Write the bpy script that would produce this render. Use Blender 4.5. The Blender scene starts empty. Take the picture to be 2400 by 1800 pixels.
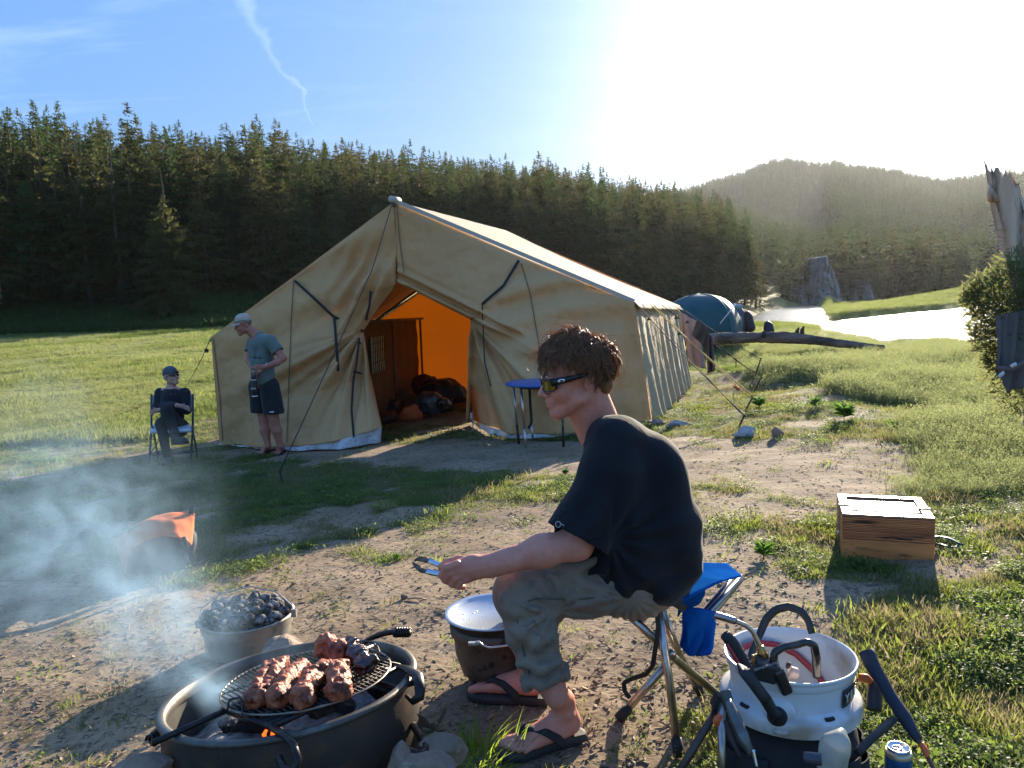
import bpy, math, random
import numpy as np
from mathutils import Vector, Matrix, Euler
random.seed(7); RNG=np.random.default_rng(7)
SC=bpy.context.scene; COL=SC.collection
R=math.radians
# ---------------------------------------------------------------- camera
FPX=1850.; PITCH=R(6.17); ROLL=R(2.0); CH=1.35
_f=np.array([0,math.cos(PITCH),-math.sin(PITCH)]); _r0=np.array([1.,0,0]); _u0=np.array([0,math.sin(PITCH),math.cos(PITCH)])
_r=math.cos(ROLL)*_r0-math.sin(ROLL)*_u0; _u=math.sin(ROLL)*_r0+math.cos(ROLL)*_u0
CAMP=np.array([0,0,CH])
cd=bpy.data.cameras.new('camera'); cam=bpy.data.objects.new('camera',cd); COL.objects.link(cam)
cam.matrix_world=Matrix(((_r[0],_u[0],-_f[0],0),(_r[1],_u[1],-_f[1],0),(_r[2],_u[2],-_f[2],CH),(0,0,0,1)))
cd.sensor_width=36; cd.lens=36*FPX/2400.; cd.clip_start=0.05; cd.clip_end=8000
SC.camera=cam
# ---------------------------------------------------------------- light
SUN_AZ=R(26.0); SUN_EL=R(14.0)          # azimuth right of the view axis (+y)
sdir=np.array([math.sin(SUN_AZ)*math.cos(SUN_EL),math.cos(SUN_AZ)*math.cos(SUN_EL),math.sin(SUN_EL)])
sd=bpy.data.lights.new('sun','SUN'); sd.energy=4.2; sd.angle=R(0.5); sd.color=(1,0.86,0.66)
sun=bpy.data.objects.new('sun',sd); COL.objects.link(sun)
sun.rotation_euler=Vector(sdir).to_track_quat('Z','Y').to_euler()
W=bpy.data.worlds.new('World'); SC.world=W; W.use_nodes=True
def build_world():
    nt=W.node_tree; nt.nodes.clear(); N=nt.nodes.new; L=nt.links.new
    out=N('ShaderNodeOutputWorld'); bg=N('ShaderNodeBackground'); bg.inputs[1].default_value=0.15
    sky=N('ShaderNodeTexSky'); sky.sky_type='NISHITA'; sky.sun_disc=False
    sky.sun_elevation=SUN_EL; sky.sun_rotation=SUN_AZ; sky.altitude=1200; sky.air_density=1.0; sky.dust_density=0.4; sky.ozone_density=2.5
    tc=N('ShaderNodeTexCoord')
    # pale air around the sun (aureole), by angle from the sun direction
    dot=N('ShaderNodeVectorMath'); dot.operation='DOT_PRODUCT'; L(tc.outputs['Generated'],dot.inputs[0]); dot.inputs[1].default_value=tuple(sdir)
    mx=N('ShaderNodeMath'); mx.operation='MAXIMUM'; L(dot.outputs['Value'],mx.inputs[0]); mx.inputs[1].default_value=0
    p1=N('ShaderNodeMath'); p1.operation='POWER'; L(mx.outputs[0],p1.inputs[0]); p1.inputs[1].default_value=42
    p2=N('ShaderNodeMath'); p2.operation='POWER'; L(mx.outputs[0],p2.inputs[0]); p2.inputs[1].default_value=11
    def scale(p,c):
        v=N('ShaderNodeVectorMath'); v.operation='SCALE'; v.inputs[0].default_value=c; L(p.outputs[0],v.inputs['Scale']); return v
    g1=scale(p1,AUR1); g2=scale(p2,AUR2)
    ad=N('ShaderNodeVectorMath'); ad.operation='ADD'; L(g1.outputs[0],ad.inputs[0]); L(g2.outputs[0],ad.inputs[1])
    mul=N('ShaderNodeVectorMath'); mul.operation='MULTIPLY'; L(sky.outputs[0],mul.inputs[0]); mul.inputs[1].default_value=SKYTINT
    # soft shoulder, as the camera's own tone curve gives the bright part of the sky
    lum=N('ShaderNodeVectorMath'); lum.operation='DOT_PRODUCT'; L(mul.outputs[0],lum.inputs[0]); lum.inputs[1].default_value=(.3,.4,.3)
    ma=N('ShaderNodeMath'); ma.operation='MULTIPLY_ADD'; L(lum.outputs['Value'],ma.inputs[0]); ma.inputs[1].default_value=SHOULDER; ma.inputs[2].default_value=1
    dvd=N('ShaderNodeMath'); dvd.operation='DIVIDE'; dvd.inputs[0].default_value=1; L(ma.outputs[0],dvd.inputs[1])
    dvg=N('ShaderNodeMath'); dvg.operation='MULTIPLY'; L(dvd.outputs[0],dvg.inputs[0]); dvg.inputs[1].default_value=SKYGAIN; mul0=mul; mul=N('ShaderNodeVectorMath'); mul.operation='SCALE'; L(mul0.outputs[0],mul.inputs[0]); L(dvg.outputs[0],mul.inputs['Scale'])
    ad2=N('ShaderNodeVectorMath'); ad2.operation='ADD'; L(mul.outputs[0],ad2.inputs[0]); L(ad.outputs[0],ad2.inputs[1])
    # thin cirrus: noise stretched in a tangent plane above
    sep=N('ShaderNodeSeparateXYZ'); L(tc.outputs['Generated'],sep.inputs[0])
    zz=N('ShaderNodeMath'); zz.operation='ADD'; L(sep.outputs[2],zz.inputs[0]); zz.inputs[1].default_value=0.12
    dv=[]
    for i in (0,1):
        d=N('ShaderNodeMath'); d.operation='DIVIDE'; L(sep.outputs[i],d.inputs[0]); L(zz.outputs[0],d.inputs[1]); dv.append(d)
    cb=N('ShaderNodeCombineXYZ'); L(dv[0].outputs[0],cb.inputs[0]); L(dv[1].outputs[0],cb.inputs[1])
    mp=N('ShaderNodeMapping'); L(cb.outputs[0],mp.inputs[0]); mp.inputs['Rotation'].default_value=(0,0,R(-20)); mp.inputs['Scale'].default_value=(0.55,1.7,1)
    nz=N('ShaderNodeTexNoise'); nz.inputs['Scale'].default_value=1.6; nz.inputs['Detail'].default_value=9; nz.inputs['Roughness'].default_value=0.62; nz.inputs['Distortion'].default_value=0.5
    L(mp.outputs[0],nz.inputs['Vector'])
    cr=N('ShaderNodeMapRange'); cr.inputs[1].default_value=0.50; cr.inputs[2].default_value=0.80; cr.inputs[3].default_value=0; cr.inputs[4].default_value=1; L(nz.outputs['Fac'],cr.inputs[0])
    # the cirrus stands mainly to the left of the view
    dl=N('ShaderNodeVectorMath'); dl.operation='DOT_PRODUCT'; L(tc.outputs['Generated'],dl.inputs[0]); q=P(60,60,1)-CAMP; q/=np.linalg.norm(q); dl.inputs[1].default_value=tuple(q)
    lr=N('ShaderNodeMapRange'); lr.inputs[1].default_value=0.93; lr.inputs[2].default_value=0.995; lr.inputs[3].default_value=0.22; lr.inputs[4].default_value=1.0; L(dl.outputs['Value'],lr.inputs[0])
    cm=N('ShaderNodeMath'); cm.operation='MULTIPLY'; L(cr.outputs[0],cm.inputs[0]); L(lr.outputs[0],cm.inputs[1])
    # vapour trail: great-circle strip
    d0=P(555,-10,1)-CAMP; d1=P(748,285,1)-CAMP; d0/=np.linalg.norm(d0); d1/=np.linalg.norm(d1)
    nrm=np.cross(d0,d1); nrm/=np.linalg.norm(nrm); along=d1-d0; along/=np.linalg.norm(along)
    nd=N('ShaderNodeVectorMath'); nd.operation='DOT_PRODUCT'; L(tc.outputs['Generated'],nd.inputs[0]); nd.inputs[1].default_value=tuple(nrm)
    al=N('ShaderNodeVectorMath'); al.operation='DOT_PRODUCT'; L(tc.outputs['Generated'],al.inputs[0]); al.inputs[1].default_value=tuple(along)
    a0=float(d0@along); a1=float(d1@along)
    n2=N('ShaderNodeTexNoise'); n2.inputs['Scale'].default_value=22; n2.inputs['Detail'].default_value=7; L(tc.outputs['Generated'],n2.inputs['Vector'])
    nn=N('ShaderNodeMapRange'); nn.inputs[1].default_value=0.3; nn.inputs[2].default_value=0.7; nn.inputs[3].default_value=-0.012; nn.inputs[4].default_value=0.012; L(n2.outputs['Fac'],nn.inputs[0])
    sm=N('ShaderNodeMath'); sm.operation='ADD'; L(nd.outputs['Value'],sm.inputs[0]); L(nn.outputs[0],sm.inputs[1])
    ab=N('ShaderNodeMath'); ab.operation='ABSOLUTE'; L(sm.outputs[0],ab.inputs[0])
    wd=N('ShaderNodeMapRange'); L(al.outputs['Value'],wd.inputs[0]); wd.inputs[1].default_value=a0; wd.inputs[2].default_value=a1; wd.inputs[3].default_value=0.009; wd.inputs[4].default_value=0.0012
    rt=N('ShaderNodeMath'); rt.operation='DIVIDE'; L(ab.outputs[0],rt.inputs[0]); L(wd.outputs[0],rt.inputs[1])
    iv=N('ShaderNodeMapRange'); L(rt.outputs[0],iv.inputs[0]); iv.inputs[1].default_value=0; iv.inputs[2].default_value=1.3; iv.inputs[3].default_value=1; iv.inputs[4].default_value=0
    en=N('ShaderNodeMath'); en.operation='LESS_THAN'; L(al.outputs['Value'],en.inputs[0]); en.inputs[1].default_value=a1
    ct=N('ShaderNodeMath'); ct.operation='MULTIPLY'; L(iv.outputs[0],ct.inputs[0]); L(en.outputs[0],ct.inputs[1])
    n3=N('ShaderNodeMath'); n3.operation='MULTIPLY'; L(ct.outputs[0],n3.inputs[0]); L(n2.outputs['Fac'],n3.inputs[1])
    tot=N('ShaderNodeMath'); tot.operation='ADD'; L(cm.outputs[0],tot.inputs[0]); L(n3.outputs[0],tot.inputs[1])
    sc=N('ShaderNodeVectorMath'); sc.operation='SCALE'; sc.inputs[0].default_value=CLOUDC; L(tot.outputs[0],sc.inputs['Scale'])
    fin=N('ShaderNodeVectorMath'); fin.operation='ADD'; L(ad2.outputs[0],fin.inputs[0]); L(sc.outputs[0],fin.inputs[1])
    L(fin.outputs[0],bg.inputs[0]); L(bg.outputs[0],out.inputs[0])
SHOULDER=3.0; SKYGAIN=3.4; AUR1=(4.4,4.2,4.0); AUR2=(.55,.58,.62); SKYTINT=(.70,.90,1.12); CLOUDC=(.55,.55,.55)
def P(px,py,d): return CAMP+d*(_f+(px-1200)/FPX*_r-(py-900)/FPX*_u)
def Q(w):
    v=np.asarray(w,float)-CAMP; z=v@_f; return 1200+FPX*(v@_r)/z,900-FPX*(v@_u)/z,z
build_world()
SC.view_settings.view_transform='Standard'; SC.view_settings.look='None'; SC.view_settings.gamma=1
SC.view_settings.exposure=1.85; SC.view_settings.use_curve_mapping=False
cy=SC.cycles; cy.use_denoising=True; cy.max_bounces=8; cy.diffuse_bounces=3; cy.glossy_bounces=3; cy.transmission_bounces=4; cy.transparent_max_bounces=8
cy.volume_bounces=1; cy.sample_clamp_indirect=6; cy.caustics_reflective=False; cy.caustics_refractive=False; cy.volume_step_rate=1.0; cy.volume_max_steps=96
# ---------------------------------------------------------------- helpers
ORG={}
def tag(o,label=None,cat=None,group=None,kind=None):
    if label:o['label']=label
    if cat:o['category']=cat
    if group:o['group']=group
    if kind:o['kind']=kind
    return o
def thing(name,label,cat,loc=(0,0,0),group=None):
    o=bpy.data.objects.new(name,None); COL.objects.link(o); o.location=tuple(map(float,loc)); o.empty_display_size=0.1
    ORG[o.name]=np.array(loc,float); tag(o,label,cat,group); return o
class MB:
    def __init__(s): s.V=[]; s.F=[]; s.n=0; s.mi=[]
    def add(s,v,f,m=0):
        v=np.asarray(v,float).reshape(-1,3); s.V.append(v)
        for q in f: s.F.append(tuple(int(i)+s.n for i in q)); s.mi.append(m)
        s.n+=len(v); return s
    def box(s,c,size,rot=None,m=0):
        h=np.array(size)/2.; v=np.array([[x,y,z] for x in(-1,1) for y in(-1,1) for z in(-1,1)])*h
        if rot is not None: v=v@np.array(rot).T
        return s.add(v+np.array(c),[(0,1,3,2),(4,6,7,5),(0,4,5,1),(2,3,7,6),(0,2,6,4),(1,5,7,3)],m)
    def tube(s,pts,rad,seg=8,cap=True,m=0,flat=None):
        pts=np.asarray(pts,float); n=len(pts); rad=np.broadcast_to(np.asarray(rad,float),(n,)) if np.ndim(rad)<1 or len(np.atleast_1d(rad))!=n else np.asarray(rad,float)
        T=np.gradient(pts,axis=0); T/=np.linalg.norm(T,axis=1)[:,None]+1e-12
        ref=np.array([0,0,1.]) if abs(T[0][2])<0.9 else np.array([1.,0,0])
        A=np.cross(T[0],ref); A/=np.linalg.norm(A); V=[]
        an=np.linspace(0,2*np.pi,seg,endpoint=False)
        for i in range(n):
            A=A-T[i]*(A@T[i]); A/=np.linalg.norm(A)+1e-12; B=np.cross(T[i],A)
            V.append(pts[i]+rad[i]*(np.cos(an)[:,None]*A+np.sin(an)[:,None]*B*(flat or 1)))
        F=[(i*seg+j,i*seg+(j+1)%seg,(i+1)*seg+(j+1)%seg,(i+1)*seg+j) for i in range(n-1) for j in range(seg)]
        if cap: F+= [tuple(range(seg-1,-1,-1)),tuple((n-1)*seg+j for j in range(seg))]
        return s.add(np.concatenate(V),F,m)
    def lathe(s,prof,c=(0,0,0),seg=48,M=None,m=0,closed=False):
        prof=np.asarray(prof,float); n=len(prof); an=np.linspace(0,2*np.pi,seg,endpoint=False)
        V=np.array([[r*math.cos(a),r*math.sin(a),z] for r,z in prof for a in an])
        if M is not None: V=V@np.array(M).T
        F=[(i*seg+j,i*seg+(j+1)%seg,((i+1)%n)*seg+(j+1)%seg,((i+1)%n)*seg+j) for i in range(n if closed else n-1) for j in range(seg)]
        return s.add(V+np.array(c),F,m)
    def strip(s,A,B,m=0):       # quads between two polylines
        A=np.asarray(A,float);B=np.asarray(B,float);n=len(A)
        return s.add(np.concatenate([A,B]),[(i,i+1,n+i+1,n+i) for i in range(n-1)],m)
    def grid(s,G,m=0):
        h,w=G.shape[:2]
        idx=np.arange(h*w).reshape(h,w)
        F=np.stack([idx[:-1,:-1],idx[:-1,1:],idx[1:,1:],idx[1:,:-1]],-1).reshape(-1,4)
        return s.add(G.reshape(-1,3),F,m)
    def build(s,name,mats,parent=None,smooth=False,**kw):
        V=np.concatenate(s.V) if s.V else np.zeros((0,3)); 
        if parent is not None: o0=ORG[parent.name]
        else: o0=np.array(kw.pop('loc')) if 'loc' in kw else np.array([V[:,0].mean(),V[:,1].mean(),V[:,2].min()])
        return mesh_obj(name,V,s.F,mats,parent,smooth,o0,mi=s.mi,**kw)
def mesh_obj(name,V,F,mats,parent=None,smooth=False,o0=None,mi=None,solid=0,**kw):
    if o0 is None: o0=ORG[parent.name] if parent is not None else np.zeros(3)
    me=bpy.data.meshes.new(name); me.from_pydata((np.asarray(V,float)-o0).tolist(),[],F if isinstance(F,list) else F.tolist())
    if not isinstance(mats,(list,tuple)): mats=[mats]
    for m_ in mats: me.materials.append(m_)
    if mi is not None and len(mats)>1: me.polygons.foreach_set('material_index',mi)
    if smooth: me.polygons.foreach_set('use_smooth',[True]*len(me.polygons))
    me.update()
    o=bpy.data.objects.new(name,me); COL.objects.link(o)
    if parent is not None: o.parent=parent
    else: o.location=tuple(o0)
    ORG[o.name]=np.array(o0,float)
    if solid:
        md=o.modifiers.new('thickness','SOLIDIFY'); md.thickness=solid; md.offset=0
    tag(o,kw.get('label'),kw.get('cat'),kw.get('group'),kw.get('kind'))
    return o
def bevel(o,w,seg=2):
    md=o.modifiers.new('edge','BEVEL'); md.width=w; md.segments=seg; md.limit_method='ANGLE'; md.angle_limit=R(35); return o
def rotm(ax,ang): return np.array(Matrix.Rotation(ang,3,Vector(ax)))
def frame(fwd,up=(0,0,1)):
    f=np.array(fwd,float); f/=np.linalg.norm(f); l=np.cross(up,f); l/=np.linalg.norm(l); u=np.cross(f,l); return np.stack([f,l,u],1)
# value noise
_PERM=np.random.default_rng(3).random((256,256))
def vnoise(x,y):
    x=np.asarray(x,float);y=np.asarray(y,float); xi=np.floor(x).astype(int); yi=np.floor(y).astype(int); fx=x-xi; fy=y-yi
    fx=fx*fx*(3-2*fx); fy=fy*fy*(3-2*fy); g=lambda a,b:_PERM[a&255,b&255]
    return (g(xi,yi)*(1-fx)+g(xi+1,yi)*fx)*(1-fy)+(g(xi,yi+1)*(1-fx)+g(xi+1,yi+1)*fx)*fy
def fbm(x,y,o=4,s=1.):
    t=0;a=.5;n=0
    for i in range(o): t=t+a*vnoise(np.asarray(x)*s+i*17.3,np.asarray(y)*s-i*9.1); n+=a; a*=.5; s*=2.03
    return t/n
def smooth(e0,e1,x): t=np.clip((np.asarray(x,float)-e0)/(e1-e0),0,1); return t*t*(3-2*t)
# ---------------------------------------------------------------- SDF modelling (one continuous surface for bodies and cloth)
class SDF:
    def __init__(s,lo,hi,res):
        s.lo=np.array(lo,float); s.res=res; n=np.ceil((np.array(hi)-s.lo)/res).astype(int)+1; s.n=n; s.D=np.full(n,0.06,np.float32)
    def _w(s,lo,hi,k):
        m=k+4*s.res; a=np.clip(np.floor((lo-m-s.lo)/s.res).astype(int),0,s.n); b=np.clip(np.ceil((hi+m-s.lo)/s.res).astype(int)+1,0,s.n)
        if (b<=a).any(): return None
        ax=[(s.lo[i]+np.arange(a[i],b[i])*s.res).astype(np.float32) for i in range(3)]
        return (slice(a[0],b[0]),slice(a[1],b[1]),slice(a[2],b[2])),ax[0][:,None,None],ax[1][None,:,None],ax[2][None,None,:]
    def _op(s,sl,d,k,sub):
        D=s.D[sl]
        if sub: 
            d=-d
            if k>0: h=np.clip(.5-.5*(D-d)/k,0,1); s.D[sl]=D*(1-h)+d*h+k*h*(1-h)
            else: s.D[sl]=np.maximum(D,d)
        else:
            if k>0: h=np.clip(.5+.5*(d-D)/k,0,1); s.D[sl]=d*(1-h)+D*h-k*h*(1-h)
            else: s.D[sl]=np.minimum(D,d)
    def cone(s,a,b,r1,r2=None,k=0.02,sub=False):
        r2=r1 if r2 is None else r2; a=np.array(a,float); b=np.array(b,float); rm=max(r1,r2)
        w=s._w(np.minimum(a,b)-rm,np.maximum(a,b)+rm,k)
        if w is None: return s
        sl,x,y,z=w; ba=b-a; L2=ba@ba+1e-12
        t=np.clip(((x-a[0])*ba[0]+(y-a[1])*ba[1]+(z-a[2])*ba[2])/L2,0,1)
        d=np.sqrt((x-a[0]-t*ba[0])**2+(y-a[1]-t*ba[1])**2+(z-a[2]-t*ba[2])**2)-(r1+(r2-r1)*t)
        s._op(sl,d,k,sub); return s
    def ell(s,c,r,M=None,k=0.02,sub=False):
        c=np.array(c,float); r=np.broadcast_to(np.array(r,float),(3,)); rm=r.max(); M=np.eye(3) if M is None else np.array(M)
        ext=np.abs(M)@r
        w=s._w(c-ext,c+ext,k)
        if w is None: return s
        sl,x,y,z=w; x=x-c[0];y=y-c[1];z=z-c[2]
        q=[(x*M[0,i]+y*M[1,i]+z*M[2,i]) for i in range(3)]
        k0=np.sqrt(sum((q[i]/r[i])**2 for i in range(3))); k1=np.sqrt(sum((q[i]/r[i]**2)**2 for i in range(3)))+1e-9
        s._op(sl,(k0*(k0-1)/k1).astype(np.float32),k,sub); return s
    def path(s,pts,rad,k=0.02,sub=False):
        rad=np.broadcast_to(rad,(len(pts),))
        for i in range(len(pts)-1): s.cone(pts[i],pts[i+1],rad[i],rad[i+1],k,sub)
        return s
    def cut(s,p,n,box=None):    # remove the half space on the side n of p (inside an optional sphere box=(c,r))
        n=np.array(n,float); n/=np.linalg.norm(n); X=[(s.lo[i]+np.arange(s.n[i])*s.res).astype(np.float32) for i in range(3)]
        d=(X[0][:,None,None]-p[0])*n[0]+(X[1][None,:,None]-p[1])*n[1]+(X[2][None,None,:]-p[2])*n[2]
        if box is not None:
            c,r=box; e=r-np.sqrt((X[0][:,None,None]-c[0])**2+(X[1][None,:,None]-c[1])**2+(X[2][None,None,:]-c[2])**2)
            d=np.minimum(d,e)
        s.D=np.maximum(s.D,d.astype(np.float32)); return s
    def shell(s,t): s.D=np.maximum(s.D,-(s.D+t)); return s
    def shellin(s,t,regs):
        X=[(s.lo[i]+np.arange(s.n[i])*s.res).astype(np.float32) for i in range(3)]; e=np.full(s.D.shape,-1e3,np.float32)
        for c,r in regs: e=np.maximum(e,r-np.sqrt((X[0][:,None,None]-c[0])**2+(X[1][None,:,None]-c[1])**2+(X[2][None,None,:]-c[2])**2))
        s.D=np.maximum(s.D,np.minimum(-(s.D+t),e)); return s
    def noise(s,amp,sc,seed=0,dirs=6):
        rg=np.random.default_rng(seed); m=np.abs(s.D)<0.03; idx=np.argwhere(m); X=s.lo+idx*s.res; v=np.zeros(len(X))
        for i in range(dirs):
            q=rg.normal(size=3); q/=np.linalg.norm(q); v+=np.sin(X@q*sc*(0.6+rg.random()*1.6)+rg.random()*6.3+1.3*np.sin(X@rg.normal(size=3)*sc*.6))
        s.D[m]+=(amp*v/dirs**.5).astype(np.float32); return s
    def disp(s,fn):
        m=np.abs(s.D)<0.03; X=s.lo+np.argwhere(m)*s.res; v=X-CAMP; z=v@_f
        s.D[m]+=fn(1200+FPX*(v@_r)/z,900-FPX*(v@_u)/z,X).astype(np.float32); return s
    def mesh(s):
        D=s.D; S=D<0; a=S[:-1,:-1,:-1]; any_=a.copy(); all_=a.copy()
        for i in range(1,8):
            dx,dy,dz=i&1,(i>>1)&1,(i>>2)&1
            q=S[dx:S.shape[0]-1+dx,dy:S.shape[1]-1+dy,dz:S.shape[2]-1+dz]; any_|=q; all_&=q
        act=any_&~all_; idx=np.argwhere(act); n=len(idx); ID=np.full(act.shape,-1,np.int32); ID[act]=np.arange(n)
        c=np.array([[i&1,(i>>1)&1,(i>>2)&1] for i in range(8)])
        vals=np.stack([D[idx[:,0]+q[0],idx[:,1]+q[1],idx[:,2]+q[2]] for q in c],1)
        acc=np.zeros((n,3)); cnt=np.zeros(n)
        for i in range(8):
            for j in range(i+1,8):
                if np.abs(c[i]-c[j]).sum()!=1: continue
                va,vb=vals[:,i],vals[:,j]; m=(va<0)!=(vb<0); t=np.where(m,va/(va-vb+1e-20),0)
                acc+=np.where(m[:,None],c[i]+t[:,None]*(c[j]-c[i]),0); cnt+=m
        V=s.lo+(idx+acc/cnt[:,None])*s.res; F=[]
        for ax in range(3):
            A=[slice(None)]*3; B=[slice(None)]*3; A[ax]=slice(0,-1); B[ax]=slice(1,None)
            sa=S[tuple(A)]; sb=S[tuple(B)]; e=np.argwhere(sa!=sb); o1=(ax+1)%3; o2=(ax+2)%3
            ok=(e[:,o1]>0)&(e[:,o2]>0)&(e[:,o1]<D.shape[o1]-1)&(e[:,o2]<D.shape[o2]-1); e=e[ok]
            if not len(e): continue
            def cell(d1,d2): q=e.copy(); q[:,o1]-=d1; q[:,o2]-=d2; return ID[q[:,0],q[:,1],q[:,2]]
            q=np.stack([cell(1,1),cell(0,1),cell(0,0),cell(1,0)],1); ins=sa[e[:,0],e[:,1],e[:,2]]
            q[~ins]=q[~ins][:,::-1]; F.append(q)
        return V,np.concatenate(F)
    def build(s,name,mat,parent=None,**kw):
        V,F=s.mesh(); return mesh_obj(name,V,F.tolist(),mat,parent,True,**kw)
# ---------------------------------------------------------------- materials
def mat(name,c1,c2=None,sc=8.,rough=.7,metal=0.,bump=0.,bsc=60.,bdist=.01,trans=0.,tcol=None,sss=0.,coat=0.,detail=5.,lo=.35,hi=.65,stretch=None,spec=.5,sheen=0.,c3=None,sc3=40.,alpha=1.,rnd=0.,wave=None,rvar=0.):
    m=bpy.data.materials.new(name); m.use_nodes=True; nt=m.node_tree; nt.nodes.clear(); N=nt.nodes.new; L=nt.links.new
    out=N('ShaderNodeOutputMaterial'); b=N('ShaderNodeBsdfPrincipled'); b.inputs['Roughness'].default_value=rough; b.inputs['Metallic'].default_value=metal
    b.inputs['Specular IOR Level'].default_value=spec
    tc=N('ShaderNodeTexCoord'); vec=tc.outputs['Object']
    if stretch is not None:
        mp=N('ShaderNodeMapping'); L(vec,mp.inputs[0]); mp.inputs['Scale'].default_value=stretch; vec=mp.outputs[0]
    col=None; c1=tuple(c1)+(1,)
    def noise(scale,det=detail,dist=0.):
        n=N('ShaderNodeTexNoise'); n.inputs['Scale'].default_value=scale; n.inputs['Detail'].default_value=det; n.inputs['Distortion'].default_value=dist; L(vec,n.inputs['Vector']); return n.outputs['Fac']
    def mixc(f,a,bb):
        x=N('ShaderNodeMix'); x.data_type='RGBA'; L(f,x.inputs[0])
        for s_,v in ((6,a),(7,bb)):
            if isinstance(v,tuple): x.inputs[s_].default_value=v
            else: L(v,x.inputs[s_])
        return x.outputs[2]
    def rng(f,a,bb):
        x=N('ShaderNodeMapRange'); L(f,x.inputs[0]); x.inputs[1].default_value=a; x.inputs[2].default_value=bb; return x.outputs[0]
    base=c1
    if c2 is not None: base=mixc(rng(noise(sc),lo,hi),c1,tuple(c2)+(1,))
    if wave is not None:
        wv=N('ShaderNodeTexWave'); wv.bands_direction=wave[1]; wv.inputs['Scale'].default_value=wave[0]; wv.inputs['Distortion'].default_value=wave[2]; wv.inputs['Detail'].default_value=3; wv.inputs['Detail Scale'].default_value=1.5; L(vec,wv.inputs['Vector'])
        base=mixc(rng(wv.outputs['Fac'],wave[4],wave[5]),base,tuple(wave[3])+(1,))
    if c3 is not None: base=mixc(rng(noise(sc3,3),.55,.7),base,tuple(c3)+(1,))
    if rnd>0:
        oi=N('ShaderNodeObjectInfo'); hs=N('ShaderNodeHueSaturation'); r_=N('ShaderNodeMapRange'); L(oi.outputs['Random'],r_.inputs[0]); r_.inputs[3].default_value=1-rnd; r_.inputs[4].default_value=1+rnd
        L(r_.outputs[0],hs.inputs['Value'])
        if isinstance(base,tuple): hs.inputs['Color'].default_value=base
        else: L(base,hs.inputs['Color'])
        base=hs.outputs[0]
    if isinstance(base,tuple): b.inputs['Base Color'].default_value=base
    else: L(base,b.inputs['Base Color'])
    if rvar>0:
        x=N('ShaderNodeMapRange'); L(noise(sc*1.7),x.inputs[0]); x.inputs[1].default_value=.3; x.inputs[2].default_value=.7; x.inputs[3].default_value=max(0,rough-rvar); x.inputs[4].default_value=min(1,rough+rvar); L(x.outputs[0],b.inputs['Roughness'])
    if sss>0: b.inputs['Subsurface Weight'].default_value=sss; b.inputs['Subsurface Radius'].default_value=(.02,.008,.004); b.inputs['Subsurface Scale'].default_value=.6
    if coat>0: b.inputs['Coat Weight'].default_value=coat; b.inputs['Coat Roughness'].default_value=.12
    if sheen>0: b.inputs['Sheen Weight'].default_value=sheen; b.inputs['Sheen Roughness'].default_value=.4
    if alpha<1: b.inputs['Alpha'].default_value=alpha
    if bump>0:
        bp=N('ShaderNodeBump'); bp.inputs['Strength'].default_value=bump; bp.inputs['Distance'].default_value=bdist; L(noise(bsc,6),bp.inputs['Height']); L(bp.outputs[0],b.inputs['Normal'])
    sh=b.outputs[0]
    if trans>0:
        t=N('ShaderNodeBsdfTranslucent'); 
        if tcol is not None: t.inputs[0].default_value=tuple(tcol)+(1,)
        elif isinstance(base,tuple): t.inputs[0].default_value=base
        else: L(base,t.inputs[0])
        mx=N('ShaderNodeMixShader'); mx.inputs[0].default_value=trans; L(sh,mx.inputs[1]); L(t.outputs[0],mx.inputs[2]); sh=mx.outputs[0]
    L(sh,out.inputs[0]); return m
# ================================================================ TERRAIN
def hz(px): return 700-(px-1200)*0.0349
def zat(px,py,y):
    d=P(px,py,1)-CAMP; return CH+d[2]/d[1]*y
def sl(px): return (px-1200)/1850.
WZ=-3.0
def yw(px,py): return (CH-WZ)/((py-hz(px))/1850.)     # depth where a pixel meets the water level
# columns: azimuth (px) -> ten (depth, height)
def lcol(px,d0,yb,d1,sky,zm=-.7):
    zr=zat(px,sky,d1)-17; z0=zat(px,yb,d0)
    return [(15,-.6),(50,-.7),(86,-.75),(d0,z0),(d0*1.25,z0+(zr-z0)*.22),((d0+d1)/2,z0+(zr-z0)*.6),(d1,zr),(d1*1.4,zr-14),(d1*2.5,zr-30),(3000,0)]
HILL=dict([(1500,470),(1550,460),(1640,455),(1700,440),(1750,415),(1800,392),(1850,384),(1900,392),(2000,405),(2100,420),(2180,440),(2240,446),(2330,424),(2400,408),(2700,395),(3000,380)])
def hs(px): return np.interp(px,list(HILL),list(HILL.values()))
def rcol(px,a,b,c,d,e,f,g_):
    return [a,b,c,d,e,f,g_,(600,zat(px,560 if px<2200 else 590,600)),(1500,zat(px,hs(px)+14,1500)),(3000,zat(px,hs(px)+60,3000))]
COLS={-900:lcol(-900,90,705,190,300),-300:lcol(-300,92,700,200,300),0:lcol(0,98,698,210,318),250:lcol(250,105,695,215,318),500:lcol(500,110,690,235,345),
 750:lcol(750,120,685,270,372),1000:lcol(1000,130,690,340,392),1250:lcol(1250,140,695,450,412),1450:lcol(1450,148,705,560,445)}
COLS[1600]=[(15,-.4),(45,-.7),(95,-1.8),(145,-2.4),(160,zat(1600,690,160)),(300,zat(1600,610,300)),(600,zat(1600,500,600)),(800,zat(1600,520,800)),(1500,zat(1600,472,1500)),(3000,0)]
COLS[1750]=[(15,-.35),(45,-.9),(100,-2.4),(128,-2.9),(150,-1.6),(180,zat(1750,700,180)),(300,zat(1750,690,300)),(600,zat(1750,560,600)),(1500,zat(1750,hs(1750)+14,1500)),(3000,0)]
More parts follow.
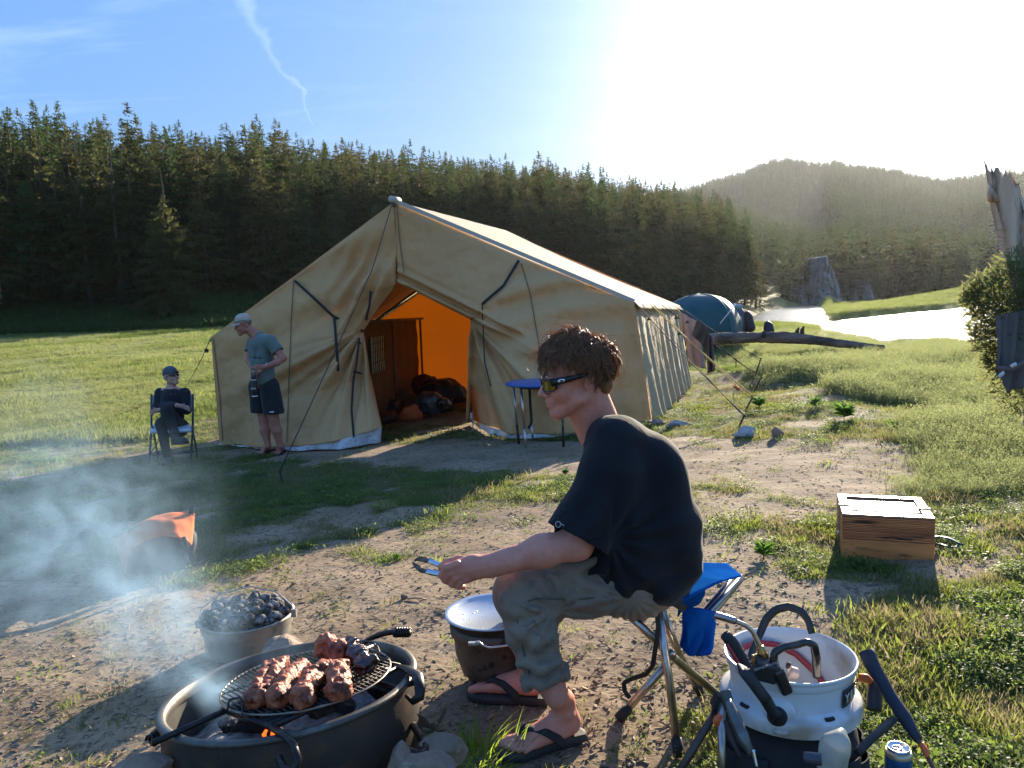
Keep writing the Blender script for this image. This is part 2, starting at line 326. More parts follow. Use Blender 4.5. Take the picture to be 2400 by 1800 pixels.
def isl(px,shore,isf,isb,zb,far): return rcol(px,(15,-.3),(shore*.62,-1.3 if px<2200 else -.9),(shore,WZ+.0),(shore+3,-4.2),(isf-1,-4.2),(isf+1.5,WZ+.75),(isb,zb))
def isl2(px,shore,isf,isb,zb,far):
    c=[(15,-.3),(shore*.62,-1.5 if px<2200 else -.95),(shore,WZ+.02),(shore+4,-4.2),(isf-.5,-4.2),(isf+1.2,WZ+.9),(isb,zb),(far,zat(px,702,far)),(1500,zat(px,hs(px)+14,1500)),(3000,0)]; return c
COLS[1810]=[(15,-.3),(60,-1.4),(104,WZ+.05),(108,-4.2),(150,-4.2),(165,-3.1),(185,zat(1810,705,185)),(600,zat(1810,600,600)),(1500,zat(1810,hs(1810)+14,1500)),(3000,0)]
COLS[1880]=[(15,-.3),(58,-1.4),(93,WZ+.02),(97,-4.2),(190,-4.2),(205,-3.1),(230,zat(1880,702,230)),(600,zat(1880,600,600)),(1500,zat(1880,hs(1880)+14,1500)),(3000,0)]
COLS[1925]=[(15,-.3),(55,-1.5),(86,WZ+.02),(90,-4.2),(200,-4.2),(215,-3.1),(235,zat(1925,702,235)),(600,zat(1925,600,600)),(1500,zat(1925,hs(1925)+14,1500)),(3000,0)]
COLS[1950]=isl2(1950,82,yw(1950,752),yw(1950,752)+14,zat(1950,738,yw(1950,752)+14),235)
COLS[2080]=isl2(2080,61,yw(2080,738),yw(2080,738)+45,zat(2080,708,yw(2080,738)+45),240)
COLS[2200]=isl2(2200,52,yw(2200,727),175,zat(2200,686,175),245)
COLS[2320]=isl2(2320,44,yw(2320,712),185,zat(2320,664,185),250)
COLS[2600]=isl2(2600,36,150,190,zat(2600,655,190),250)
COLS[3200]=isl2(3200,30,150,190,2.,250)
CP=np.array(sorted(COLS)); CS=np.array([sl(p) for p in CP]); CY=np.array([[q[0] for q in COLS[p]] for p in CP]); CZ=np.array([[q[1] for q in COLS[p]] for p in CP])
def nearz(x,y):
    t=np.log1p(np.exp(np.clip((y-3)*1.5,-40,40)))/1.5; t=np.minimum(t,9)
    return -0.047*t+0.045*np.clip(x,-5,4)*np.clip((y-2)/6,0,1)*(1-smooth(14,30,y)*.6)
def mask_d(x,y): return smooth(13,22,y)
def terrain(x,y,rough=True):
    x=np.asarray(x,float); y=np.asarray(y,float); shp=np.broadcast(x,y).shape; x=np.broadcast_to(x,shp).ravel(); y=np.broadcast_to(y,shp).ravel()
    s=x/np.maximum(y,5); s=np.clip(s,CS[0],CS[-1]); k=np.clip(np.searchsorted(CS,s)-1,0,len(CS)-2); t=(s-CS[k])/(CS[k+1]-CS[k])
    Y=CY[k]*(1-t)[:,None]+CY[k+1]*t[:,None]; Z=CZ[k]*(1-t)[:,None]+CZ[k+1]*t[:,None]
    j=np.clip((Y<=y[:,None]).sum(1)-1,0,Y.shape[1]-2); ii=np.arange(len(y)); u=np.clip((y-Y[ii,j])/(Y[ii,j+1]-Y[ii,j]),0,1)
    uu=u*u*(3-2*u)*.6+u*.4
    far=Z[ii,j]*(1-uu)+Z[ii,j+1]*uu
    n=nearz(x,y); w=smooth(11,18,y); z=n*(1-w)+far*w
    if rough:
        z=z+.035*(fbm(x,y,3,.9)-.5)*smooth(1.5,4,np.hypot(x,y))*(1-smooth(10,14,y)*.0)
        # hummocks of the grassy bank on the right
        hum=smooth(2.0,4.5,x)*smooth(5,8,y)*(1-smooth(40,55,y)); z=z+hum*(fbm(x+31,y,3,.33)-.5)*.55+hum*.10
        z=z+smooth(20,60,y)*(fbm(x,y,3,.06)-.5)*.35*(1-smooth(35,45,y)*(s>.3)*.6)
        z=z+smooth(250,700,y)*(fbm(x+500,y,5,.006)-.5)*26
    return z.reshape(shp)
def T(x,y): return float(terrain(np.array([x]),np.array([y]))[0])
def G(px,py,far=400):
    # first meeting of the pixel's ray with the ground
    d=np.concatenate([np.linspace(.8,30,1500),np.linspace(30,far,1500)]); dr=P(px,py,1)-CAMP; X=CAMP+d[:,None]*dr
    e=X[:,2]-terrain(X[:,0],X[:,1]); i=int(np.argmax(e<0)) if (e<0).any() else len(d)-1
    w=X[i].copy(); w[2]=float(terrain(w[0],w[1])); return w
# grass amount by blobs (dirt where the camp is trodden)
BL=[(60,1700,330,260,-1.2),(150,1480,260,90,-.5),(1250,1165,150,26,.55),(820,1290,120,26,.5),(1000,1240,120,24,.45),(1700,1140,120,16,.5),(1650,1235,110,22,.45),(1850,1180,90,16,.5),(1100,1085,110,12,.6),(700,1130,120,18,.5),(450,1650,560,150,-1.4),(300,1420,330,110,-.55),(900,1500,400,150,-1.6),(1300,1500,450,150,-1.7),(1400,1750,420,170,-1.5),(1600,1350,260,110,-.95),(1750,1450,160,130,-1.0),
 (1650,1085,420,38,-1.5),(1000,1065,360,26,-1.5),(1300,1060,300,30,-1.3),(900,1130,300,35,-.45),(1150,1240,330,60,-.85),(1500,1250,300,100,-.7),(1900,1130,240,70,-.55),(2030,1090,120,22,-.8),
 (2250,1340,130,25,-.7),(1950,1420,110,60,-.75),(1000,980,110,22,-1.6),(900,1230,260,50,-.35),(600,1250,160,40,-.2),(2050,1250,200,80,-.25),(2150,1600,160,130,.3),(1150,1165,90,22,.7),(700,1170,160,40,.3),(1050,1120,120,14,.7),(2000,990,60,10,-.7),(1800,1005,160,9,-.6),(1120,1000,80,20,-.9)]
def grassmask(x,y):
    x=np.asarray(x,float);y=np.asarray(y,float); z=nearz(x,y)
    v=np.stack([x,y,z-CH],-1); zc=np.maximum(v@_f,.05); px=1200+FPX*(v@_r)/zc; py=900-FPX*(v@_u)/zc
    b=np.full(x.shape,.78)
    for (a,c,sx,sy,am) in BL: b=b+am*np.exp(-((px-a)/sx)**2-((py-c)/sy)**2)
    n=fbm(x,y,5,1.6)*.75+fbm(x+9,y+4,3,6)*.25
    m=smooth(-.10,.22,(n-.5)*1.9+b*.55-.10)
    m=np.where((y>16)|(y<0),np.where(y<0,.5,1.),m)
    ring=np.hypot(x+.66,y-2.2); m=m*smooth(.5,.9,ring); return m
def axis_pts(lo,hi,step,far,gr):
    a=list(np.arange(lo,hi,step)); s=step; x=hi; up=[]
    while x<far: up.append(x); s*=gr; x+=s
    up.append(far); s=step; x=lo-step; dn=[]
    while x>-far: dn.append(x); s*=gr; x-=s
    dn.append(-far); return np.array(dn[::-1]+a+up)
xs=axis_pts(-6.5,6.5,.055,3200,1.055); ys=axis_pts(1.,12.,.055,3100,1.045); ys=ys[ys>-60]
GX,GY=np.meshgrid(xs,ys); GZ=terrain(GX,GY)
GM=grassmask(GX,GY)
dirtn=(fbm(GX,GY,4,4.)-.5)*.030*(1-GM*.4)*smooth(15,9,GY)
# the hot ash and scuffed earth round the fire ring lie a little lower
GZ=GZ+np.where(np.abs(GX)<8,dirtn,0)
mb=MB(); mb.grid(np.stack([GX,GY,GZ],-1))
# --- ground material
m=bpy.data.materials.new('ground'); m.use_nodes=True; nt=m.node_tree; nt.nodes.clear(); N=nt.nodes.new; L=nt.links.new
out=N('ShaderNodeOutputMaterial'); b=N('ShaderNodeBsdfPrincipled'); b.inputs['Roughness'].default_value=.95; b.inputs['Specular IOR Level'].default_value=.15
geo=N('ShaderNodeNewGeometry'); at=N('ShaderNodeAttribute'); at.attribute_name='mask'
def nz(s,d=6,dist=0.):
    n=N('ShaderNodeTexNoise'); n.inputs['Scale'].default_value=s; n.inputs['Detail'].default_value=d; n.inputs['Distortion'].default_value=dist; L(geo.outputs['Position'],n.inputs['Vector']); return n.outputs['Fac']
def mr(f,a,bb,c=0.,d=1.):
    x=N('ShaderNodeMapRange'); L(f,x.inputs[0]); x.inputs[1].default_value=a; x.inputs[2].default_value=bb; x.inputs[3].default_value=c; x.inputs[4].default_value=d; return x.outputs[0]
def mc(f,a,bb):
    x=N('ShaderNodeMix'); x.data_type='RGBA'
    if isinstance(f,float): x.inputs[0].default_value=f
    else: L(f,x.inputs[0])
    for s_,v in ((6,a),(7,bb)):
        if isinstance(v,tuple): x.inputs[s_].default_value=v+(1,)
        else: L(v,x.inputs[s_])
    return x.outputs[2]
def mth(op,a,bb):
    x=N('ShaderNodeMath'); x.operation=op
    for i,v in enumerate((a,bb)):
        if isinstance(v,(int,float)): x.inputs[i].default_value=v
        else: L(v,x.inputs[i])
    return x.outputs[0]
dirt=mc(mr(nz(2.2,8),.35,.65),(.205,.145,.088),(.315,.235,.150))
dirt=mc(mr(nz(26,5),.50,.68),dirt,(.135,.09,.055))
dirt=mc(mr(nz(95,3),.60,.72),dirt,(.36,.27,.175))
dirt=mc(mr(nz(60,2,1.2),.68,.76),dirt,(.12,.085,.055))
soil=mc(mr(nz(9,6),.4,.62),(.060,.075,.020),(.115,.105,.045))
gfar=mc(mr(nz(.35,6),.35,.65),(.13,.17,.035),(.22,.22,.075))
gfar=mc(mr(nz(3.5,5),.45,.7),gfar,(.055,.085,.02))
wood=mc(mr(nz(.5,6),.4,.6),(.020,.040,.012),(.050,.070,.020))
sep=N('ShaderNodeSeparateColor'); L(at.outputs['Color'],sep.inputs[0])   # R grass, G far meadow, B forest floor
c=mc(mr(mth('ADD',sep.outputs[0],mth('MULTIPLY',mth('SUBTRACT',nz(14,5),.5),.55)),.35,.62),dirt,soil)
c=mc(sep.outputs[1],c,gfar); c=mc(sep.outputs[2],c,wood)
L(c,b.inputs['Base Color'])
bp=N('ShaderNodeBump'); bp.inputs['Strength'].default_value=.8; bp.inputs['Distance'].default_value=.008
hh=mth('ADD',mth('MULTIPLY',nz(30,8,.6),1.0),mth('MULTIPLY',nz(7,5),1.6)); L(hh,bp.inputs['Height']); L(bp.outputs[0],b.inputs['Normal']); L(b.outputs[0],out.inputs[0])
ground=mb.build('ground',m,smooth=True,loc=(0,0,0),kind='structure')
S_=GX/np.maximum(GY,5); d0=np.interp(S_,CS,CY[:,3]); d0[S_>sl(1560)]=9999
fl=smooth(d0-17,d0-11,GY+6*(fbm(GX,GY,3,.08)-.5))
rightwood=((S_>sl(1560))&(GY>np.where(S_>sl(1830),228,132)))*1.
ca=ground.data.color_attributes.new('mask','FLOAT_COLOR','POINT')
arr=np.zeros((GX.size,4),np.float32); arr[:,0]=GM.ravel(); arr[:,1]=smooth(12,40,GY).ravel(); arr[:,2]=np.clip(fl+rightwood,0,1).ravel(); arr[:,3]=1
ca.data.foreach_set('color',arr.ravel())
# --- river
m=bpy.data.materials.new('river water'); m.use_nodes=True; nt=m.node_tree; nt.nodes.clear(); N=nt.nodes.new; L=nt.links.new
out=N('ShaderNodeOutputMaterial'); b=N('ShaderNodeBsdfPrincipled'); b.inputs['Base Color'].default_value=(.035,.06,.07,1); b.inputs['Roughness'].default_value=.16; b.inputs['Specular IOR Level'].default_value=.8
geo=N('ShaderNodeNewGeometry'); mp=N('ShaderNodeMapping'); L(geo.outputs['Position'],mp.inputs[0]); mp.inputs['Rotation'].default_value=(0,0,.6); mp.inputs['Scale'].default_value=(1,2.2,1)
n1=N('ShaderNodeTexNoise'); n1.inputs['Scale'].default_value=1.5; n1.inputs['Detail'].default_value=5; L(mp.outputs[0],n1.inputs['Vector'])
bp=N('ShaderNodeBump'); bp.inputs['Strength'].default_value=.8; bp.inputs['Distance'].default_value=.16; L(n1.outputs['Fac'],bp.inputs['Height']); L(bp.outputs[0],b.inputs['Normal']); L(b.outputs[0],out.inputs[0])
mb=MB(); mb.grid(np.array([[[x,y,WZ] for x in np.linspace(14,420,40)] for y in np.linspace(20,330,40)]))
mb.build('river',m,kind='structure')
# ================================================================ TREES
M_bark=mat('bark',(.10,.075,.055),(.045,.032,.024),sc=3,rough=.9,bump=.8,bsc=14,bdist=.05)
M_need=mat('needles',(.020,.034,.012),(.062,.075,.026),sc=.45,rough=.75,trans=.38,tcol=(.085,.095,.030),lo=.3,hi=.7,rnd=.45,spec=.2)
M_needb=mat('needles green',(.018,.040,.014),(.045,.075,.024),sc=.4,rough=.75,trans=.38,tcol=(.07,.11,.03),lo=.3,hi=.7,rnd=.4,spec=.2); M_needc=mat('needles olive',(.035,.040,.014),(.09,.09,.034),sc=.5,rough=.75,trans=.38,tcol=(.13,.13,.045),lo=.3,hi=.7,rnd=.4,spec=.2)
M_need2=mat('needles pale',(.045,.062,.022),(.085,.098,.036),sc=.5,rough=.75,trans=.4,tcol=(.12,.13,.045),rnd=.3,spec=.2)
def crown_mesh(seed,H,Rb,clear,nb,tw,top='point',sparse=1.,tsz=1.):
    rg=np.random.default_rng(seed); V=[];F=[]
    def tri(a,b_,c_): n=len(V); V.extend([a,b_,c_]); F.append((n,n+1,n+2))
    for i in range(nb):
        t=(i+rg.random())/nb; t=t**.85+.012*rg.normal(); t=min(max(t,0.),.995); z=clear+(H-clear)*t
        pr=(1-t)**.80*(.55+.45*min(1,t/.12+.4)); L_=Rb*pr*(.5+.75*rg.random())+.35
        if rg.random()<.06: L_*=1.25
        az=rg.random()*6.283; ca_,sa_=math.cos(az),math.sin(az)
        up=.45*t-.28+rg.normal()*.1; n=max(3,int(L_/tw)); side=np.array([-sa_,ca_,0])
        for k in range(n):
            u=(k+.6)/n; r_=L_*u; zz=z+L_*(up*u-.22*u*u+.16*u**3)
            p=np.array([ca_*r_,sa_*r_,zz])
            if rg.random()>sparse: continue
            for sg in (-1,1):
                l=(.34+.46*(1-u))*min(1.35,L_*.55)*(.7+.6*rg.random())*tsz; dirv=np.array([ca_,sa_,0])*(.55+.3*rg.random())+side*sg*(.8+.3*rg.random())+np.array([0,0,-.18+.25*rg.normal()*.6])
                e=p+dirv*l; w=l*.30; nrm=np.array([rg.normal()*.35,rg.normal()*.35,1]); wv=np.cross(dirv,nrm); wv/=np.linalg.norm(wv)
                tri(p-wv*w*.5,e+np.array([0,0,-.08*l]),p+wv*w)
                if rg.random()<.75:
                    q=p+dirv*l*.5; e2=q+np.array([rg.normal()*.15,rg.normal()*.15,-.55-.3*rg.random()])*l; tri(q-dirv*l*.28,e2,q+dirv*l*.36)
        tipz=z+L_*(up-.06); c0=np.array([ca_,sa_,0]); tri(c0*L_*.8+np.array([0,0,tipz-.05])-side*.16*tsz,c0*(L_*1.1)+np.array([0,0,tipz+.1]),c0*L_*.8+np.array([0,0,tipz])+side*.16*tsz)
    for k in range(14):
        a=k*2.4; z=H-1.6+1.7*k/14; r_=.45*(1-k/14)+.06; tri(np.array([0,0,z-.2]),np.array([math.cos(a)*r_,math.sin(a)*r_,z+.12]),np.array([0,0,z+.22]))
    return np.array(V),F
def trunk_mesh(seed,H,r0,clear,bare=0):
    rg=np.random.default_rng(seed+99); mb=MB(); n=7; pts=[(rg.normal()*.05*i*.4,rg.normal()*.05*i*.4,H*.97*i/(n-1)-(0.5 if i==0 else 0)) for i in range(n)]
    mb.tube(pts,[r0*(1.25 if i==0 else 1)*(1-i/(n-1))+.03 for i in range(n)],7)
    for k in range(10+bare):
        z=clear*.35+rg.random()*(H*.55); a=rg.random()*6.28; l=.6+rg.random()*1.6
        mb.tube([(0,0,z),(math.cos(a)*l,math.sin(a)*l,z-.25*l*rg.random()+.1)],[.05,.015],3,False)
    return np.concatenate(mb.V),mb.F
TREES=[]
spec=[(1,24,5.2,2.2,120,.42,1),(2,26,4.4,3.0,130,.42,.9),(3,21,4.8,1.2,110,.42,1),(4,23,3.6,3.2,120,.42,.85),(5,18,4.6,.7,100,.42,1),(6,25,5.6,2.6,120,.45,1),(7,15,3.4,.6,90,.40,1)]
def dmesh(name,V,F,mt,sm=False):
    me=bpy.data.meshes.new(name); me.from_pydata(V.tolist(),[],F); me.materials.append(mt)
    if sm: me.polygons.foreach_set('use_smooth',[True]*len(me.polygons))
    me.update(); return me
for (sd_,H,Rb,cl,nb,tw,sp) in spec:
    V,F=crown_mesh(sd_,H,Rb,cl,nb,tw,sparse=sp); TV,TF=trunk_mesh(sd_,H,.012*H+.05,cl)
    TREES.append((H,dmesh('crown',V,F,[M_need,M_needb,M_needc,M_needb,M_need,M_needc,M_needb][sd_-1]),dmesh('trunk',TV,TF,M_bark,True)))
LOWT=[]
for i,(H,Rb,nb) in enumerate([(18,3.2,34),(20,3.0,38),(16,3.4,30)]):
    V,F=crown_mesh(40+i,H,Rb,1,nb,1.3,tsz=2.6); LOWT.append(dmesh('far_conifer',V,F,M_needb))
def tree(k,x,y,h,label,group=None,cr=None,lean=0.,wide=1.,name='conifer_tree',trunk_me=None):
    z=T(x,y)-.25; H,cm_,tm=TREES[k]; cm_=cr or cm_; tm=trunk_me or tm; s=h/H
    o=thing(name,label,'tree',(x,y,z),group); rz=random.random()*6.28
    wide=wide*1.22
    for nm,me in (('crown',cm_),('trunk',tm)):
        c=bpy.data.objects.new(nm,me); COL.objects.link(c); c.parent=o; c.rotation_euler=(lean*math.cos(rz),lean,rz); c.scale=(s*wide,s*wide,s) if nm=='crown' else (s,s,s)
    return o
def txy(px,y): return sl(px)*y*1.0, y
def th_for(px,toppy,y,x=None):
    x_,y_=txy(px,y); return zat(px,toppy,y)-T(x_,y_)+.25
SKY=np.array([(-400,290),(0,300),(30,255),(80,262),(160,278),(200,300),(250,310),(300,310),(400,300),(440,325),(520,340),(600,330),(680,310),(740,355),(800,345),(900,370),(1000,378),(1100,385),(1200,400),(1300,405),(1400,425),(1500,440),(1600,460),(1690,470),(1760,540)])
# trees set one by one where the photograph shows them apart: (px, top y, depth, kind, width)
LB='dark conifer in the thick wood beyond the meadow'; GR='conifers of the wood beyond the meadow'
NT=[(38,258,104,0,1.),(78,250,108,1,.95),(128,300,101,5,1.1),(165,272,112,3,1.),(205,290,106,2,1.),(262,285,110,1,.9),(60,330,99,4,1.2),(430,296,112,3,1.),(470,318,116,2,.9),(500,310,112,0,1.),(555,340,112,1,.6),
 (612,292,116,5,1.1),(680,302,122,0,1.05),(720,345,126,3,1.),(792,335,130,1,1.),(850,350,134,2,1.),(905,352,138,0,1.),(960,365,140,4,1.1),(1010,378,140,5,1.),(1065,372,150,1,1.),(1110,430,142,4,1.2),(1160,395,152,0,1.),(1215,398,156,3,1.),
 (1250,440,142,5,1.25),(1310,425,150,2,1.1),(1345,455,144,0,1.1),(1400,430,158,1,1.1),(1445,460,150,4,1.2),(1500,415,170,3,1.),(1530,450,165,5,1.1),(1565,480,158,2,1.15),(1610,500,160,0,1.1),(1655,495,165,4,1.1),(1690,520,160,3,1.),(1722,545,155,1,1.),(1750,530,158,0,1.05),(1775,560,160,2,1.),(1700,600,148,6,1.2),(1640,580,148,6,1.2),(1585,590,145,6,1.2),
 (340,380,100,4,1.2),(260,360,100,5,1.2),(500,400,106,2,1.2),(170,380,96,4,1.1),(100,420,95,6,1.2),(20,400,94,2,1.1),(690,420,112,4,1.2),(640,380,110,5,1.2),(740,460,114,6,1.2),(800,470,118,4,1.2),(900,480,124,4,1.2),(1000,500,128,5,1.2),(1080,520,130,6,1.3)]
for (px,ty,y,k,w) in NT:
    x,y_=txy(px,y); tree(k,x,y_,max(6,th_for(px,ty,y)),LB,GR,wide=w)
# the notable ones
V,F=crown_mesh(77,30,5.2,3,150,.42,sparse=.82); V2,F2=crown_mesh(78,27,3.0,14,50,.42,sparse=.8); V2=V2*[1,1,1]+[-2.2,0,2.0]
big=dmesh('crown',np.concatenate([V,V2]),F+[tuple(i+len(V) for i in f) for f in F2],M_need)
x,y_=txy(350,108); h=th_for(350,238,108); tree(0,x,y_,h*24/30.*1.0,'tallest conifer of the wood, ragged with a forked flat top against the sky',cr=big)
V,F=crown_mesh(79,17,4.6,.9,170,.36); low=dmesh('crown',V,F,M_need2)
x,y_=txy(412,92); tree(2,x,y_,18,'broad conifer standing forward of the wood with a short bare trunk and drooping skirts',cr=low)
for px,yy in ((140,97),(225,96),(300,97)):
    x,y_=txy(px,yy); V,F=crown_mesh(80+px,20,3.8,4.6,120,.42); tree(1,x,y_,22,'conifer with a bare lower trunk at the meadow edge, %s'%{140:'leftmost of three such trunks',225:'middle one of three such trunks',300:'rightmost of three such trunks'}[px],cr=dmesh('crown',V,F,M_need))
# dead snag
mb=MB(); rg=np.random.default_rng(5); pts=[(0.02*i*math.sin(i),0,1.35*i) for i in range(15)]; mb.tube(pts,np.linspace(.22,.03,15),6)
for k in range(26):
    z=8+rg.random()*11; a=rg.random()*6.28; l=.5+rg.random()*2.0*(1-z/22); mb.tube([(0,0,z),(math.cos(a)*l*.6,math.sin(a)*l*.6,z+.1),(math.cos(a)*l,math.sin(a)*l,z+.5*l*rg.random())],[.05,.03,.01],3,False)
x,y_=txy(18,93); z=T(x,y_); sn=mb.build('dead_tree',mat('dead wood',(.42,.36,.30),(.25,.2,.16),rough=.9),loc=(0,0,0),label='bare grey dead tree at the wood’s edge',cat='tree'); sn.location=(x,y_,z); sn['label']='bare pale dead tree at the edge of the wood'
# random trees: individuals first, the rest one mass
pts=[]; rg=np.random.default_rng(11); tries=0
while len(pts)<1500 and tries<40000:
    tries+=1; px=rg.uniform(-250,1760); s=sl(px); d0=np.interp(s,CS,CY[:,3]); d1=np.interp(s,CS,CY[:,6])
    if px>1600: d0=150;d1=500
    y=d0+6+(d1*1.05-d0)*rg.random()**1.25; x=s*y
    if any((x-a)**2+(y-b_)**2<(2.8+(y-d0)*.010)**2 for a,b_,_ in pts[-900:]): continue
    ty=np.interp(px,SKY[:,0],SKY[:,1]); z=T(x,y); hmax=zat(px,ty,y)-z
    if hmax<7: continue
    h=min(rg.uniform(14,22),hmax-rg.random()*2.5); 
    if h<6: continue
    pts.append((x,y,h))
print('forest',len(pts))
pts.sort(key=lambda q:q[1]); near=pts[:225]; rest=pts[225:]
for (x,y,h) in near: tree(int(rg.integers(0,7)),x,y,h,LB,GR,wide=rg.uniform(.9,1.2))
# far-shore row of trees (right, across the river)
LF='hazy conifer in the row on the far river shore'; GF='conifers on the far river shore'
FR=[(1835,620,215),(1862,560,222),(1890,575,225),(1920,540,235),(1950,530,240),(1975,535,238),(2000,545,242),(2030,530,245),(2060,540,245),(2090,525,248),(2120,530,250),(2150,522,250),(2180,528,252),(2210,545,255),(2240,540,255),(2262,560,258),(2020,600,232),(2070,600,234),(2110,605,236),(2160,600,240),(2200,605,240),(1990,610,230),(2250,620,245),(2290,640,255),(2330,600,260),(1850,640,210),(1880,640,215)]
for i,(px,ty,y) in enumerate(FR):
    x,y_=txy(px,y); tree(i%7,x,y_,max(6,th_for(px,ty,y)),LF,GF,wide=1.1)
def scatter(name,P3,rot,scl,idx,srcs,kind='stuff',**kw):
    me=bpy.data.meshes.new(name); me.vertices.add(len(P3)); me.vertices.foreach_set('co',np.asarray(P3,np.float32).ravel())
    def at_(n,t,a,prop):
        A=me.attributes.new(n,t,'POINT'); A.data.foreach_set(prop,np.ascontiguousarray(a).ravel())
    at_('rot','FLOAT_VECTOR',np.asarray(rot,np.float32),'vector'); at_('scl','FLOAT',np.asarray(scl,np.float32),'value'); at_('idx','INT',np.asarray(idx,np.int32),'value')
    o=bpy.data.objects.new(name,me); COL.objects.link(o)
    c=bpy.data.collections.new(name+' pieces')
    for k,sm_ in enumerate(srcs):
        so=bpy.data.objects.new('%s_piece_%02d'%(name,k),sm_); c.objects.link(so)
    g=bpy.data.node_groups.new(name+' scatter','GeometryNodeTree'); g.interface.new_socket('Geometry',in_out='INPUT',socket_type='NodeSocketGeometry'); g.interface.new_socket('Geometry',in_out='OUTPUT',socket_type='NodeSocketGeometry')
    N=g.nodes.new; L=g.links.new; gi=N('NodeGroupInput'); go=N('NodeGroupOutput'); ip=N('GeometryNodeInstanceOnPoints'); ci=N('GeometryNodeCollectionInfo'); ci.inputs['Collection'].default_value=c
    ci.inputs['Separate Children'].default_value=True; ci.inputs['Reset Children'].default_value=True
    def na(n,t): q=N('GeometryNodeInputNamedAttribute'); q.data_type=t; q.inputs['Name'].default_value=n; return q.outputs['Attribute']
    L(gi.outputs[0],ip.inputs['Points']); L(ci.outputs[0],ip.inputs['Instance']); ip.inputs['Pick Instance'].default_value=True
    L(na('idx','INT'),ip.inputs['Instance Index']); L(na('rot','FLOAT_VECTOR'),ip.inputs['Rotation']); L(na('scl','FLOAT'),ip.inputs['Scale']); L(ip.outputs[0],go.inputs[0])
    md=o.modifiers.new('scatter','NODES'); md.node_group=g
    tag(o,kind=kind,**{k:v for k,v in kw.items()}); return o
n=len(rest); A=np.array(rest); rr=np.zeros((n,3)); rr[:,2]=rg.random(n)*6.28
scatter('forest',np.c_[A[:,0],A[:,1],terrain(A[:,0],A[:,1])-.3],rr,A[:,2]/20.,rg.integers(0,7,n),[t[1] for t in TREES],label='dense mass of conifers climbing the slope behind the meadow',cat='forest')
# far hills
n=15000; px=rg.uniform(1380,2900,n); y=270+1330*rg.random(n)**.75; x=sl(0)*0+(px-1200)/1850*y; ok=~((px<1740)&(y<420)); 
clear=fbm(x,y,3,.012)<.36; ok&=~(clear&(y<650)); x=x[ok];y=y[ok]; n=len(x); rr=np.zeros((n,3)); rr[:,2]=rg.random(n)*6.28
scatter('hill_forest',np.c_[x,y,terrain(x,y)-.3],rr,rg.uniform(.65,1.15,n),rg.integers(0,3,n),LOWT,label='hazy conifer forest covering the far hills above the river',cat='forest')
# cliffs on the far shore
M_rock=mat('cliff rock',(.30,.27,.24),(.17,.15,.13),sc=.35,rough=.9,bump=1,bsc=.9,bdist=.5)
def cliff(px0,px1,top,base,y,seed,label):
    rg=np.random.default_rng(seed); nu,nv=16,14; G_=np.zeros((nv,nu,3))
    for j in range(nv):
        for i in range(nu):
            u=i/(nu-1); v=j/(nv-1); pk=1-abs(2*u-1)**1.8*.75; px=px0+(px1-px0)*(.5+(u-.5)*(1-.25*v)); py=base+(top-base)*v*pk*(1+.12*rg.normal()*(v>.5))
            yy=y-6*math.sin(math.pi*u)*(1-.6*v)+rg.normal()*.9+v*4; G_[j,i]=[sl(px)*yy,yy,zat(px,py,yy)]
    mb=MB(); mb.grid(G_); bk=G_[-1].copy(); bk[:,1]+=14; mb.grid(np.stack([G_[-1],bk])); return mb.build('rock_cliff',M_rock,label=label,cat='cliff')
cliff(1895,1985,618,712,214,1,'largest pale limestone cliff rising from the far river shore')
cliff(1868,1900,672,714,212,2,'narrow jagged crag left of the largest cliff on the far shore')
cliff(2022,2054,662,702,222,3,'slim pale crag among trees right of the largest cliff')
cliff(2000,2018,680,704,222,4,'low grey boulder crag at the water between the two cliffs')
# ================================================================ WALL TENT
CANV=(.74,.415,.18)
def canvas(name,col,tcol,tr,bump=.35):
    m=mat(name,col,tuple(c*.93 for c in col),sc=2.2,rough=.85,bump=bump*1.5,bsc=6.5,bdist=.035,trans=tr,tcol=tcol,spec=.2,c3=tuple(c*.91 for c in col),sc3=9)
    return m
M_can=canvas('canvas',CANV,(.62,.33,.07),.13); M_canback=canvas('back canvas',CANV,(.60,.30,.035),.36)
M_canroof=canvas('roof canvas',(.60,.50,.34),(.45,.26,.09),.14); M_can_in=M_can
M_sod=mat('sod cloth',(.78,.78,.76),(.58,.58,.57),sc=6,rough=.6,bump=.5,bsc=14,bdist=.02,trans=.15,c3=(.38,.36,.32),sc3=30)
M_strap=mat('black webbing',(.025,.022,.02),rough=.8); M_seam=mat('seam thread',(.20,.14,.07),rough=.9)
M_pole=mat('tent pole',(.20,.14,.11),(.12,.09,.07),sc=8,rough=.6,metal=.2)
TLb=G(515,1045); TRb=G(1528,987); eR=P(1487,708,9.86); eL=P(495,790,10.98); PK=P(925,472,10.30)
AX=np.array([.31,.951,0.]); AX/=np.linalg.norm(AX); TL_=4.62
def back(p,l=TL_,dz=0): q=np.array(p)+AX*l; return q+np.array([0,0,dz])
eRb=P(1592,716,14.0); PKb=back(PK,4.6,-.05); eLb=back(eL,4.6,0.0); TRbb=np.array([*P(1614,890,14.1)[:2],0]); TRbb[2]=T(*TRbb[:2]); TLbb=back(TLb,4.6); TLbb[2]=T(*TLbb[:2])
FN=np.cross(TRb-TLb,PK-TLb); FN/=np.linalg.norm(FN)      # front-wall normal
if FN[1]>0: FN=-FN
def onf(px,py,off=0.):      # pixel to the front plane
    d=P(px,py,1)-CAMP; t=((TLb-CAMP)@FN)/(d@FN); return CAMP+t*d+FN*off
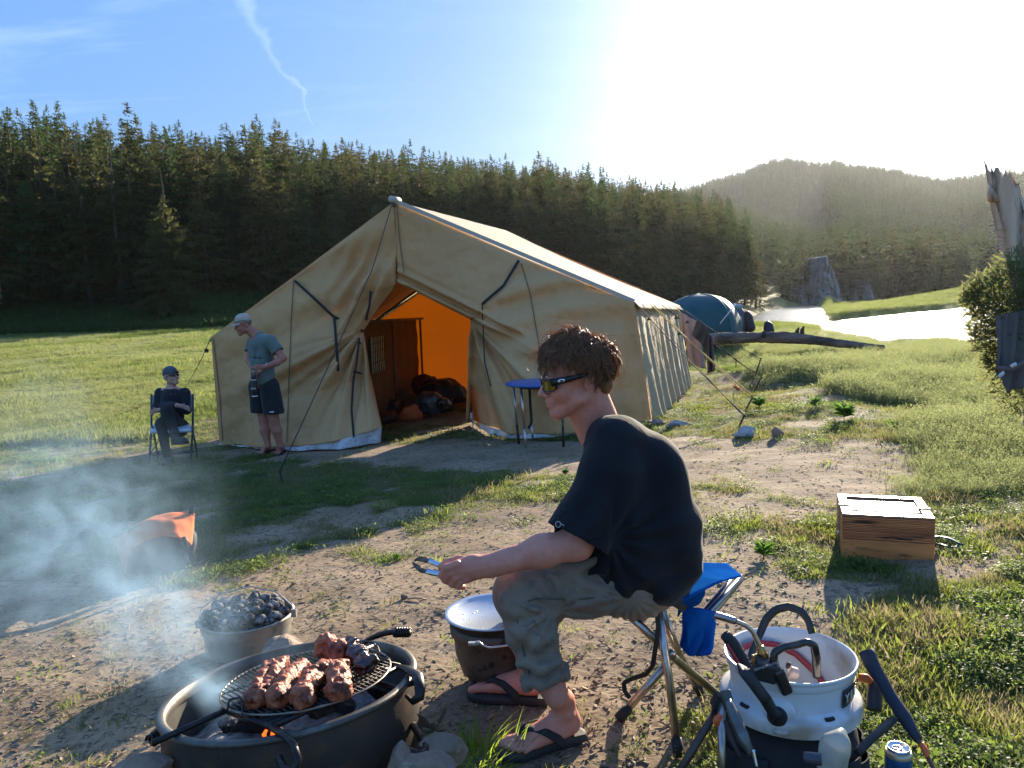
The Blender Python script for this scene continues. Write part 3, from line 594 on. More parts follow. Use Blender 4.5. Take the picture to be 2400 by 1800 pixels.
def resamp(pts,n):
    pts=np.asarray(pts,float); s=np.r_[0,np.cumsum(np.linalg.norm(np.diff(pts,axis=0),axis=1))]; t=np.linspace(0,s[-1],n); return np.stack([np.interp(t,s,pts[:,i]) for i in range(3)],1)
def coons(bot,top,lef,rig,nu,nv):
    b_=resamp(bot,nu);t_=resamp(top,nu);l_=resamp(lef,nv);r_=resamp(rig,nv); u=np.linspace(0,1,nu)[None,:,None]; v=np.linspace(0,1,nv)[:,None,None]
    return (1-v)*b_[None]+v*t_[None]+(1-u)*l_[:,None]+u*r_[:,None]-((1-u)*(1-v)*b_[0]+u*(1-v)*b_[-1]+(1-u)*v*t_[0]+u*v*t_[-1])
tent=thing('wall_tent','big tan canvas wall tent with its front doorway tied open onto an orange-lit inside','tent',TRb)
apex=onf(932,662); dl1=onf(852,776); DLb=onf(893,1003); dr1=onf(1104,749); dr2=onf(1097,830); DRb=onf(1112,1000)
eLf=onf(495,790); eRf=eR; PKf=PK
def pix_of(Gd):
    v=Gd-CAMP; z=v@_f; return 1200+FPX*(v@_r)/z, 900-FPX*(v@_u)/z
def folds(Gd,side):
    px,py=pix_of(Gd); d=np.zeros(px.shape)
    if side=='L':
        # folds fan out from the gather at the door corner (852,776)
        a=np.arctan2(py-770,852-px); r_=np.hypot(px-852,py-770); w=smooth(8,70,r_)*np.exp(-(r_/300)**2)
        down=smooth(.15,.7,a)*1.0
        d+=w*down*(.085*np.sin(a*15+.7*np.sin(a*5)+r_*.004)+.03*np.sin(a*37+r_*.01))
        d+=(1-down)*np.exp(-(r_/330)**2)*.035*np.sin((py-700)*.055+(px-700)*.028+1.2*np.sin(px*.012))*smooth(20,90,r_)
        s=np.exp(-((px-845)/60)**2-((py-680)/90)**2); d+=s*.05*np.sin((px-(py-780)*-.55)*.16)
        lo=smooth(860,960,py); d+=.022*lo*np.sin(px*.06+py*.02)
        d+=.05*np.sin(math.pi*np.clip((px-500)/380,0,1))*smooth(1050,900,py)*smooth(700,850,py)
    else:
        a=np.arctan2(py-749,px-1104); r_=np.hypot(px-1104,py-749); w=smooth(6,60,r_)*np.exp(-(r_/330)**2)
        down=smooth(.45,1.05,a)
        d+=w*down*(.085*np.sin(a*17+.6*np.sin(a*4)+r_*.003)+.025*np.sin(a*41))
        mid=smooth(-.9,-.5,a)*(1-smooth(.45,1.0,a))
        sag=(py-640)-((px-1200)/17)**2*.08
        d+=mid*.040*np.sin(sag*.085+1.1*np.sin(px*.01)+(px-1300)*.012)*np.exp(-((r_-130)/260)**2)
        t=((px-930)*(749-662)-(py-662)*(1104-930))/195.; d+=.05*np.exp(-((t-14)/20)**2)*np.sin(t*.28)*smooth(1330,1080,px)
        lo=smooth(860,960,py); d+=.02*lo*np.sin(px*.055)
        cor=np.exp(-((px-1490-(py-708)*.13)/110)**2)*smooth(700,800,py); d+=cor*.03*np.sin((px-(py-708)*.14)*.11)
    nx=Gd@np.array([.98,-.19,0]); nz_=Gd[...,2]
    d+=.014*(fbm(nx,nz_,4,3.0)-.5)*2+.006*(fbm(nx*3,nz_,3,5)-.5)*2
    d+=.016*np.abs(fbm(nx+7,nz_*1.3,3,1.7)-.5)*4+.010*np.abs(fbm(nx*1.2+nz_*.9+3,nz_*1.2-nx*.7,3,2.6)-.5)*4
    return d
def _x(): pass
def fadeedge(nv,nu,l=0,r=0,b=0,t=0):
    U=np.linspace(0,1,nu)[None];V_=np.linspace(0,1,nv)[:,None]; w=np.ones((nv,nu))
    if l: w=w*smooth(0,l,U)
    if r: w=w*smooth(0,r,1-U)
    if b: w=w*smooth(0,b,V_)
    if t: w=w*smooth(0,t,1-V_)
    return w
def over(px,py,pyg): # point at image row py standing above the ground point seen at row pyg
    g_=G(px,pyg); return P(px,py,Q(g_)[2])
grL=[(515,1045),(600,1054),(700,1060),(800,1056),(895,1041)]; cvL=[1040,1046,1047,1030,1001]; botL=[over(a,c,b_) for (a,b_),c in zip(grL,cvL)]; gndL=[G(*q) for q in grL]
grR=[(1108,995),(1145,1020),(1200,1033),(1300,1028),(1400,1019),(1528,989)]; cvR=[982,1000,1014,1018,1013,984]; botR=[over(a,c,b_) for (a,b_),c in zip(grR,cvR)]; gndR=[G(*q) for q in grR]
GL=coons(botL,[eLf,onf(700,640),PKf],[botL[0],eLf],[botL[-1],onf(870,880,.02),dl1,onf(890,715),apex,PKf],150,150)
GL=GL+1.5*folds(GL,'L')[...,None]*FN*fadeedge(150,150,l=.06,t=.03,r=.01)[...,None]
MB().grid(GL).build('front_wall',M_can,tent,True,solid=.004,label='left panel of the front wall, folds gathered at the doorway')
GRt=coons(botR,[PKf,onf(1215,600),eRf],[botR[0],dr2,dr1,apex,PKf],[botR[-1],eRf],150,170)
GRt=GRt+1.5*folds(GRt,'R')[...,None]*FN*fadeedge(170,150,r=.03,t=.03,l=.01)[...,None]
MB().grid(GRt).build('front_wall',M_can,tent,True,solid=.004,label='right panel of the front wall, sagging from the doorway')
# door flap turned in behind the right jamb
fl0=[onf(1104,752),onf(1099,830),onf(1092,985)]; fl1=[onf(1110,760,-.18),onf(1099,840,-.55),onf(1084,965,-.75)]
Gf=coons([fl0[2],fl1[2]],[fl0[0],fl1[0]],fl0[::-1],fl1[::-1],14,40); Gf=Gf+(.03*np.sin(np.linspace(0,1,14)*14)[None,:,None])*np.array([1,.2,0])
MB().grid(Gf).build('door_flap',M_can,tent,True,solid=.004)
# sod cloth (white skirt)
def sod(top,drop,name='sod_cloth',seed=0,**kw):
    top=resamp(top,60); rg=np.random.default_rng(seed); n=10; G_=np.zeros((n,60,3))
    for i in range(n):
        t=i/(n-1); G_[i]=top+FN*(drop[1]*t**1.5)[:,None] if np.ndim(drop[1]) else top+FN*drop[1]*t**1.5
        zz=terrain(G_[i][:,0],G_[i][:,1])+.012; dz=(np.asarray(drop[0])*t)
        G_[i][:,2]=np.maximum(top[:,2]-dz,zz)
        G_[i]+=FN*(.03*t*np.sin(np.linspace(0,1,60)*25+seed+t*2))[:,None]
    MB().grid(G_).build(name,M_sod,tent,True,solid=.003,**kw)
k=np.linspace(0,1,60)
def skirt(top,bot,seed):
    t_=resamp(top,70)+FN*.008; b_=resamp(bot,70)+FN*.02; b_[:,2]=terrain(b_[:,0],b_[:,1])+.02; v=np.linspace(0,1,12)[:,None,None]; G_=t_[None]*(1-v)+b_[None]*v; u=np.linspace(0,1,70)
    G_=G_+(v[...,0]*(.025*np.sin(u*31+seed)+.012*np.sin(u*83+seed*2))[None])[...,None]*FN; MB().grid(G_).build('sod_cloth',M_sod,tent,True,solid=.003)
skirt(botL,gndL,1); skirt(botR,gndR,3)
sod([onf(1078,940,-.60),onf(1094,950,-.35),onf(1108,975,0)],(.30,.05),seed=5)
# roof: two slopes, slightly sagging; right one hangs over the side wall
def slope(e0,e1,p0,p1,over,name,mt):
    nu,nv=60,30; b0=np.array(e0);b1=np.array(e1); G_=np.zeros((nv,nu,3))
    for j in range(nv):
        v=j/(nv-1)
        for i in range(nu):
            u=i/(nu-1); q=(b0*(1-u)+b1*u)*(1-v)+(np.array(p0)*(1-u)+np.array(p1)*u)*v
            q[2]-=.035*math.sin(math.pi*v); G_[j,i]=q
    dn=(b0-np.array(p0)); dn/=np.linalg.norm(dn)
    lip=[G_[0]+dn*over*t+np.array([0,0,-.05*t])+np.stack([0*k_,0*k_,.006*np.sin(k_*60)],1) for t in (1,.5) for k_ in [np.linspace(0,1,nu)]]
    G_=np.concatenate([np.stack(lip),G_]); G_[...,2]+=.006*(fbm(G_[...,0],G_[...,1],3,3)-.5)
    MB().grid(G_).build(name,mt,tent,True,solid=.006)
slope(eR,eRb,PK,PKb,.07,'roof',M_canroof); slope(eLf,eLb,PK,PKb,.03,'roof',M_canroof)
# side walls, back wall with an opening at its right
def wallgrid(bot,top,nu,nv,amp,fr,nrm,flare=.0,seed=0):
    G_=coons(bot,top,[bot[0],top[0]],[bot[-1],top[-1]],nu,nv); U=np.linspace(0,1,nu)[None];V_=np.linspace(1,0,nv)[:,None]
    d=(amp*(.25+V_)*(np.sin(U*fr+2.6*np.sin(U*7+seed)+V_*1.2)*(.45+.55*np.sin(U*11+1)**2)+.35*np.sin(U*fr*1.7+V_*3)))*smooth(0,.05,U)+flare*V_**2*smooth(0,.06,U)+.02*(fbm(U*8+V_*0,V_*3+U*0,3,2)-.5)
    return G_+d[...,None]*np.array(nrm)
SN=np.cross(eRb-eR,[0,0,1.]); SN/=np.linalg.norm(SN)
MB().grid(wallgrid([botR[-1]-[0,0,.03]-SN*.01,TRbb+[0,0,.03]],[eR-[0,0,.005]-SN*.01,eRb-[0,0,.02]],150,40,.036,60,SN,.06)).build('side_wall',canvas('side canvas',(.56,.44,.27),(.5,.3,.1),.12,.5),tent,True,solid=.004)
lw0,lw1=TLb,TLbb
MB().grid(wallgrid([TLb,TLbb],[eLf-[0,0,.01],eLb],60,20,.01,20,-SN)).build('side_wall',M_can,tent,True,solid=.004)
def bk(px,py):   # pixel to the back plane
    n=np.cross(TRbb-TLbb,[0,0,1.]); n/=np.linalg.norm(n); d=P(px,py,1)-CAMP; t=((TLbb-CAMP)@n)/(d@n); return CAMP+t*d
BW=TRbb-TLbb; bu=lambda f: TLbb+BW*f
def ztop(f): # gable height at fraction f along the back
    e=eLb*(1-f)+eRb*f; m=PKb; fr=((PKb-eLb)@BW)/(BW@BW); 
    return (eLb[2]+(PKb[2]-eLb[2])*f/fr if f<fr else PKb[2]+(eRb[2]-PKb[2])*(f-fr)/(1-fr))-.06
def backpanel(f0,f1,z0f,name):
    nu,nv=max(8,int(60*(f1-f0))+2),34; G_=np.zeros((nv,nu,3))
    for i in range(nu):
        f=f0+(f1-f0)*i/(nu-1); p=bu(f); zb=z0f(f); zt=ztop(f)
        for j in range(nv):
            v=j/(nv-1); G_[j,i]=[p[0],p[1]+.03*math.sin(f*40+v*3)*(1-v*.5)+.03*math.sin(v*9+f*6),zb+(zt-zb)*v]
    MB().grid(G_).build(name,M_canback,tent,True,solid=.004)
gz=lambda f:T(*bu(f)[:2])
OP0,OP1=.62,.86
backpanel(0,OP0,gz,'back_wall'); backpanel(OP1,.975,gz,'back_wall'); backpanel(OP0,OP1,lambda f:T(*bu(f)[:2])+1.75,'back_wall')
# inside: window in the left wall, poles, brown partition
wn=[bk(867,790),bk(908,790),bk(908,862),bk(880,866)]
def inner(px,py,l): # a point l metres behind the front plane under the pixel
    d=P(px,py,1)-CAMP; t=((TLb-AX*-l-CAMP)@FN)/(d@FN); return CAMP+t*d
c0=inner(864,900,2.2); 
prt=[inner(853,955,1.0),inner(982,900,4.3)]; prt[0][2]=T(*prt[0][:2]); prt[1][2]=T(*prt[1][:2])
def pw(u,v,off=0): # inner left lining wall, u along, v height m
    q=prt[0]*(1-u)+prt[1]*u; return np.array([q[0]+off*.95,q[1]-off*.31,q[2]+v])
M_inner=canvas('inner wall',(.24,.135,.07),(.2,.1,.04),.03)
def zpx(u,py): # height on the lining wall for image row py
    q=pw(u,0); px=Q(q)[0]; return zat(px,py,q[1])-q[2]
nu,nv=60,24; G_=np.zeros((nv,nu,3))
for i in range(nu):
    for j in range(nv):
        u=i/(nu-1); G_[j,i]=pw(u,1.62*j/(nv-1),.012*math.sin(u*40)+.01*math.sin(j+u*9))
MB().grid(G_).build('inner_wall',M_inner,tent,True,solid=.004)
mw=mat('window daylight tint',(.85,.95,.70),(.50,.60,.40),sc=3,rough=.4,stretch=(1,1,.25),bump=.3,trans=.35,tcol=(.45,.6,.3));  # bright pale green stands in for daylight through the window, put into its colour
def win():
    us=[.13,.30]; G2=[]
    for v in np.linspace(.80,1.36,10): G2.append([pw(u,v,.035) for u in np.linspace(.12,.33,8)])
    mb=MB(); mb.grid(np.array(G2)); w_=mb.build('window',mw,tent,True,solid=.006)
    mb=MB()
    for i in range(7):
        u=.13+.03*i; mb.tube([pw(u,.80,.05),pw(u+.006*math.sin(i),1.05,.05),pw(u+.012,1.36,.05)],.006,5)
    for v in (.95,1.12,1.25): mb.tube([pw(.12,v,.048),pw(.33,v+.04,.048)],.004,5)
    mb.build('netting',M_strap,w_)
win()
for a_,b_,r__ in ((pw(.02,1.60,.12),pw(1.02,1.60,.12),.022),(pw(.42,0,.10),pw(.42,1.6,.10),.018),(pw(.98,0,.1),pw(.98,1.6,.1),.02)):
    MB().tube([a_,b_],r__,10).build('pole',M_pole,tent,True)
for l in (1.2,2.6,4.0):
    a_=eLf+AX*l+[0.1,0,-.14]; b_=PK+AX*l-[0,0,.13]; MB().tube([a_,b_],.02,8).build('rafter',M_pole,tent,True)
    a_=eR+AX*l*.98; MB().tube([a_-[.05,0,.14],b_],.02,8).build('rafter',M_pole,tent,True)
MB().tube([PK+[0,0,-.05]-AX*.06,PKb-[0,0,.08]],.022,10).build('ridge_pole',M_pole,tent,True)
MB().tube([PK-AX*.10+[0,0,.02],PK+AX*.12+[0,0,.02]],.045,12).build('ridge_cap',mat('pale canvas cap',(.55,.48,.38),rough=.8),tent,True)
# piping along the right gable
def ribbon(pts,w,name,mt,parent,nrm=None,th=.004,**kw):
    pts=resamp(pts,max(6,len(pts)*5)); T_=np.gradient(pts,axis=0); T_/=np.linalg.norm(T_,axis=1)[:,None]; n_=FN if nrm is None else np.array(nrm,float)
    sd_=np.cross(T_,n_); sd_/=np.linalg.norm(sd_,axis=1)[:,None]; mb=MB(); mb.strip(pts-sd_*w/2,pts+sd_*w/2); return mb.build(name,mt,parent,solid=th,**kw)
ribbon([PK+FN*.02+[0,0,.01],eR+FN*.02+[0,0,.01]],.05,'gable_hem',mat('hem',(.50,.46,.38),rough=.8),tent)
_S=np.concatenate([GL.reshape(-1,3),GRt.reshape(-1,3)]); _q=_S-CAMP; _sz=_q@_f; _sx=1200+FPX*(_q@_r)/_sz; _sy=900-FPX*(_q@_u)/_sz
def onsurf(px,py,off):
    k_=np.argsort((_sx-px)**2+(_sy-py)**2)[:6]; return P(px,py,_sz[k_].min()-off)
def dens(ps): 
    q=resamp([(a,b_,0) for a,b_ in ps],24); return [(a,b_) for a,b_,_ in q]
for pts in ([(930,476),(936,560),(947,640)],[(688,655),(682,760),(672,1036)],[(1222,618),(1243,690),(1262,800),(1270,900)],[(500,793),(515,930),(522,1035)]):
    ribbon([onsurf(a,b_,.010) for a,b_ in dens(pts)],.012,'seam',M_seam,tent)
for pts,w in (([(691,658),(737,700),(780,741),(852,777)],.035),([(783,741),(788,800),(793,870)],.035),([(1216,610),(1180,670),(1135,708),(1103,749)],.035),([(1130,712),(1133,790),(1136,850),(1150,905)],.015),
    ([(869,682),(866,715),(858,750)],.03),([(842,792),(836,850),(828,895),(824,960),(829,1025)],.028),([(829,870),(848,876)],.03),([(838,800),(846,806)],.03)):
    ribbon([onsurf(a,b_,.03) for a,b_ in pts],w,'strap',M_strap,tent)
# ---- guy ropes and stakes
M_rope=mat('black rope',(.03,.028,.025),rough=.8); M_yrope=mat('yellow orange rope',(.62,.40,.10),(.75,.5,.15),sc=40,rough=.8); M_iron=mat('dark iron',(.03,.028,.026),(.08,.05,.035),sc=30,rough=.55,metal=.6,bump=.3)
def stake(px,py,topx,topy,label,rad=.011,grp='stakes of the tent guy ropes'):
    b_=G(px,py); t=P(topx,topy,Q(b_)[2]); mb=MB(); mb.tube([b_-(t-b_)*.3,b_,t],rad,8); mb.tube([t,t+(t-b_)*.04],rad*1.5,8); mb.build('stake',M_iron,None,True,loc=b_,label=label,cat='stake',group=grp); return t
def rope(pts,label,mt=M_rope,rad=.006,sag=.02,grp='guy ropes of the wall tent',name='guy_rope'):
    pts=resamp(pts,14); s_=np.sin(np.linspace(0,math.pi,14)); pts[:,2]-=sag*s_; return MB().tube(pts,rad,6).build(name,mt,None,True,label=label,cat='rope',group=grp)
t=stake(662,1135,656,1105,'lone iron stake in the shaded grass before the tent front')
rope([PK-AX*.05,P(872,628,8.9),t],'long black guy rope from the tent peak down to the front stake')
stL=G(430,915); rope([eLf,P(478,830,10.9),stL],'guy rope from the left eave of the tent running behind the seated woman')
MB().box(P(484,822,10.9),(.05,.02,.05)).build('rope_slider',M_iron,None,label='small black slider on the left guy rope of the tent',cat='rope slider')
def ev(f): return eR*(1-f)+eRb*f
S1=stake(1731,1002,1745,974,'iron stake leaning behind the pale rock nearest the tent'); S2=stake(1749,958,1765,929,'iron stake holding the yellow ropes'); S3=stake(1764,925,1784,884,'iron stake behind the one with yellow ropes'); S4=stake(1767,890,1783,841,'tallest leaning iron stake right of the hung clothes'); S5=stake(1725,866,1725,840,'small far stake nearest the hung brown trousers')
rope([ev(0),P(1600,825,9.6),S1],'black guy rope from the front right eave to the nearest stake'); 
rope([ev(.10),S1+[0,0,-.02]],'thin black guy rope doubling the one to the nearest stake',rad=.004)
rope([ev(.25),S2],'upper yellow guy rope of the tent side',M_yrope,.008); rope([ev(.32),S2+[.0,0,-.05]],'lower yellow guy rope of the tent side',M_yrope,.006)
rope([ev(.5),S3],'black guy rope from the middle of the side eave'); rope([ev(.62),S3+[0,0,-.03]],'thin guy rope beside the one from mid eave',rad=.004)
rope([ev(.8),S4],'highest guy rope to the tall leaning stake'); rope([ev(.95),S4+[0,0,-.04]],'rear guy rope from the far corner of the eave',rad=.004)
rope([ev(.9),S5],'faint guy rope to the small far stake',rad=.004)
MB().tube(resamp([P(1722,905,9.6),P(1718,925,9.5),P(1722,945,9.4),P(1700,955,9.3),P(1668,957,9.2)],12),.007,6).build('loose_rope',M_yrope,None,True,label='loose tail of yellow rope hanging to the grass',cat='rope')
MB().tube([P(1720,905,9.6),P(1733,912,9.6)],.02,8).build('rope_knot',mat('orange knot',(.75,.16,.05),rough=.8),None,True,label='orange knot tied on the yellow guy rope',cat='knot')
for i,(a,b_) in enumerate(((1521,748),(1585,745),(1592,783),(1611,755))):
    MB().add([P(a-6,b_+3,10.),P(a+6,b_+2,10.),P(a,b_-6,10.),P(a,b_,9.96)],[(0,1,3),(1,2,3),(2,0,3),(0,2,1)]).build('rope_slider',M_iron,None,label='small black triangular slider, %s on the side guy ropes'%['nearest the tent corner','upper one of the far pair','lowest','farthest'][i],cat='rope slider',group='rope sliders of the side guy ropes')
# ---- clothes drying on the ropes
def cloth(pixs,d,mt,label,cat,nz_=.03,name='hanging_garment'):
    bot,top=pixs; G_=coons([P(a,b_,d) for a,b_ in bot],[P(a,b_,d) for a,b_ in top],[P(*bot[0],d),P(*top[0],d)],[P(*bot[-1],d),P(*top[-1],d)],26,26)
    U=np.linspace(0,1,26)[None];V_=np.linspace(1,0,26)[:,None]; G_=G_+(nz_*np.sin(U*13+V_*2)*(.3+V_))[...,None]*np.array([.3,1,0])
    MB().grid(G_).build(name,mt,None,True,solid=.004,label=label,cat=cat)
cloth(([(1614,852),(1655,866)],[(1597,735),(1634,752)]),11.4,mat('pink cloth',(.42,.33,.30),(.34,.27,.25),sc=4,rough=.9,trans=.35),'pale pinkish trousers hung to dry behind the guy ropes','clothing')
cloth(([(1596,778),(1610,772)],[(1590,728),(1612,742)]),11.6,mat('tan cloth',(.45,.38,.28),rough=.9,trans=.3),'small tan cloth hung by the tent corner','clothing')
cloth(([(1621,785),(1657,818)],[(1634,750),(1665,770)]),11.0,mat('brown cloth',(.13,.10,.075),(.09,.07,.055),sc=5,rough=.9,trans=.15),'brown shirt hung over the guy ropes','clothing')
cloth(([(1658,876),(1676,868)],[(1655,775),(1670,790)]),10.95,mat('dark brown cloth',(.10,.065,.055),rough=.9),'dark brown narrow garment dangling lowest from the ropes','clothing')
# ---- packs inside the tent
def lump(name,px,py,l,sx,sz,mt,label,cat='backpack',seed=0,extra=None):
    c=inner(px,py,l); z0=T(c[0],c[1]); s_=SDF(c-[sx*1.3,sx*1.2,.1],c+[sx*1.3,sx*1.2,sz*2.4],.02); hz_=max(sz,(c[2]-z0)*.0+sz)
    c[2]=z0+sz*.85; s_.ell(c,(sx,sx*.8,sz)); rg=np.random.default_rng(seed)
    for i in range(4): s_.ell(c+rg.normal(size=3)*[sx*.4,sx*.3,sz*.3],(sx*.45,sx*.4,sz*.55),k=.04)
    s_.noise(.016,15,seed); s_.noise(.008,34,seed+5); s_.cut((0,0,z0),(0,0,-1)); return s_.build(name,mt,None,loc=None,label=label,cat=cat) if False else mesh_obj(name,*_m(s_),mt,None,True,np.array([c[0],c[1],z0]),label=label,cat=cat,group='packs and bags stowed inside the tent')
def _m(s_): V,F=s_.mesh(); return V,F.tolist()
M_pk=mat('black nylon',(.022,.018,.020),(.035,.028,.030),sc=9,rough=.5,bump=.5,bsc=14,bdist=.02); M_pkr=mat('rust nylon',(.16,.045,.025),(.08,.03,.02),sc=8,rough=.6,bump=.5,bsc=12,bdist=.02)
M_or=mat('orange nylon',(.62,.19,.075),(.52,.15,.055),sc=6,rough=.95,spec=.05,bump=.3,bsc=12,bdist=.01)
lump('backpack',1035,930,3.1,.42,.30,M_pk,'large rounded black pack lying before the orange back wall of the tent',seed=1)
lump('backpack',995,915,3.9,.30,.32,M_pkr,'rust coloured pack at the far corner inside the tent',seed=2)
lump('duffel_bag',1010,955,2.2,.28,.22,mat('wet vinyl',(.04,.04,.04),(.10,.10,.10),sc=7,rough=.18,bump=.8,bsc=7,bdist=.05),'shiny grey and black dry bag catching the light on the tent floor','bag',3)
lump('duffel_bag',900,945,2.4,.30,.18,M_pk,'dark bag against the tent lining below the window','bag',4)
lump('duffel_bag',930,925,3.1,.34,.26,mat('tan blanket',(.20,.10,.04),rough=.9),'tan bundle behind the shiny bag in the tent','bag',5)
lump('sack',965,972,1.7,.17,.13,M_or,'small orange bag at the edge of the light inside the tent','bag',6)
lump('sack',905,975,1.6,.20,.11,M_pkr,'dark red bag nearest the left door flap inside the tent','bag',7)
# ---- folding table by the tent
ct=G(1262,1040); dT=Q(ct)[2]; zt=zat(1262,897,ct[1]); tb=thing('folding_table','round blue-topped folding table on metal legs before the tent front','table',ct)
cc=np.array([ct[0]+.03,ct[1],zt]); M_al=mat('aluminium tube',(.55,.53,.50),(.40,.38,.35),sc=20,rough=.32,metal=.85); M_blue=mat('blue plastic',(.035,.10,.32),(.05,.13,.38),sc=4,rough=.35)
MB().lathe([(0,-.018),(.36,-.018),(.375,-.008),(.375,.006),(.36,.012),(0,.012)],cc,48).build('table_top',M_blue,tb,True)
MB().lathe([(0,-.05),(.22,-.05),(.24,-.035),(.24,-.024),(0,-.024)],cc,32).build('lower_tray',mat('dark teal plastic',(.02,.06,.07),rough=.5),tb,True)
for px,py,tx in ((1216,1041,1203),(1233,1051,1221),(1249,1036,1240),(1321,1047,1316)):
    b_=G(px,py); top=P(tx,905,Q(b_)[2]); top[2]=zt-.03; m_=b_*.68+top*.32
    l_=MB().tube([m_,top],.013,10).build('leg',M_al,tb,True); MB().tube([b_,m_],.0145,10).build('foot_sleeve' ,M_iron if px in(1216,1321) else M_al,l_,True)
rb=[P(1241,910,dT),P(1243,950,dT),P(1246,990,dT),P(1238,1005,dT)]; ribbon(rb,.03,'strap',M_strap,tb,nrm=(0,-1,0))
# ---- teal dome tent and grey tent beyond
def dome(cx,dd,pxl,pxr,pty,pby,col,label,name='dome_tent',door=None):
    y=dd; xl=sl(pxl)*y; xr=sl(pxr)*y; zb=zat(cx,pby,y)-.4; zt_=zat(cx,pty,y); rx=(xr-xl)/2; o=thing(name,label,'tent',((xl+xr)/2,y,zb)); c=np.array([(xl+xr)/2,y,zb]); G_=np.zeros((15,41,3))
    for j in range(15):
        v=j/14*math.pi/2
        for i in range(41):
            a=i/40*2*math.pi; rr_=(1+.05*math.cos(6*a)*math.cos(v)); G_[j,i]=c+[rx*math.cos(a)*math.cos(v)**.8*rr_,1.5*math.sin(a)*math.cos(v)**.8*rr_,(zt_-zb)*math.sin(v)**.85]
    MB().grid(G_).build('fly',mat(name+' fly',col,tuple(c_*.7 for c_ in col),sc=1.2,rough=.55,bump=.3,bsc=2,bdist=.05,trans=.2),o,True)
    for k in (3,13,23,33): MB().tube([G_[j,k] +(G_[j,k]-c)*.006 for j in range(15)],.018,6).build('pole_sleeve',mat('sleeve',tuple(c_*1.5 for c_ in col),rough=.6),o,True)
    return o,G_,c
o,Gd,c=dome(1640,24,1553,1738,690,762,(.025,.115,.125),'teal dome tent pitched behind the fallen log')
MB().tube([P(1725,712,22.4),P(1688,758,22.2)],.014,6).build('guy_line',mat('white cord',(.7,.7,.7),rough=.7),o,True)
o,Gd,c=dome(1730,26,1680,1750,712,768,(.13,.115,.13),'smaller grey tent with a pale patch beside the teal one')
MB().grid(coons([P(1728,768,24.0),P(1740,768,24.0)],[P(1722,742,24.0),P(1739,740,24.0)],[P(1728,768,24.0),P(1722,742,24.0)],[P(1740,768,24.0),P(1739,740,24.0)],6,6)).build('door_patch',mat('beige patch',(.6,.52,.38),rough=.9),o,True)
def sblob(name,ps,mt,label,cat,res,lo,hi,nzs=.0,base=None):
    s_=SDF(lo,hi,res)
    for a in ps: s_.cone(*a)
    if nzs: s_.noise(nzs,4/res*.08,1)
    V,F=s_.mesh(); return mesh_obj(name,V,F.tolist(),mt,None,True,np.array(base if base is not None else [(lo[0]+hi[0])/2,(lo[1]+hi[1])/2,V[:,2].min()]),label=label,cat=cat)
a=P(1752,768,24.2);sblob('jacket',[(P(1750,735,24.2),P(1754,745,24.2),.10,.14),(P(1754,745,24.2),P(1758,768,24.2),.13,.16)],M_pk,'black jacket hung at the end of the grey tent','clothing',.03,a-[.6,.5,.5],a+[.6,.5,.9],.01)
a=P(1800,770,23);sblob('stuff_sack',[(P(1798,760,23),P(1800,775,23),.10,.14),(P(1806,762,23),P(1807,775,23),.06,.10)],M_pk,'small black bag standing on the grass beyond the log','bag',.03,a-[.6,.5,.5],a+[.6,.5,.7],.01)
a=P(1726,716,24);sblob('towel_bundle',[(P(1721,716,24.0),P(1735,719,24.0),.07,.07)],mat('grey towel',(.4,.42,.46),rough=.9),'grey bundle lying on top of the grey tent','cloth',.025,a-[.4,.4,.3],a+[.5,.4,.3],.01)
# ---- fallen log
lg=[(1560,792,20.5,.30),(1640,790,20.4,.36),(1700,785,20.3,.40),(1760,783,20.2,.38),(1830,783,20.,.33),(1868,785,19.9,.40),(1900,788,19.8,.33),(1960,796,19.6,.27),(2020,803,19.4,.23),(2072,808,19.2,.19)]
pts=np.array([P(a,b_+8,c_) for a,b_,c_,r__ in lg]); rr_=np.array([q[3] for q in lg])*.36; P2=resamp(pts,90); R2=np.interp(np.linspace(0,1,90),np.linspace(0,1,len(rr_)),rr_)
rg=np.random.default_rng(4); V=[];
for i in range(90):
    for j in range(28):
        a=j/28*6.283; r__=R2[i]*(1+.10*math.sin(j*2.1+i*.05)+.06*rg.normal()); V.append(P2[i]+np.array([.12*r__*math.cos(a),r__*math.cos(a),r__*math.sin(a)]))
F=[(i*28+j,i*28+(j+1)%28,(i+1)*28+(j+1)%28,(i+1)*28+j) for i in range(89) for j in range(28)]+[tuple(range(28))[::-1],tuple(89*28+j for j in range(28))]
pts=pts
lo=thing('fallen_log','long fallen tree trunk with rough grey-brown bark lying before the river','log',P2[0]-[0,0,.3])
mesh_obj('trunk',V,F,mat('log bark',(.27,.21,.17),(.10,.075,.06),sc=5,rough=.95,bump=1,bsc=10,bdist=.08,stretch=(.25,1,1)),lo,True)
for px,py,h in ((1868,768,.22),(1880,764,.2),(1790,768,.12),(1640,766,.15)):
    q=P(px,py+14,20.); MB().tube([q-[0,0,.1],q+[0,0,h*.3],q+[.05,0,h*.7]],[.07,.05,.02],7).build('branch_stub',M_bark,lo,True)
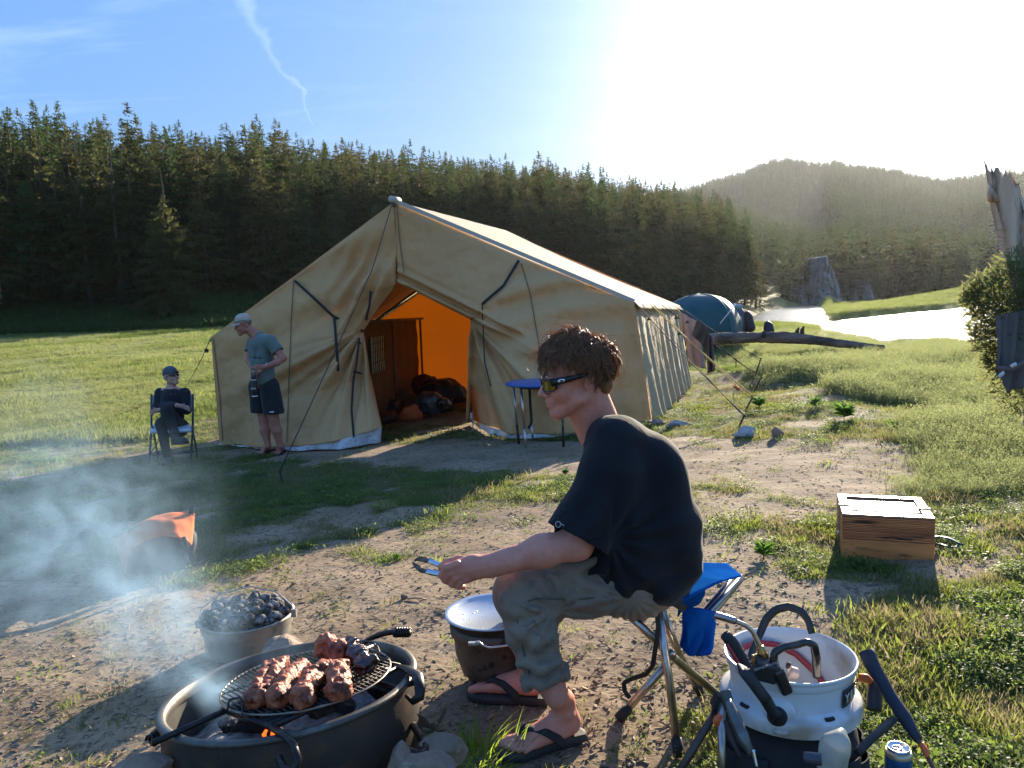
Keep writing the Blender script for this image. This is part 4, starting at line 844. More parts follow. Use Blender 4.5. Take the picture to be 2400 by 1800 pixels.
# ================================================================ PEOPLE
def skin(name,c,c2): return mat(name,c,c2,sc=22,rough=.55,c3=tuple(x*.8 for x in c),sc3=60,sss=.12,bump=.25,bsc=260,bdist=.002,lo=.3,hi=.7,spec=.35)
M_skin=skin('skin',(.72,.31,.215),(.62,.235,.155)); M_skin2=skin('tanned skin',(.52,.21,.135),(.45,.17,.11)); M_skin3=skin('older skin',(.66,.36,.26),(.58,.29,.20))
def hp(o,Fm,v): return np.array(o)+Fm@(np.array(v,float)/1000.)
def head(s,o,Fm,male=1,age=0,ears=True,k=.012):
    H_=lambda *v: hp(o,Fm,v); E=lambda c,r,kk=k,sub=False: s.ell(H_(*c),np.array(r)/1000.,Fm,kk,sub); C_=lambda a,b,r1,r2=None,kk=k,sub=False: s.cone(H_(*a),H_(*b),r1/1000.,(r2 or r1)/1000.,kk,sub)
    E((-8,0,34),(94,75,84)); E((36,0,-30),(53,56,78),.02)
    for sg in (-1,1): C_((8,sg*46,-66),(70,sg*10,-99),20,17,.02); E((60,sg*36,-34),(26,22,24),.02); C_((84,sg*36,13),(92,sg*10,11),10,9,.014)
    C_((74,-7,-99),(74,7,-99),18,18,.012); C_((60,0,-92),(74,0,-96),22,18,.02)
    C_((91,0,6),(110,0,-30),7.5,9.5,.008); E((114,0,-36),(11,10,9),.006)
    for sg in (-1,1): E((101,sg*11,-41),(9,7,7.5),.005); C_((103,sg*6,-48),(100,sg*7,-44),2.6,2.2,.002,True)
    E((84,0,-64),(16,26,20),.012)
    C_((90,-17,-63),(97.5,0,-60),5,6,.006); C_((90,17,-63),(97.5,0,-60),5,6,.006)
    C_((88,-15,-74),(94,0,-74),6,7.5,.006); C_((88,15,-74),(94,0,-74),6,7.5,.006)
    C_((96,-22,-67.5),(104,0,-67),1.6,1.9,.002,True); C_((96,22,-67.5),(104,0,-67),1.6,1.9,.002,True)
    for sg in (-1,1):
        E((90,sg*32,-3),(13,15,10),.008,True); E((77,sg*31,-3),(12.5,12.5,12.5),.003)
        C_((86,sg*20,4.5),(85,sg*42,3.5),3.4,3.,.003); C_((86,sg*21,-11),(84,sg*41,-10),3.,2.6,.003)
    if ears:
        for sg in (-1,1):
            M2=Fm@rotm((0,1,0),R(-14))@rotm((0,0,1),R(-sg*22)); s.ell(H_(-20,sg*74,-8),np.array((17,6.5,31))/1000.,M2,.005); s.ell(H_(-17,sg*81,-4),np.array((9.5,5,19))/1000.,M2,.003,True); s.ell(H_(-10,sg*78,-10),np.array((4,4,6))/1000.,M2,.002); s.ell(H_(-15,sg*74,-34),np.array((7.5,5,8))/1000.,M2,.004)
    return H_
def foot(s,heel,dirv,ankle,L_=.26,side=1,k=.012,lift=0.):
    d=np.array(dirv,float); d[2]=0; d/=np.linalg.norm(d); w=np.array([-d[1],d[0],0])*side; h=np.array(heel,float); f=L_/.26
    at=lambda x,y,z: h+d*x*f+w*y*f+np.array([0,0,z*f])
    s.cone(at(.035,0,.032),at(.035,0,.036),.031*f,.031*f,k); s.cone(at(.03,0,.04),np.array(ankle,float),.030*f,.034*f,.02)
    s.cone(at(.055,0,.062),at(.15,-.004,.036),.030*f,.024*f,.02); s.cone(at(.06,.012,.03),at(.18,.016,.024),.026*f,.021*f,.018); s.cone(at(.06,-.016,.026),at(.17,-.026,.02),.022*f,.018*f,.018)
    s.ell(at(.045,.030,.085),(.012*f,)*3,None,.012); s.ell(at(.045,-.032,.078),(.012*f,)*3,None,.012)
    for i,(y,x1,r_) in enumerate(((.026,.252,.0135),(.006,.246,.0100),(-.011,.236,.0092),(-.026,.224,.0088),(-.039,.209,.0085))):
        s.cone(at(.18,y*.85,.021),at(x1-.028,y,.019),r_*1.05*f,r_*f,.006); s.cone(at(x1-.028,y,.019),at(x1-.008,y,.012),r_*f,r_*1.02*f,.003)
    return at
# ---------------- seated young man (profile, tongs in hand)
yo=G(1330,1740); young=thing('person','young man in sunglasses, black T-shirt and rolled trousers, seated on a stool holding tongs','person',yo)
hd=np.array([-math.cos(R(9)),-math.sin(R(9)),0]); tilt=R(8); hf=hd*math.cos(tilt)+np.array([0,0,-math.sin(tilt)]); Fh=frame(hf,up=(0,0,1)); Fh=frame(hf,up=np.array([.02,0,1]))
HO=P(1349,880,2.38)
s=SDF(P(1000,1800,2.5)-[.02,.35,.02],P(1660,760,2.5)+[.02,.42,.05],.0042)
Hh=head(s,HO,Fh,k=.012)
s.cone(Hh(-28,0,-50),P(1408,1000,2.44),.056,.062,.02); s.cone(Hh(8,0,-85),P(1388,1018,2.43),.036,.045,.02)
# torso under the shirt
for d_ in (2.38,2.52): s.cone(P(1445,1070,d_),P(1530,1230,d_),.07,.08,.05); s.cone(P(1530,1230,d_),P(1520,1350,d_),.08,.07,.05)
# near (left) arm
SH=P(1440,1070,2.26); EL=P(1352,1274,2.20); WR=P(1143,1326,2.20)
s.cone(SH,EL,.052,.042,.03); s.cone(EL,P(1270,1292,2.19),.042,.043,.03); s.cone(P(1270,1292,2.19),WR,.041,.0265,.03); s.cone(P(1200,1312,2.195),P(1150,1327,2.2),.031,.028,.02)
# far arm, resting forward on the far thigh
s.cone(P(1430,1075,2.66),P(1360,1270,2.72),.05,.042,.03); s.cone(P(1360,1270,2.72),P(1290,1330,2.62),.042,.03,.03); s.ell(P(1275,1335,2.60),(.035,.03,.022),None,.02)
# hand: palm, five fingers wrapped round the tongs
d0=2.195
s.cone(WR,P(1108,1328,d0),.0265,.030,.016); s.cone(P(1112,1318,d0),P(1078,1326,d0),.021,.019,.012); s.cone(P(1114,1330,d0),P(1084,1343,d0),.022,.018,.012); s.cone(P(1118,1340,d0+.005),P(1094,1354,d0+.008),.021,.016,.012)
fing=[((1072,1323),(1046,1331),(1036,1349),(1048,1356),.0112,.012),((1077,1336),(1052,1343),(1043,1359),(1056,1366),.0110,.012),((1084,1348),(1066,1354),(1059,1369),(1072,1373),.0104,.014),((1093,1357),(1080,1363),(1075,1375),(1086,1376),.0096,.016)]
for i,(a,b_,c_,e,r_,dd) in enumerate(fing):
    s.cone(P(*a,d0-.016+i*.004),P(*b_,d0-.022+i*.006),r_*1.1,r_*1.02,.005); s.cone(P(*b_,d0-.022+i*.006),P(*c_,d0-.006+i*.004),r_*1.02,r_*.96,.0035); s.cone(P(*c_,d0-.006+i*.004),P(*e,d0+.026),r_*.96,r_*.86,.003)
    s.ell(P(a[0],a[1]-2,d0-.024+i*.005),(.0095,.008,.009),None,.008)
s.cone(P(1106,1318,d0+.02),P(1076,1313,d0+.035),.016,.0145,.01); s.cone(P(1076,1313,d0+.035),P(1050,1318,d0+.032),.0135,.0120,.004); s.cone(P(1050,1318,d0+.032),P(1034,1329,d0+.022),.0120,.0105,.003)
s.cone(P(1150,1318,d0-.024),P(1082,1325,d0-.021),.0035,.003,.006); s.cone(P(1150,1326,d0-.026),P(1090,1340,d0-.022),.0035,.003,.006)
# legs (near = left, far = right)
KN=P(1210,1388,2.30); HP=P(1490,1365,2.36); AN=P(1303,1632,2.27)
s.cone(HP,KN,.08,.055,.03); s.cone(KN,P(1250,1500,2.30),.050,.052,.03); s.cone(P(1250,1500,2.30),AN,.050,.034,.03)
hl=G(1358,1735)+[0,0,.028]; toe=G(1196,1782)+[0,0,.028]; AN2=hl+(toe-hl)/np.linalg.norm(toe-hl)*.055+[0,0,.11]
s.cone(P(1290,1600,2.28),AN2,.037,.033,.02); nf=foot(s,hl,toe-hl,AN2,.262,side=-1)
KF=P(1215,1400,2.66); s.cone(P(1490,1380,2.58),KF,.08,.055,.03); hf_=G(1276,1652)+[0,0,.028]; tf=G(1102,1640)+[0,0,.028]; AF=hf_+(tf-hf_)/np.linalg.norm(tf-hf_)*.055+[0,0,.11]
s.cone(KF,P(1232,1500,2.66),.05,.05,.03); s.cone(P(1232,1500,2.66),AF,.048,.031,.03); ff=foot(s,hf_,tf-hf_,AF,.262,side=1)
body=s.build('body',M_skin,young)
# toenails
mb=MB()
for at,sd_ in ((nf,-1),(ff,1)):
    for (y,x1,r_) in ((.026,.252,.0135),(.006,.246,.0100),(-.011,.236,.0092),(-.026,.224,.0088),(-.039,.209,.0085)):
        q=at(x1-.006,y,.021 if r_>.012 else .0185); mb.lathe([(0,.0012),(r_*.55,.0008),(r_*.62,-.003)],q,8)
mb.build('toenails',mat('nail',(.55,.32,.26),rough=.35),young,True)
# brows, stubble shade
mb=MB(); rg=np.random.default_rng(8)
for sg in (-1,1):
    for i in range(60):
        u=rg.random(); p=Hh(95-7*u,sg*(14+30*u),17+5*math.sin(u*2.6)-rg.random()*5); mb.tube([p,p+Fh@np.array([.0005,sg*.006,.001])],.0006,3,False)
mb.build('eyebrows',mat('brow hair',(.10,.055,.03),rough=.6),young)
# T-shirt
M_tee=mat('black cotton',(.017,.017,.019),(.012,.012,.014),sc=9,rough=.9,bump=.5,bsc=14,bdist=.012,sheen=.10,spec=.25,trans=.0)
s=SDF(P(1240,1440,2.45)-[.02,.42,.02],P(1680,925,2.45)+[.04,.45,.03],.005)
for d_,e in ((2.33,0),(2.57,0)):
    s.cone(P(1462,1045,d_),P(1520,1110,d_),.080,.098,.06); s.cone(P(1520,1110,d_),P(1548,1235,d_),.100,.112,.06); s.cone(P(1548,1235,d_),P(1553,1330,d_),.114,.104,.05); s.cone(P(1500,1240,d_),P(1490,1345,d_),.095,.085,.05)
s.cone(P(1420,1030,2.34),P(1420,1030,2.52),.058,.058,.05); s.cone(P(1405,1010,2.43),P(1440,1040,2.43),.062,.075,.04)
s.cone(P(1450,1045,2.27),P(1432,1110,2.24),.078,.080,.05); s.cone(P(1432,1110,2.24),P(1338,1290,2.20),.080,.100,.03)
s.cone(P(1440,1045,2.63),P(1420,1110,2.66),.072,.075,.05); s.cone(P(1420,1110,2.66),P(1340,1290,2.70),.078,.09,.03)
s.cone(P(1440,1120,2.30),P(1455,1330,2.30),.095,.085,.06); s.cone(P(1455,1160,2.27),P(1465,1300,2.28),.06,.06,.06)
def _creases(px,py,X):
    near=smooth(2.52,2.40,X[:,1]); a=np.arctan2(py-1262,px-1428); r_=np.hypot(px-1428,py-1262)
    d=.0085*np.sin(a*13+.9*np.sin(a*4+1)+r_*.006)*smooth(12,70,r_)*np.exp(-(r_/190)**2)*smooth(-1.9,-1.2,a)
    q=(px-1500)*.72-(py-1150)*.30; d+=.006*np.sin(q*.075+1.4*np.sin(py*.011))*smooth(1440,1500,px)*smooth(960,1080,py)
    d+=.006*np.sin((py-1300)*.085+(px-1500)*.045+1.2*np.sin(px*.02))*smooth(1290,1360,py)
    q2=(px-1360)*.86+(py-1180)*.5; d+=.004*np.sin(q2*.10+.8*np.sin(py*.02))*smooth(1440,1400,px)*smooth(1080,1150,py)
    return d*near
s.disp(_creases)
s.noise(.0012,30,3)
sa=P(1338,1290,2.20)-P(1432,1110,2.24); sa/=np.linalg.norm(sa)
s.shellin(.009,[(P(1325,1290,2.17),.125),(P(1325,1290,2.71),.12),(P(1392,995,2.43),.10)])
s.cut(P(1352,1262,2.2),sa,(P(1318,1305,2.16),.135)); sb=P(1340,1290,2.70)-P(1420,1110,2.66); sb/=np.linalg.norm(sb); s.cut(P(1350,1262,2.68),sb,(P(1320,1300,2.72),.13))
neckdir=P(1372,985,2.43)-P(1425,1040,2.43); neckdir/=np.linalg.norm(neckdir); s.cut(P(1402,1003,2.43),neckdir,(P(1385,990,2.43),.085))
hem=np.array([-.50,0,-.86]); s.cone(P(1550,1300,2.38),P(1560,1360,2.40),.10,.075,.06); s.cone(P(1550,1300,2.54),P(1560,1360,2.52),.10,.075,.06); s.cut(P(1540,1414,2.4),P(1540,1420,2.4)-P(1515,1340,2.4))
s.build('tshirt',M_tee,young)
ct_=P(1404,1003,2.43); nn=neckdir; A_=np.cross(nn,[0,1,0]);A_/=np.linalg.norm(A_);B_=np.cross(nn,A_)
MB().tube([ct_+A_*.066*math.cos(a)+B_*.070*math.sin(a) for a in np.linspace(0,6.283,40)],.006,8,False).build('collar',M_tee,young,True)
MB().tube([P(1420,1040,2.145),P(1400,1100,2.125),P(1385,1112,2.12),P(1425,1122,2.12),P(1450,1150,2.13)],.0016,5).build('seam',M_tee,young)
th=[P(1308+6*math.cos(a),1229+7*math.sin(a),2.085) for a in np.linspace(0,6,14)]+[P(1322,1232,2.08)]
MB().tube(th,.0009,4).build('loose_thread',mat('lint',(.5,.5,.48),rough=.8),young)
# trousers
M_tr=mat('grey-brown cotton',(.27,.205,.145),(.20,.15,.105),sc=7,rough=.92,bump=.4,bsc=160,bdist=.004,sheen=.1,c3=(.16,.14,.11),sc3=30)
s=SDF(P(1130,1640,2.45)-[.02,.36,.02],P(1600,1250,2.45)+[.02,.4,.03],.0045)
def leg(hip,kn,sh,cf,rk,extra=True):
    s.cone(hip,kn,.092,.078,.05); s.cone(kn,sh,.070,.074,.03); s.cone(sh,cf,.070,.056,.03); s.ell(kn+np.array([.0,0,.0]),(.077,.07,.075),None,.02)
leg(P(1470,1366,2.33),P(1222,1390,2.29),P(1246,1475,2.29),P(1280,1590,2.28),0)
leg(P(1470,1372,2.60),P(1232,1395,2.62),P(1246,1480,2.62),P(1258,1545,2.62),0)
s.cone(P(1490,1368,2.36),P(1490,1368,2.58),.10,.10,.05); s.cone(P(1520,1350,2.38),P(1520,1350,2.56),.095,.095,.05)
for a in (((1180,1400,2.215),(1250,1440,2.215),(1300,1445,2.23)),((1190,1430,2.21),(1240,1470,2.21),(1290,1468,2.24)),((1200,1475,2.215),(1255,1500,2.21),(1300,1490,2.235)),((1220,1555,2.23),(1270,1565,2.215),(1310,1550,2.235)),((1300,1325,2.26),(1350,1335,2.24),(1400,1310,2.25)),((1330,1350,2.24),(1420,1395,2.24),(1480,1385,2.25)),((1290,1350,2.225),(1340,1400,2.23),(1420,1425,2.26))):
    s.path([P(*q) for q in a],[.012,.016,.010],.022)
for a in (((1205,1415,2.20),(1265,1455,2.20)),((1230,1380,2.20),(1300,1425,2.20)),((1215,1455,2.20),(1280,1485,2.20)),((1280,1420,2.21),(1300,1450,2.215)),((1230,1535,2.21),(1300,1545,2.21)),((1390,1330,2.22),(1440,1420,2.22))):
    s.cone(P(*a[0]),P(*a[1]),.007,.010,.014,True)
def _tc(px,py,X):
    near=smooth(2.5,2.4,X[:,1]); a=np.arctan2(py-1432,px-1300); r_=np.hypot(px-1300,py-1432)
    d=.005*np.sin(a*11+1.1*np.sin(a*3)+r_*.01)*smooth(10,50,r_)*np.exp(-(r_/120)**2)
    d+=.0035*np.sin((py-1480)*.10+(px-1250)*.05+1.3*np.sin(px*.04))*smooth(1480,1540,py)*smooth(1340,1300,px)
    a2=np.arctan2(py-1400,px-1480); r2=np.hypot(px-1480,py-1400); d+=.004*np.sin(a2*16)*np.exp(-(r2/130)**2)*smooth(15,50,r2)
    return d*near
s.disp(_tc); s.noise(.0014,30,5); s.shell(.009)
for c_,d_ in ((P(1279,1600,2.28),P(1279,1600,2.28)-P(1246,1475,2.29)),(P(1258,1555,2.62),P(1258,1545,2.62)-P(1246,1480,2.62))):
    d_=d_/np.linalg.norm(d_); s.cut(c_-d_*.008,d_,(c_,.10))
for c_,nx_ in ((P(1277,1586,2.28),P(1279,1600,2.28)-P(1246,1475,2.29)),):
    nx_/=np.linalg.norm(nx_); A_=np.cross(nx_,[0,1,0]);A_/=np.linalg.norm(A_);B_=np.cross(nx_,A_)
    s.path([c_+(A_*math.cos(a)*.060+B_*math.sin(a)*.057)+nx_*(.006*math.sin(a*5)) for a in np.linspace(0,6.283,22)],[.0135+.004*math.sin(i*2.3) for i in range(22)],.008)
s.build('trousers',M_tr,young)
def seamline(ps,name='seam',r_=.0022): return MB().tube(resamp([P(*q) for q in ps],16),r_,5).build(name,mat('stitching',(.10,.085,.065),rough=.9),young)
seamline([(1205,1420,2.215),(1260,1402,2.205),(1340,1406,2.215),(1420,1398,2.232),(1470,1385,2.24)]); seamline([(1195,1410,2.21),(1215,1460,2.213),(1225,1520,2.219),(1240,1580,2.232)])
# glasses
gl=thing_gl=MB()
M_fr=mat('matte black frame',(.02,.02,.022),rough=.4); M_lens=mat('amber mirror lens',(.42,.24,.02),(.50,.32,.05),sc=30,rough=.12,metal=.75,spec=.8)
mb=MB()
def gbox(pts_top,pts_bot,th,mm): 
    for sg in (1,-1): pass
for sg in (-1,1):
    # temple arm
    n=9; tp=[Hh(92-112*t,sg*(66+12*min(1,t*1.6)),1+7*t) for t in np.linspace(0,1,n)]; hgt=np.linspace(.0115,.0055,n)
    V=[];F=[]
    for i,p_ in enumerate(tp):
        o_=Fh@np.array([0,sg*.0026,0]); z_=Fh@np.array([0,0,1.])*hgt[i]; V+=[p_+o_+z_,p_+o_-z_,p_-o_-z_,p_-o_+z_]
    for i in range(n-1):
        for j in range(4): F.append((i*4+j,i*4+(j+1)%4,(i+1)*4+(j+1)%4,(i+1)*4+j))
    F+=[(0,1,2,3),tuple((n-1)*4+j for j in (3,2,1,0))]; mb.add(V,F)
arc=np.linspace(-1,1,31); top=[Hh(106-26*a*a-3*abs(a)**4,a*67,8) for a in arc]; bot=[Hh(107-26*a*a-3*abs(a)**4,a*66,-26+14*max(0,1-abs(a)*4.2)+8*max(0,abs(a)-.75)*4) for a in arc]
mb.tube(top,.0042,6); mb.tube(bot,.0022,6)
for i in (0,30): mb.tube([top[i],bot[i]],.0045,6)
mb.tube([Hh(104,0,8),Hh(106,0,-10)],.004,6); mb.build('sunglasses',M_fr,young,True); gf=bpy.data.objects['sunglasses']
mb=MB()
for (i0,i1) in ((1,14),(16,30)): mb.strip(np.array(top[i0:i1])-Fh[:,0]*.001,np.array(bot[i0:i1])-Fh[:,0]*.001)
mb.build('lens',M_lens,gf,True)
MB().lathe([(0,0),(.0075,.0008),(.0085,0),(.0085,-.001),(0,-.001)],(0,0,0),20,m=0)
q=[Hh(62+11*math.cos(a),78.5,3.5+5*math.sin(a)) for a in np.linspace(0,6.283,20,endpoint=False)]; q2=[Hh(62+5.5*math.cos(a),79.6,3.5+2.4*math.sin(a)) for a in np.linspace(0,6.283,20,endpoint=False)]
mb=MB(); mb.add(q+q2,[(i,(i+1)%20,20+(i+1)%20,20+i) for i in range(20)]); mb.build('badge',mat('silver badge',(.75,.75,.70),rough=.25,metal=.9),gf)
# hair: scalp cap and locks
M_hair=mat('brown hair',(.19,.095,.048),(.34,.19,.095),sc=40,rough=.42,trans=.32,tcol=(.80,.46,.20),spec=.6)
s=SDF(HO-[.16,.15,.17],HO+[.18,.15,.19],.005); E=lambda c,r,kk=.01,sub=False: s.ell(Hh(*c),np.array(r)/1000.,Fh,kk,sub)
E((-24,0,44),(93,82,77)); E((-72,0,-20),(40,58,60),.03); E((52,0,78),(38,62,26),.02); E((72,0,6),(60,90,62),.006,True); E((40,0,-50),(75,90,62),.01,True); E((-18,88,-16),(26,28,32),.006,True); E((-18,-88,-16),(26,28,32),.006,True)
s.noise(.003,70,2); hair=s.build('hair',M_hair,young)
rg=np.random.default_rng(21); V=[];F=[]
HC=Hh(-14,0,36); HR=np.array([.096,.081,.086]); crown_=np.array([-.55,0,.83])
def strand(pts,r_):
    global V,F
    T_=np.gradient(pts,axis=0); sd_=np.cross(T_,rg.normal(size=3)); sd_/=np.linalg.norm(sd_,axis=1)[:,None]+1e-9; up_=np.cross(T_,sd_); up_/=np.linalg.norm(up_,axis=1)[:,None]+1e-9
    rr=r_*np.clip(1.1-np.linspace(0,1,len(pts))**2*1.05,.06,1)[:,None]; b0=len(V); m_=len(pts)
    for k_ in range(3):
        a=k_*2.094; V.extend(pts+(sd_*math.cos(a)+up_*math.sin(a))*rr)
    for k_ in range(3):
        for i in range(m_-1): a0=b0+k_*m_+i; a1=b0+((k_+1)%3)*m_+i; F.append((a0,a0+1,a1+1,a1))
def guide(n_,L_,amp,freq,seg=15,lift=.15):
    v=n_-crown_*(n_@crown_); t=v/(np.linalg.norm(v)+1e-6); t=t+rg.normal(size=3)*.55; pos=n_*1.0; pts=[]; ph=rg.random()*6.28; st=L_/seg; x=pos*HR; ll=rg.uniform(.6,1.5)*lift; bn=np.cross(n_,t); bn/=np.linalg.norm(bn)+1e-6
    for i in range(seg+1):
        u=i/seg; nn=x/HR; e=np.linalg.norm(nn); nn=nn/e; tt=t-nn*(t@nn)*.8; tt/=np.linalg.norm(tt)+1e-9; gr=Fh.T@np.array([0,0,-1.]); tt=tt+gr*.16*u; tt/=np.linalg.norm(tt); t=tt
        tgt=nn*(1.02+ll*math.sin(min(1,u*1.15)*math.pi*.62)+.06*u*u*rg.uniform(.5,1))*1.0
        pts.append(HC+Fh@(tgt*HR+bn*amp*math.sin(ph+u*freq)*(.3+u)+nn*amp*.7*math.cos(ph+u*freq*1.1)*(.2+u))); x=x+t*st
    return np.array(pts)
for i in range(620):
    az=rg.random()*6.283; el=math.asin(rg.uniform(-.62,1)); n_=np.array([math.cos(az)*math.cos(el),math.sin(az)*math.cos(el),math.sin(el)])
    if n_[0]>.55 and n_[2]<.45: continue
    if n_[0]>-.18 and n_[2]<.22: continue
    if n_[2]<-.15 and n_[0]>-.48: continue
    L_=rg.uniform(.055,.085) if n_[0]>.2 else (rg.uniform(.06,.10) if n_[2]>.3 else rg.uniform(.05,.075))
    if n_[0]>-.3 and n_[2]<.55 and n_[0]<.6: L_=rg.uniform(.028,.042)
    g_=guide(n_,L_*rg.uniform(.9,1.35),rg.uniform(.005,.012),rg.uniform(6,11)); col_=rg.random()
    for k in range(13):
        o_=rg.normal(size=3)*.0034; u=np.linspace(0,1,len(g_))[:,None]; strand(g_+o_*(1-.45*u)+rg.normal(size=3)*.0035*u*u,rg.uniform(.0006,.0013))
for i in range(220):
    az=rg.random()*6.283; el=rg.uniform(.0,1.5); n_=np.array([math.cos(az)*math.cos(el),math.sin(az)*math.cos(el),math.sin(el)])
    if n_[0]>.3 and n_[2]<.6: continue
    g_=guide(n_,rg.uniform(.06,.10),.007,rg.uniform(6,11),lift=.42); strand(g_,.0006)
mesh_obj('locks',np.array(V),F,M_hair,hair,True)
# sandals
M_sole=mat('dark rubber',(.035,.035,.034),(.055,.053,.050),sc=20,rough=.75,bump=.2,bsc=60,bdist=.003); M_thong=mat('black thong strap',(.018,.018,.018),(.03,.03,.028),sc=30,rough=.85)
def sandal(heel,toe,side,at,label):
    d=toe-heel; d[2]=0; d/=np.linalg.norm(d); w=np.array([-d[1],d[0],0])*side; h=np.array(heel)-[0,0,.028]
    prof=[(-.022,.0),(-.015,.028),(.02,.036),(.08,.033),(.13,.037),(.19,.047),(.235,.044),(.262,.028),(.274,.0)]
    top=[];out_=[]
    for x,y in prof: out_.append((x,y))
    loop=out_+[(x,-y*.92) for x,y in out_[::-1][1:-1]]; n=len(loop)
    def pt(x,y,z): return h+d*x+w*(y+.006*math.sin((x)*9))+np.array([0,0,z])
    arch=lambda x:.010*math.sin(math.pi*np.clip((x+.02)/.15,0,1))
    ring=[(.92,.0),(1.0,.004),(1.0,.018),(.97,.026),(.90,.026)]
    V=[];F=[]
    for s_,z in ring: V+= [pt(.125+(x-.125)*s_,y*s_,z+.002+(arch(x)*.6 if z>.01 else 0)+(.006*max(0,(x-.2)/.07))) for x,y in loop]
    for r__ in range(4): F+=[(r__*n+j,r__*n+(j+1)%n,(r__+1)*n+(j+1)%n,(r__+1)*n+j) for j in range(n)]
    F+=[tuple(range(n))[::-1],tuple(4*n+j for j in range(n))]
    o=thing('flip_flop',label,'sandal',h); mesh_obj('sole',V,F,M_sole,o,True)
    for sg in (1,-1):
        ps=[at(.192,.017,.036),at(.168,.012+sg*.014,.054),at(.13,.003+sg*.034,.046),at(.095,sg*.046,.020),at(.085,sg*.046,.004)]
        ps=resamp(ps,16); T_=np.gradient(ps,axis=0); mb=MB(); c0=at(.12,.0,-.01); nn_=ps-c0; sd_=np.cross(T_,nn_); sd_/=np.linalg.norm(sd_,axis=1)[:,None]; ww=np.linspace(.007,.015,16)[:,None]; nn_/=np.linalg.norm(nn_,axis=1)[:,None]
        mb.strip(ps-sd_*ww+nn_*.003,ps+sd_*ww+nn_*.003); mb.build('strap',M_thong,o,True,solid=.005)
    MB().tube([at(.192,.017,.036),at(.196,.016,.0)],.004,6).build('toe_post',M_thong,o)
sandal(hl,toe,-1,nf,'dark flip-flop on the near foot of the seated young man'); sandal(hf_,tf,1,ff,'dark flip-flop on the far foot of the seated young man')
# tongs
M_ss=mat('stainless steel',(.62,.66,.70),rough=.25,metal=1.); tg=thing('tongs','steel kitchen tongs with scorched tips held by the young man','tongs',P(1000,1330,2.21))
for pts,nm in (([P(1150,1335,2.235),P(1080,1338,2.22),P(1040,1328,2.22),P(1010,1316,2.22),P(1004,1313,2.22)],'arm'),([P(1150,1340,2.225),P(1080,1350,2.205),P(1035,1346,2.20),P(1005,1341,2.20),P(998,1338,2.20)],'arm')):
    ps=resamp(pts,12); T_=np.gradient(ps,axis=0); mb=MB(); up=np.array([.1,.55,.8]); sd_=np.cross(T_,up); sd_/=np.linalg.norm(sd_,axis=1)[:,None]; sd2=np.cross(sd_,T_);sd2/=np.linalg.norm(sd2,axis=1)[:,None]
    mb.strip(ps-sd2*.008,ps+sd2*.008); mb.build(nm,M_ss,tg,True,solid=.003)
M_sc=mat('scorched steel',(.24,.15,.10),(.08,.05,.035),sc=60,rough=.6,metal=.3,bump=.5,bsc=120,bdist=.004)
for pts in ([P(1010,1317,2.22),P(995,1311,2.22),P(980,1310,2.22),P(971,1314,2.22)],[P(1003,1340,2.20),P(988,1336,2.20),P(976,1327,2.20),P(967,1319,2.20)]):
    ps=resamp(pts,8); mb=MB(); T_=np.gradient(ps,axis=0); up=np.array([.1,.55,.8]); sd_=np.cross(T_,up); sd_/=np.linalg.norm(sd_,axis=1)[:,None]; sd2=np.cross(sd_,T_);sd2/=np.linalg.norm(sd2,axis=1)[:,None]; w_=np.array([.006,.007,.008,.008,.0075,.006,.004,.002])[:,None]
    mb.strip(ps-sd2*w_,ps+sd2*w_); mb.build('tip',M_sc,tg,True,solid=.003)
# ---------------- standing man
def J(px,py,d): return P(px,py,d)
DM=9.52; mo=(G(590,1070)+G(650,1066))/2; man=thing('person','standing man in tan cap, grey-green T-shirt and black shorts holding a black bottle','person',mo)
s=SDF(P(530,1085,DM)-[.05,.5,.05],P(700,715,DM)+[.05,.5,.05],.008)
fm=np.array([-.86,-.45,-.22]); Fm=frame(fm); MH=P(571,760,DM-.05); Hm=head(s,MH,Fm,k=.014)
s.cone(Hm(-20,0,-50),P(606,790,DM),.056,.064,.03)
s.cone(P(616,812,DM+.02),P(620,890,DM),.13,.12,.08)
shN=P(634,800,DM-.17); shF=P(592,800,DM+.18); s.cone(shN,shF,.07,.07,.05)
EN=P(663,840,DM-.20); WN=P(628,857,DM-.26); s.cone(shN,EN,.05,.042,.03); s.cone(EN,P(648,850,DM-.24),.043,.042,.02); s.cone(P(648,850,DM-.24),WN,.041,.028,.02)
# near hand: palm and fingers reaching left over the bottle top
s.cone(WN,P(612,861,DM-.28),.027,.032,.02); 
for a,b_,c_,r_ in (((611,857),(600,858),(590,861),.0115),((611,861),(599,863),(589,864),.0115),((612,865),(602,869),(596,873),.0115),((614,868),(606,873),(600,878),.0105),((618,858),(610,855),(600,857),.012)):
    s.cone(P(*a,DM-.28),P(*b_,DM-.30),r_,r_,.008); s.cone(P(*b_,DM-.30),P(*c_,DM-.29),r_,r_*.85,.006)
EF=P(584,845,DM+.1); s.cone(shF,EF,.05,.042,.03); s.cone(EF,P(597,872,DM-.16),.042,.028,.02); s.cone(P(597,872,DM-.16),P(598,878,DM-.22),.03,.03,.02)
for i in range(4): s.cone(P(594,874+i*3,DM-.22),P(602,875+i*3,DM-.26),.0105,.010,.004)
for hip,kn,an,he,to,sd_ in ((P(634,925,DM-.08),P(643,985,DM-.06),P(657,1045,DM),G(664,1060),G(640,1073),1),(P(606,925,DM+.10),P(618,985,DM+.08),P(628,1045,DM+.06),G(630,1060),G(602,1072),1)):
    s.cone(hip,kn,.085,.055,.04); s.cone(kn,kn*.6+an*.4,.054,.060,.03); s.cone(kn*.6+an*.4,an,.058,.036,.03); foot(s,he+[0,0,.02],to-he,an,.27,side=sd_,k=.014)
    kn
s.build('body',M_skin2,man)
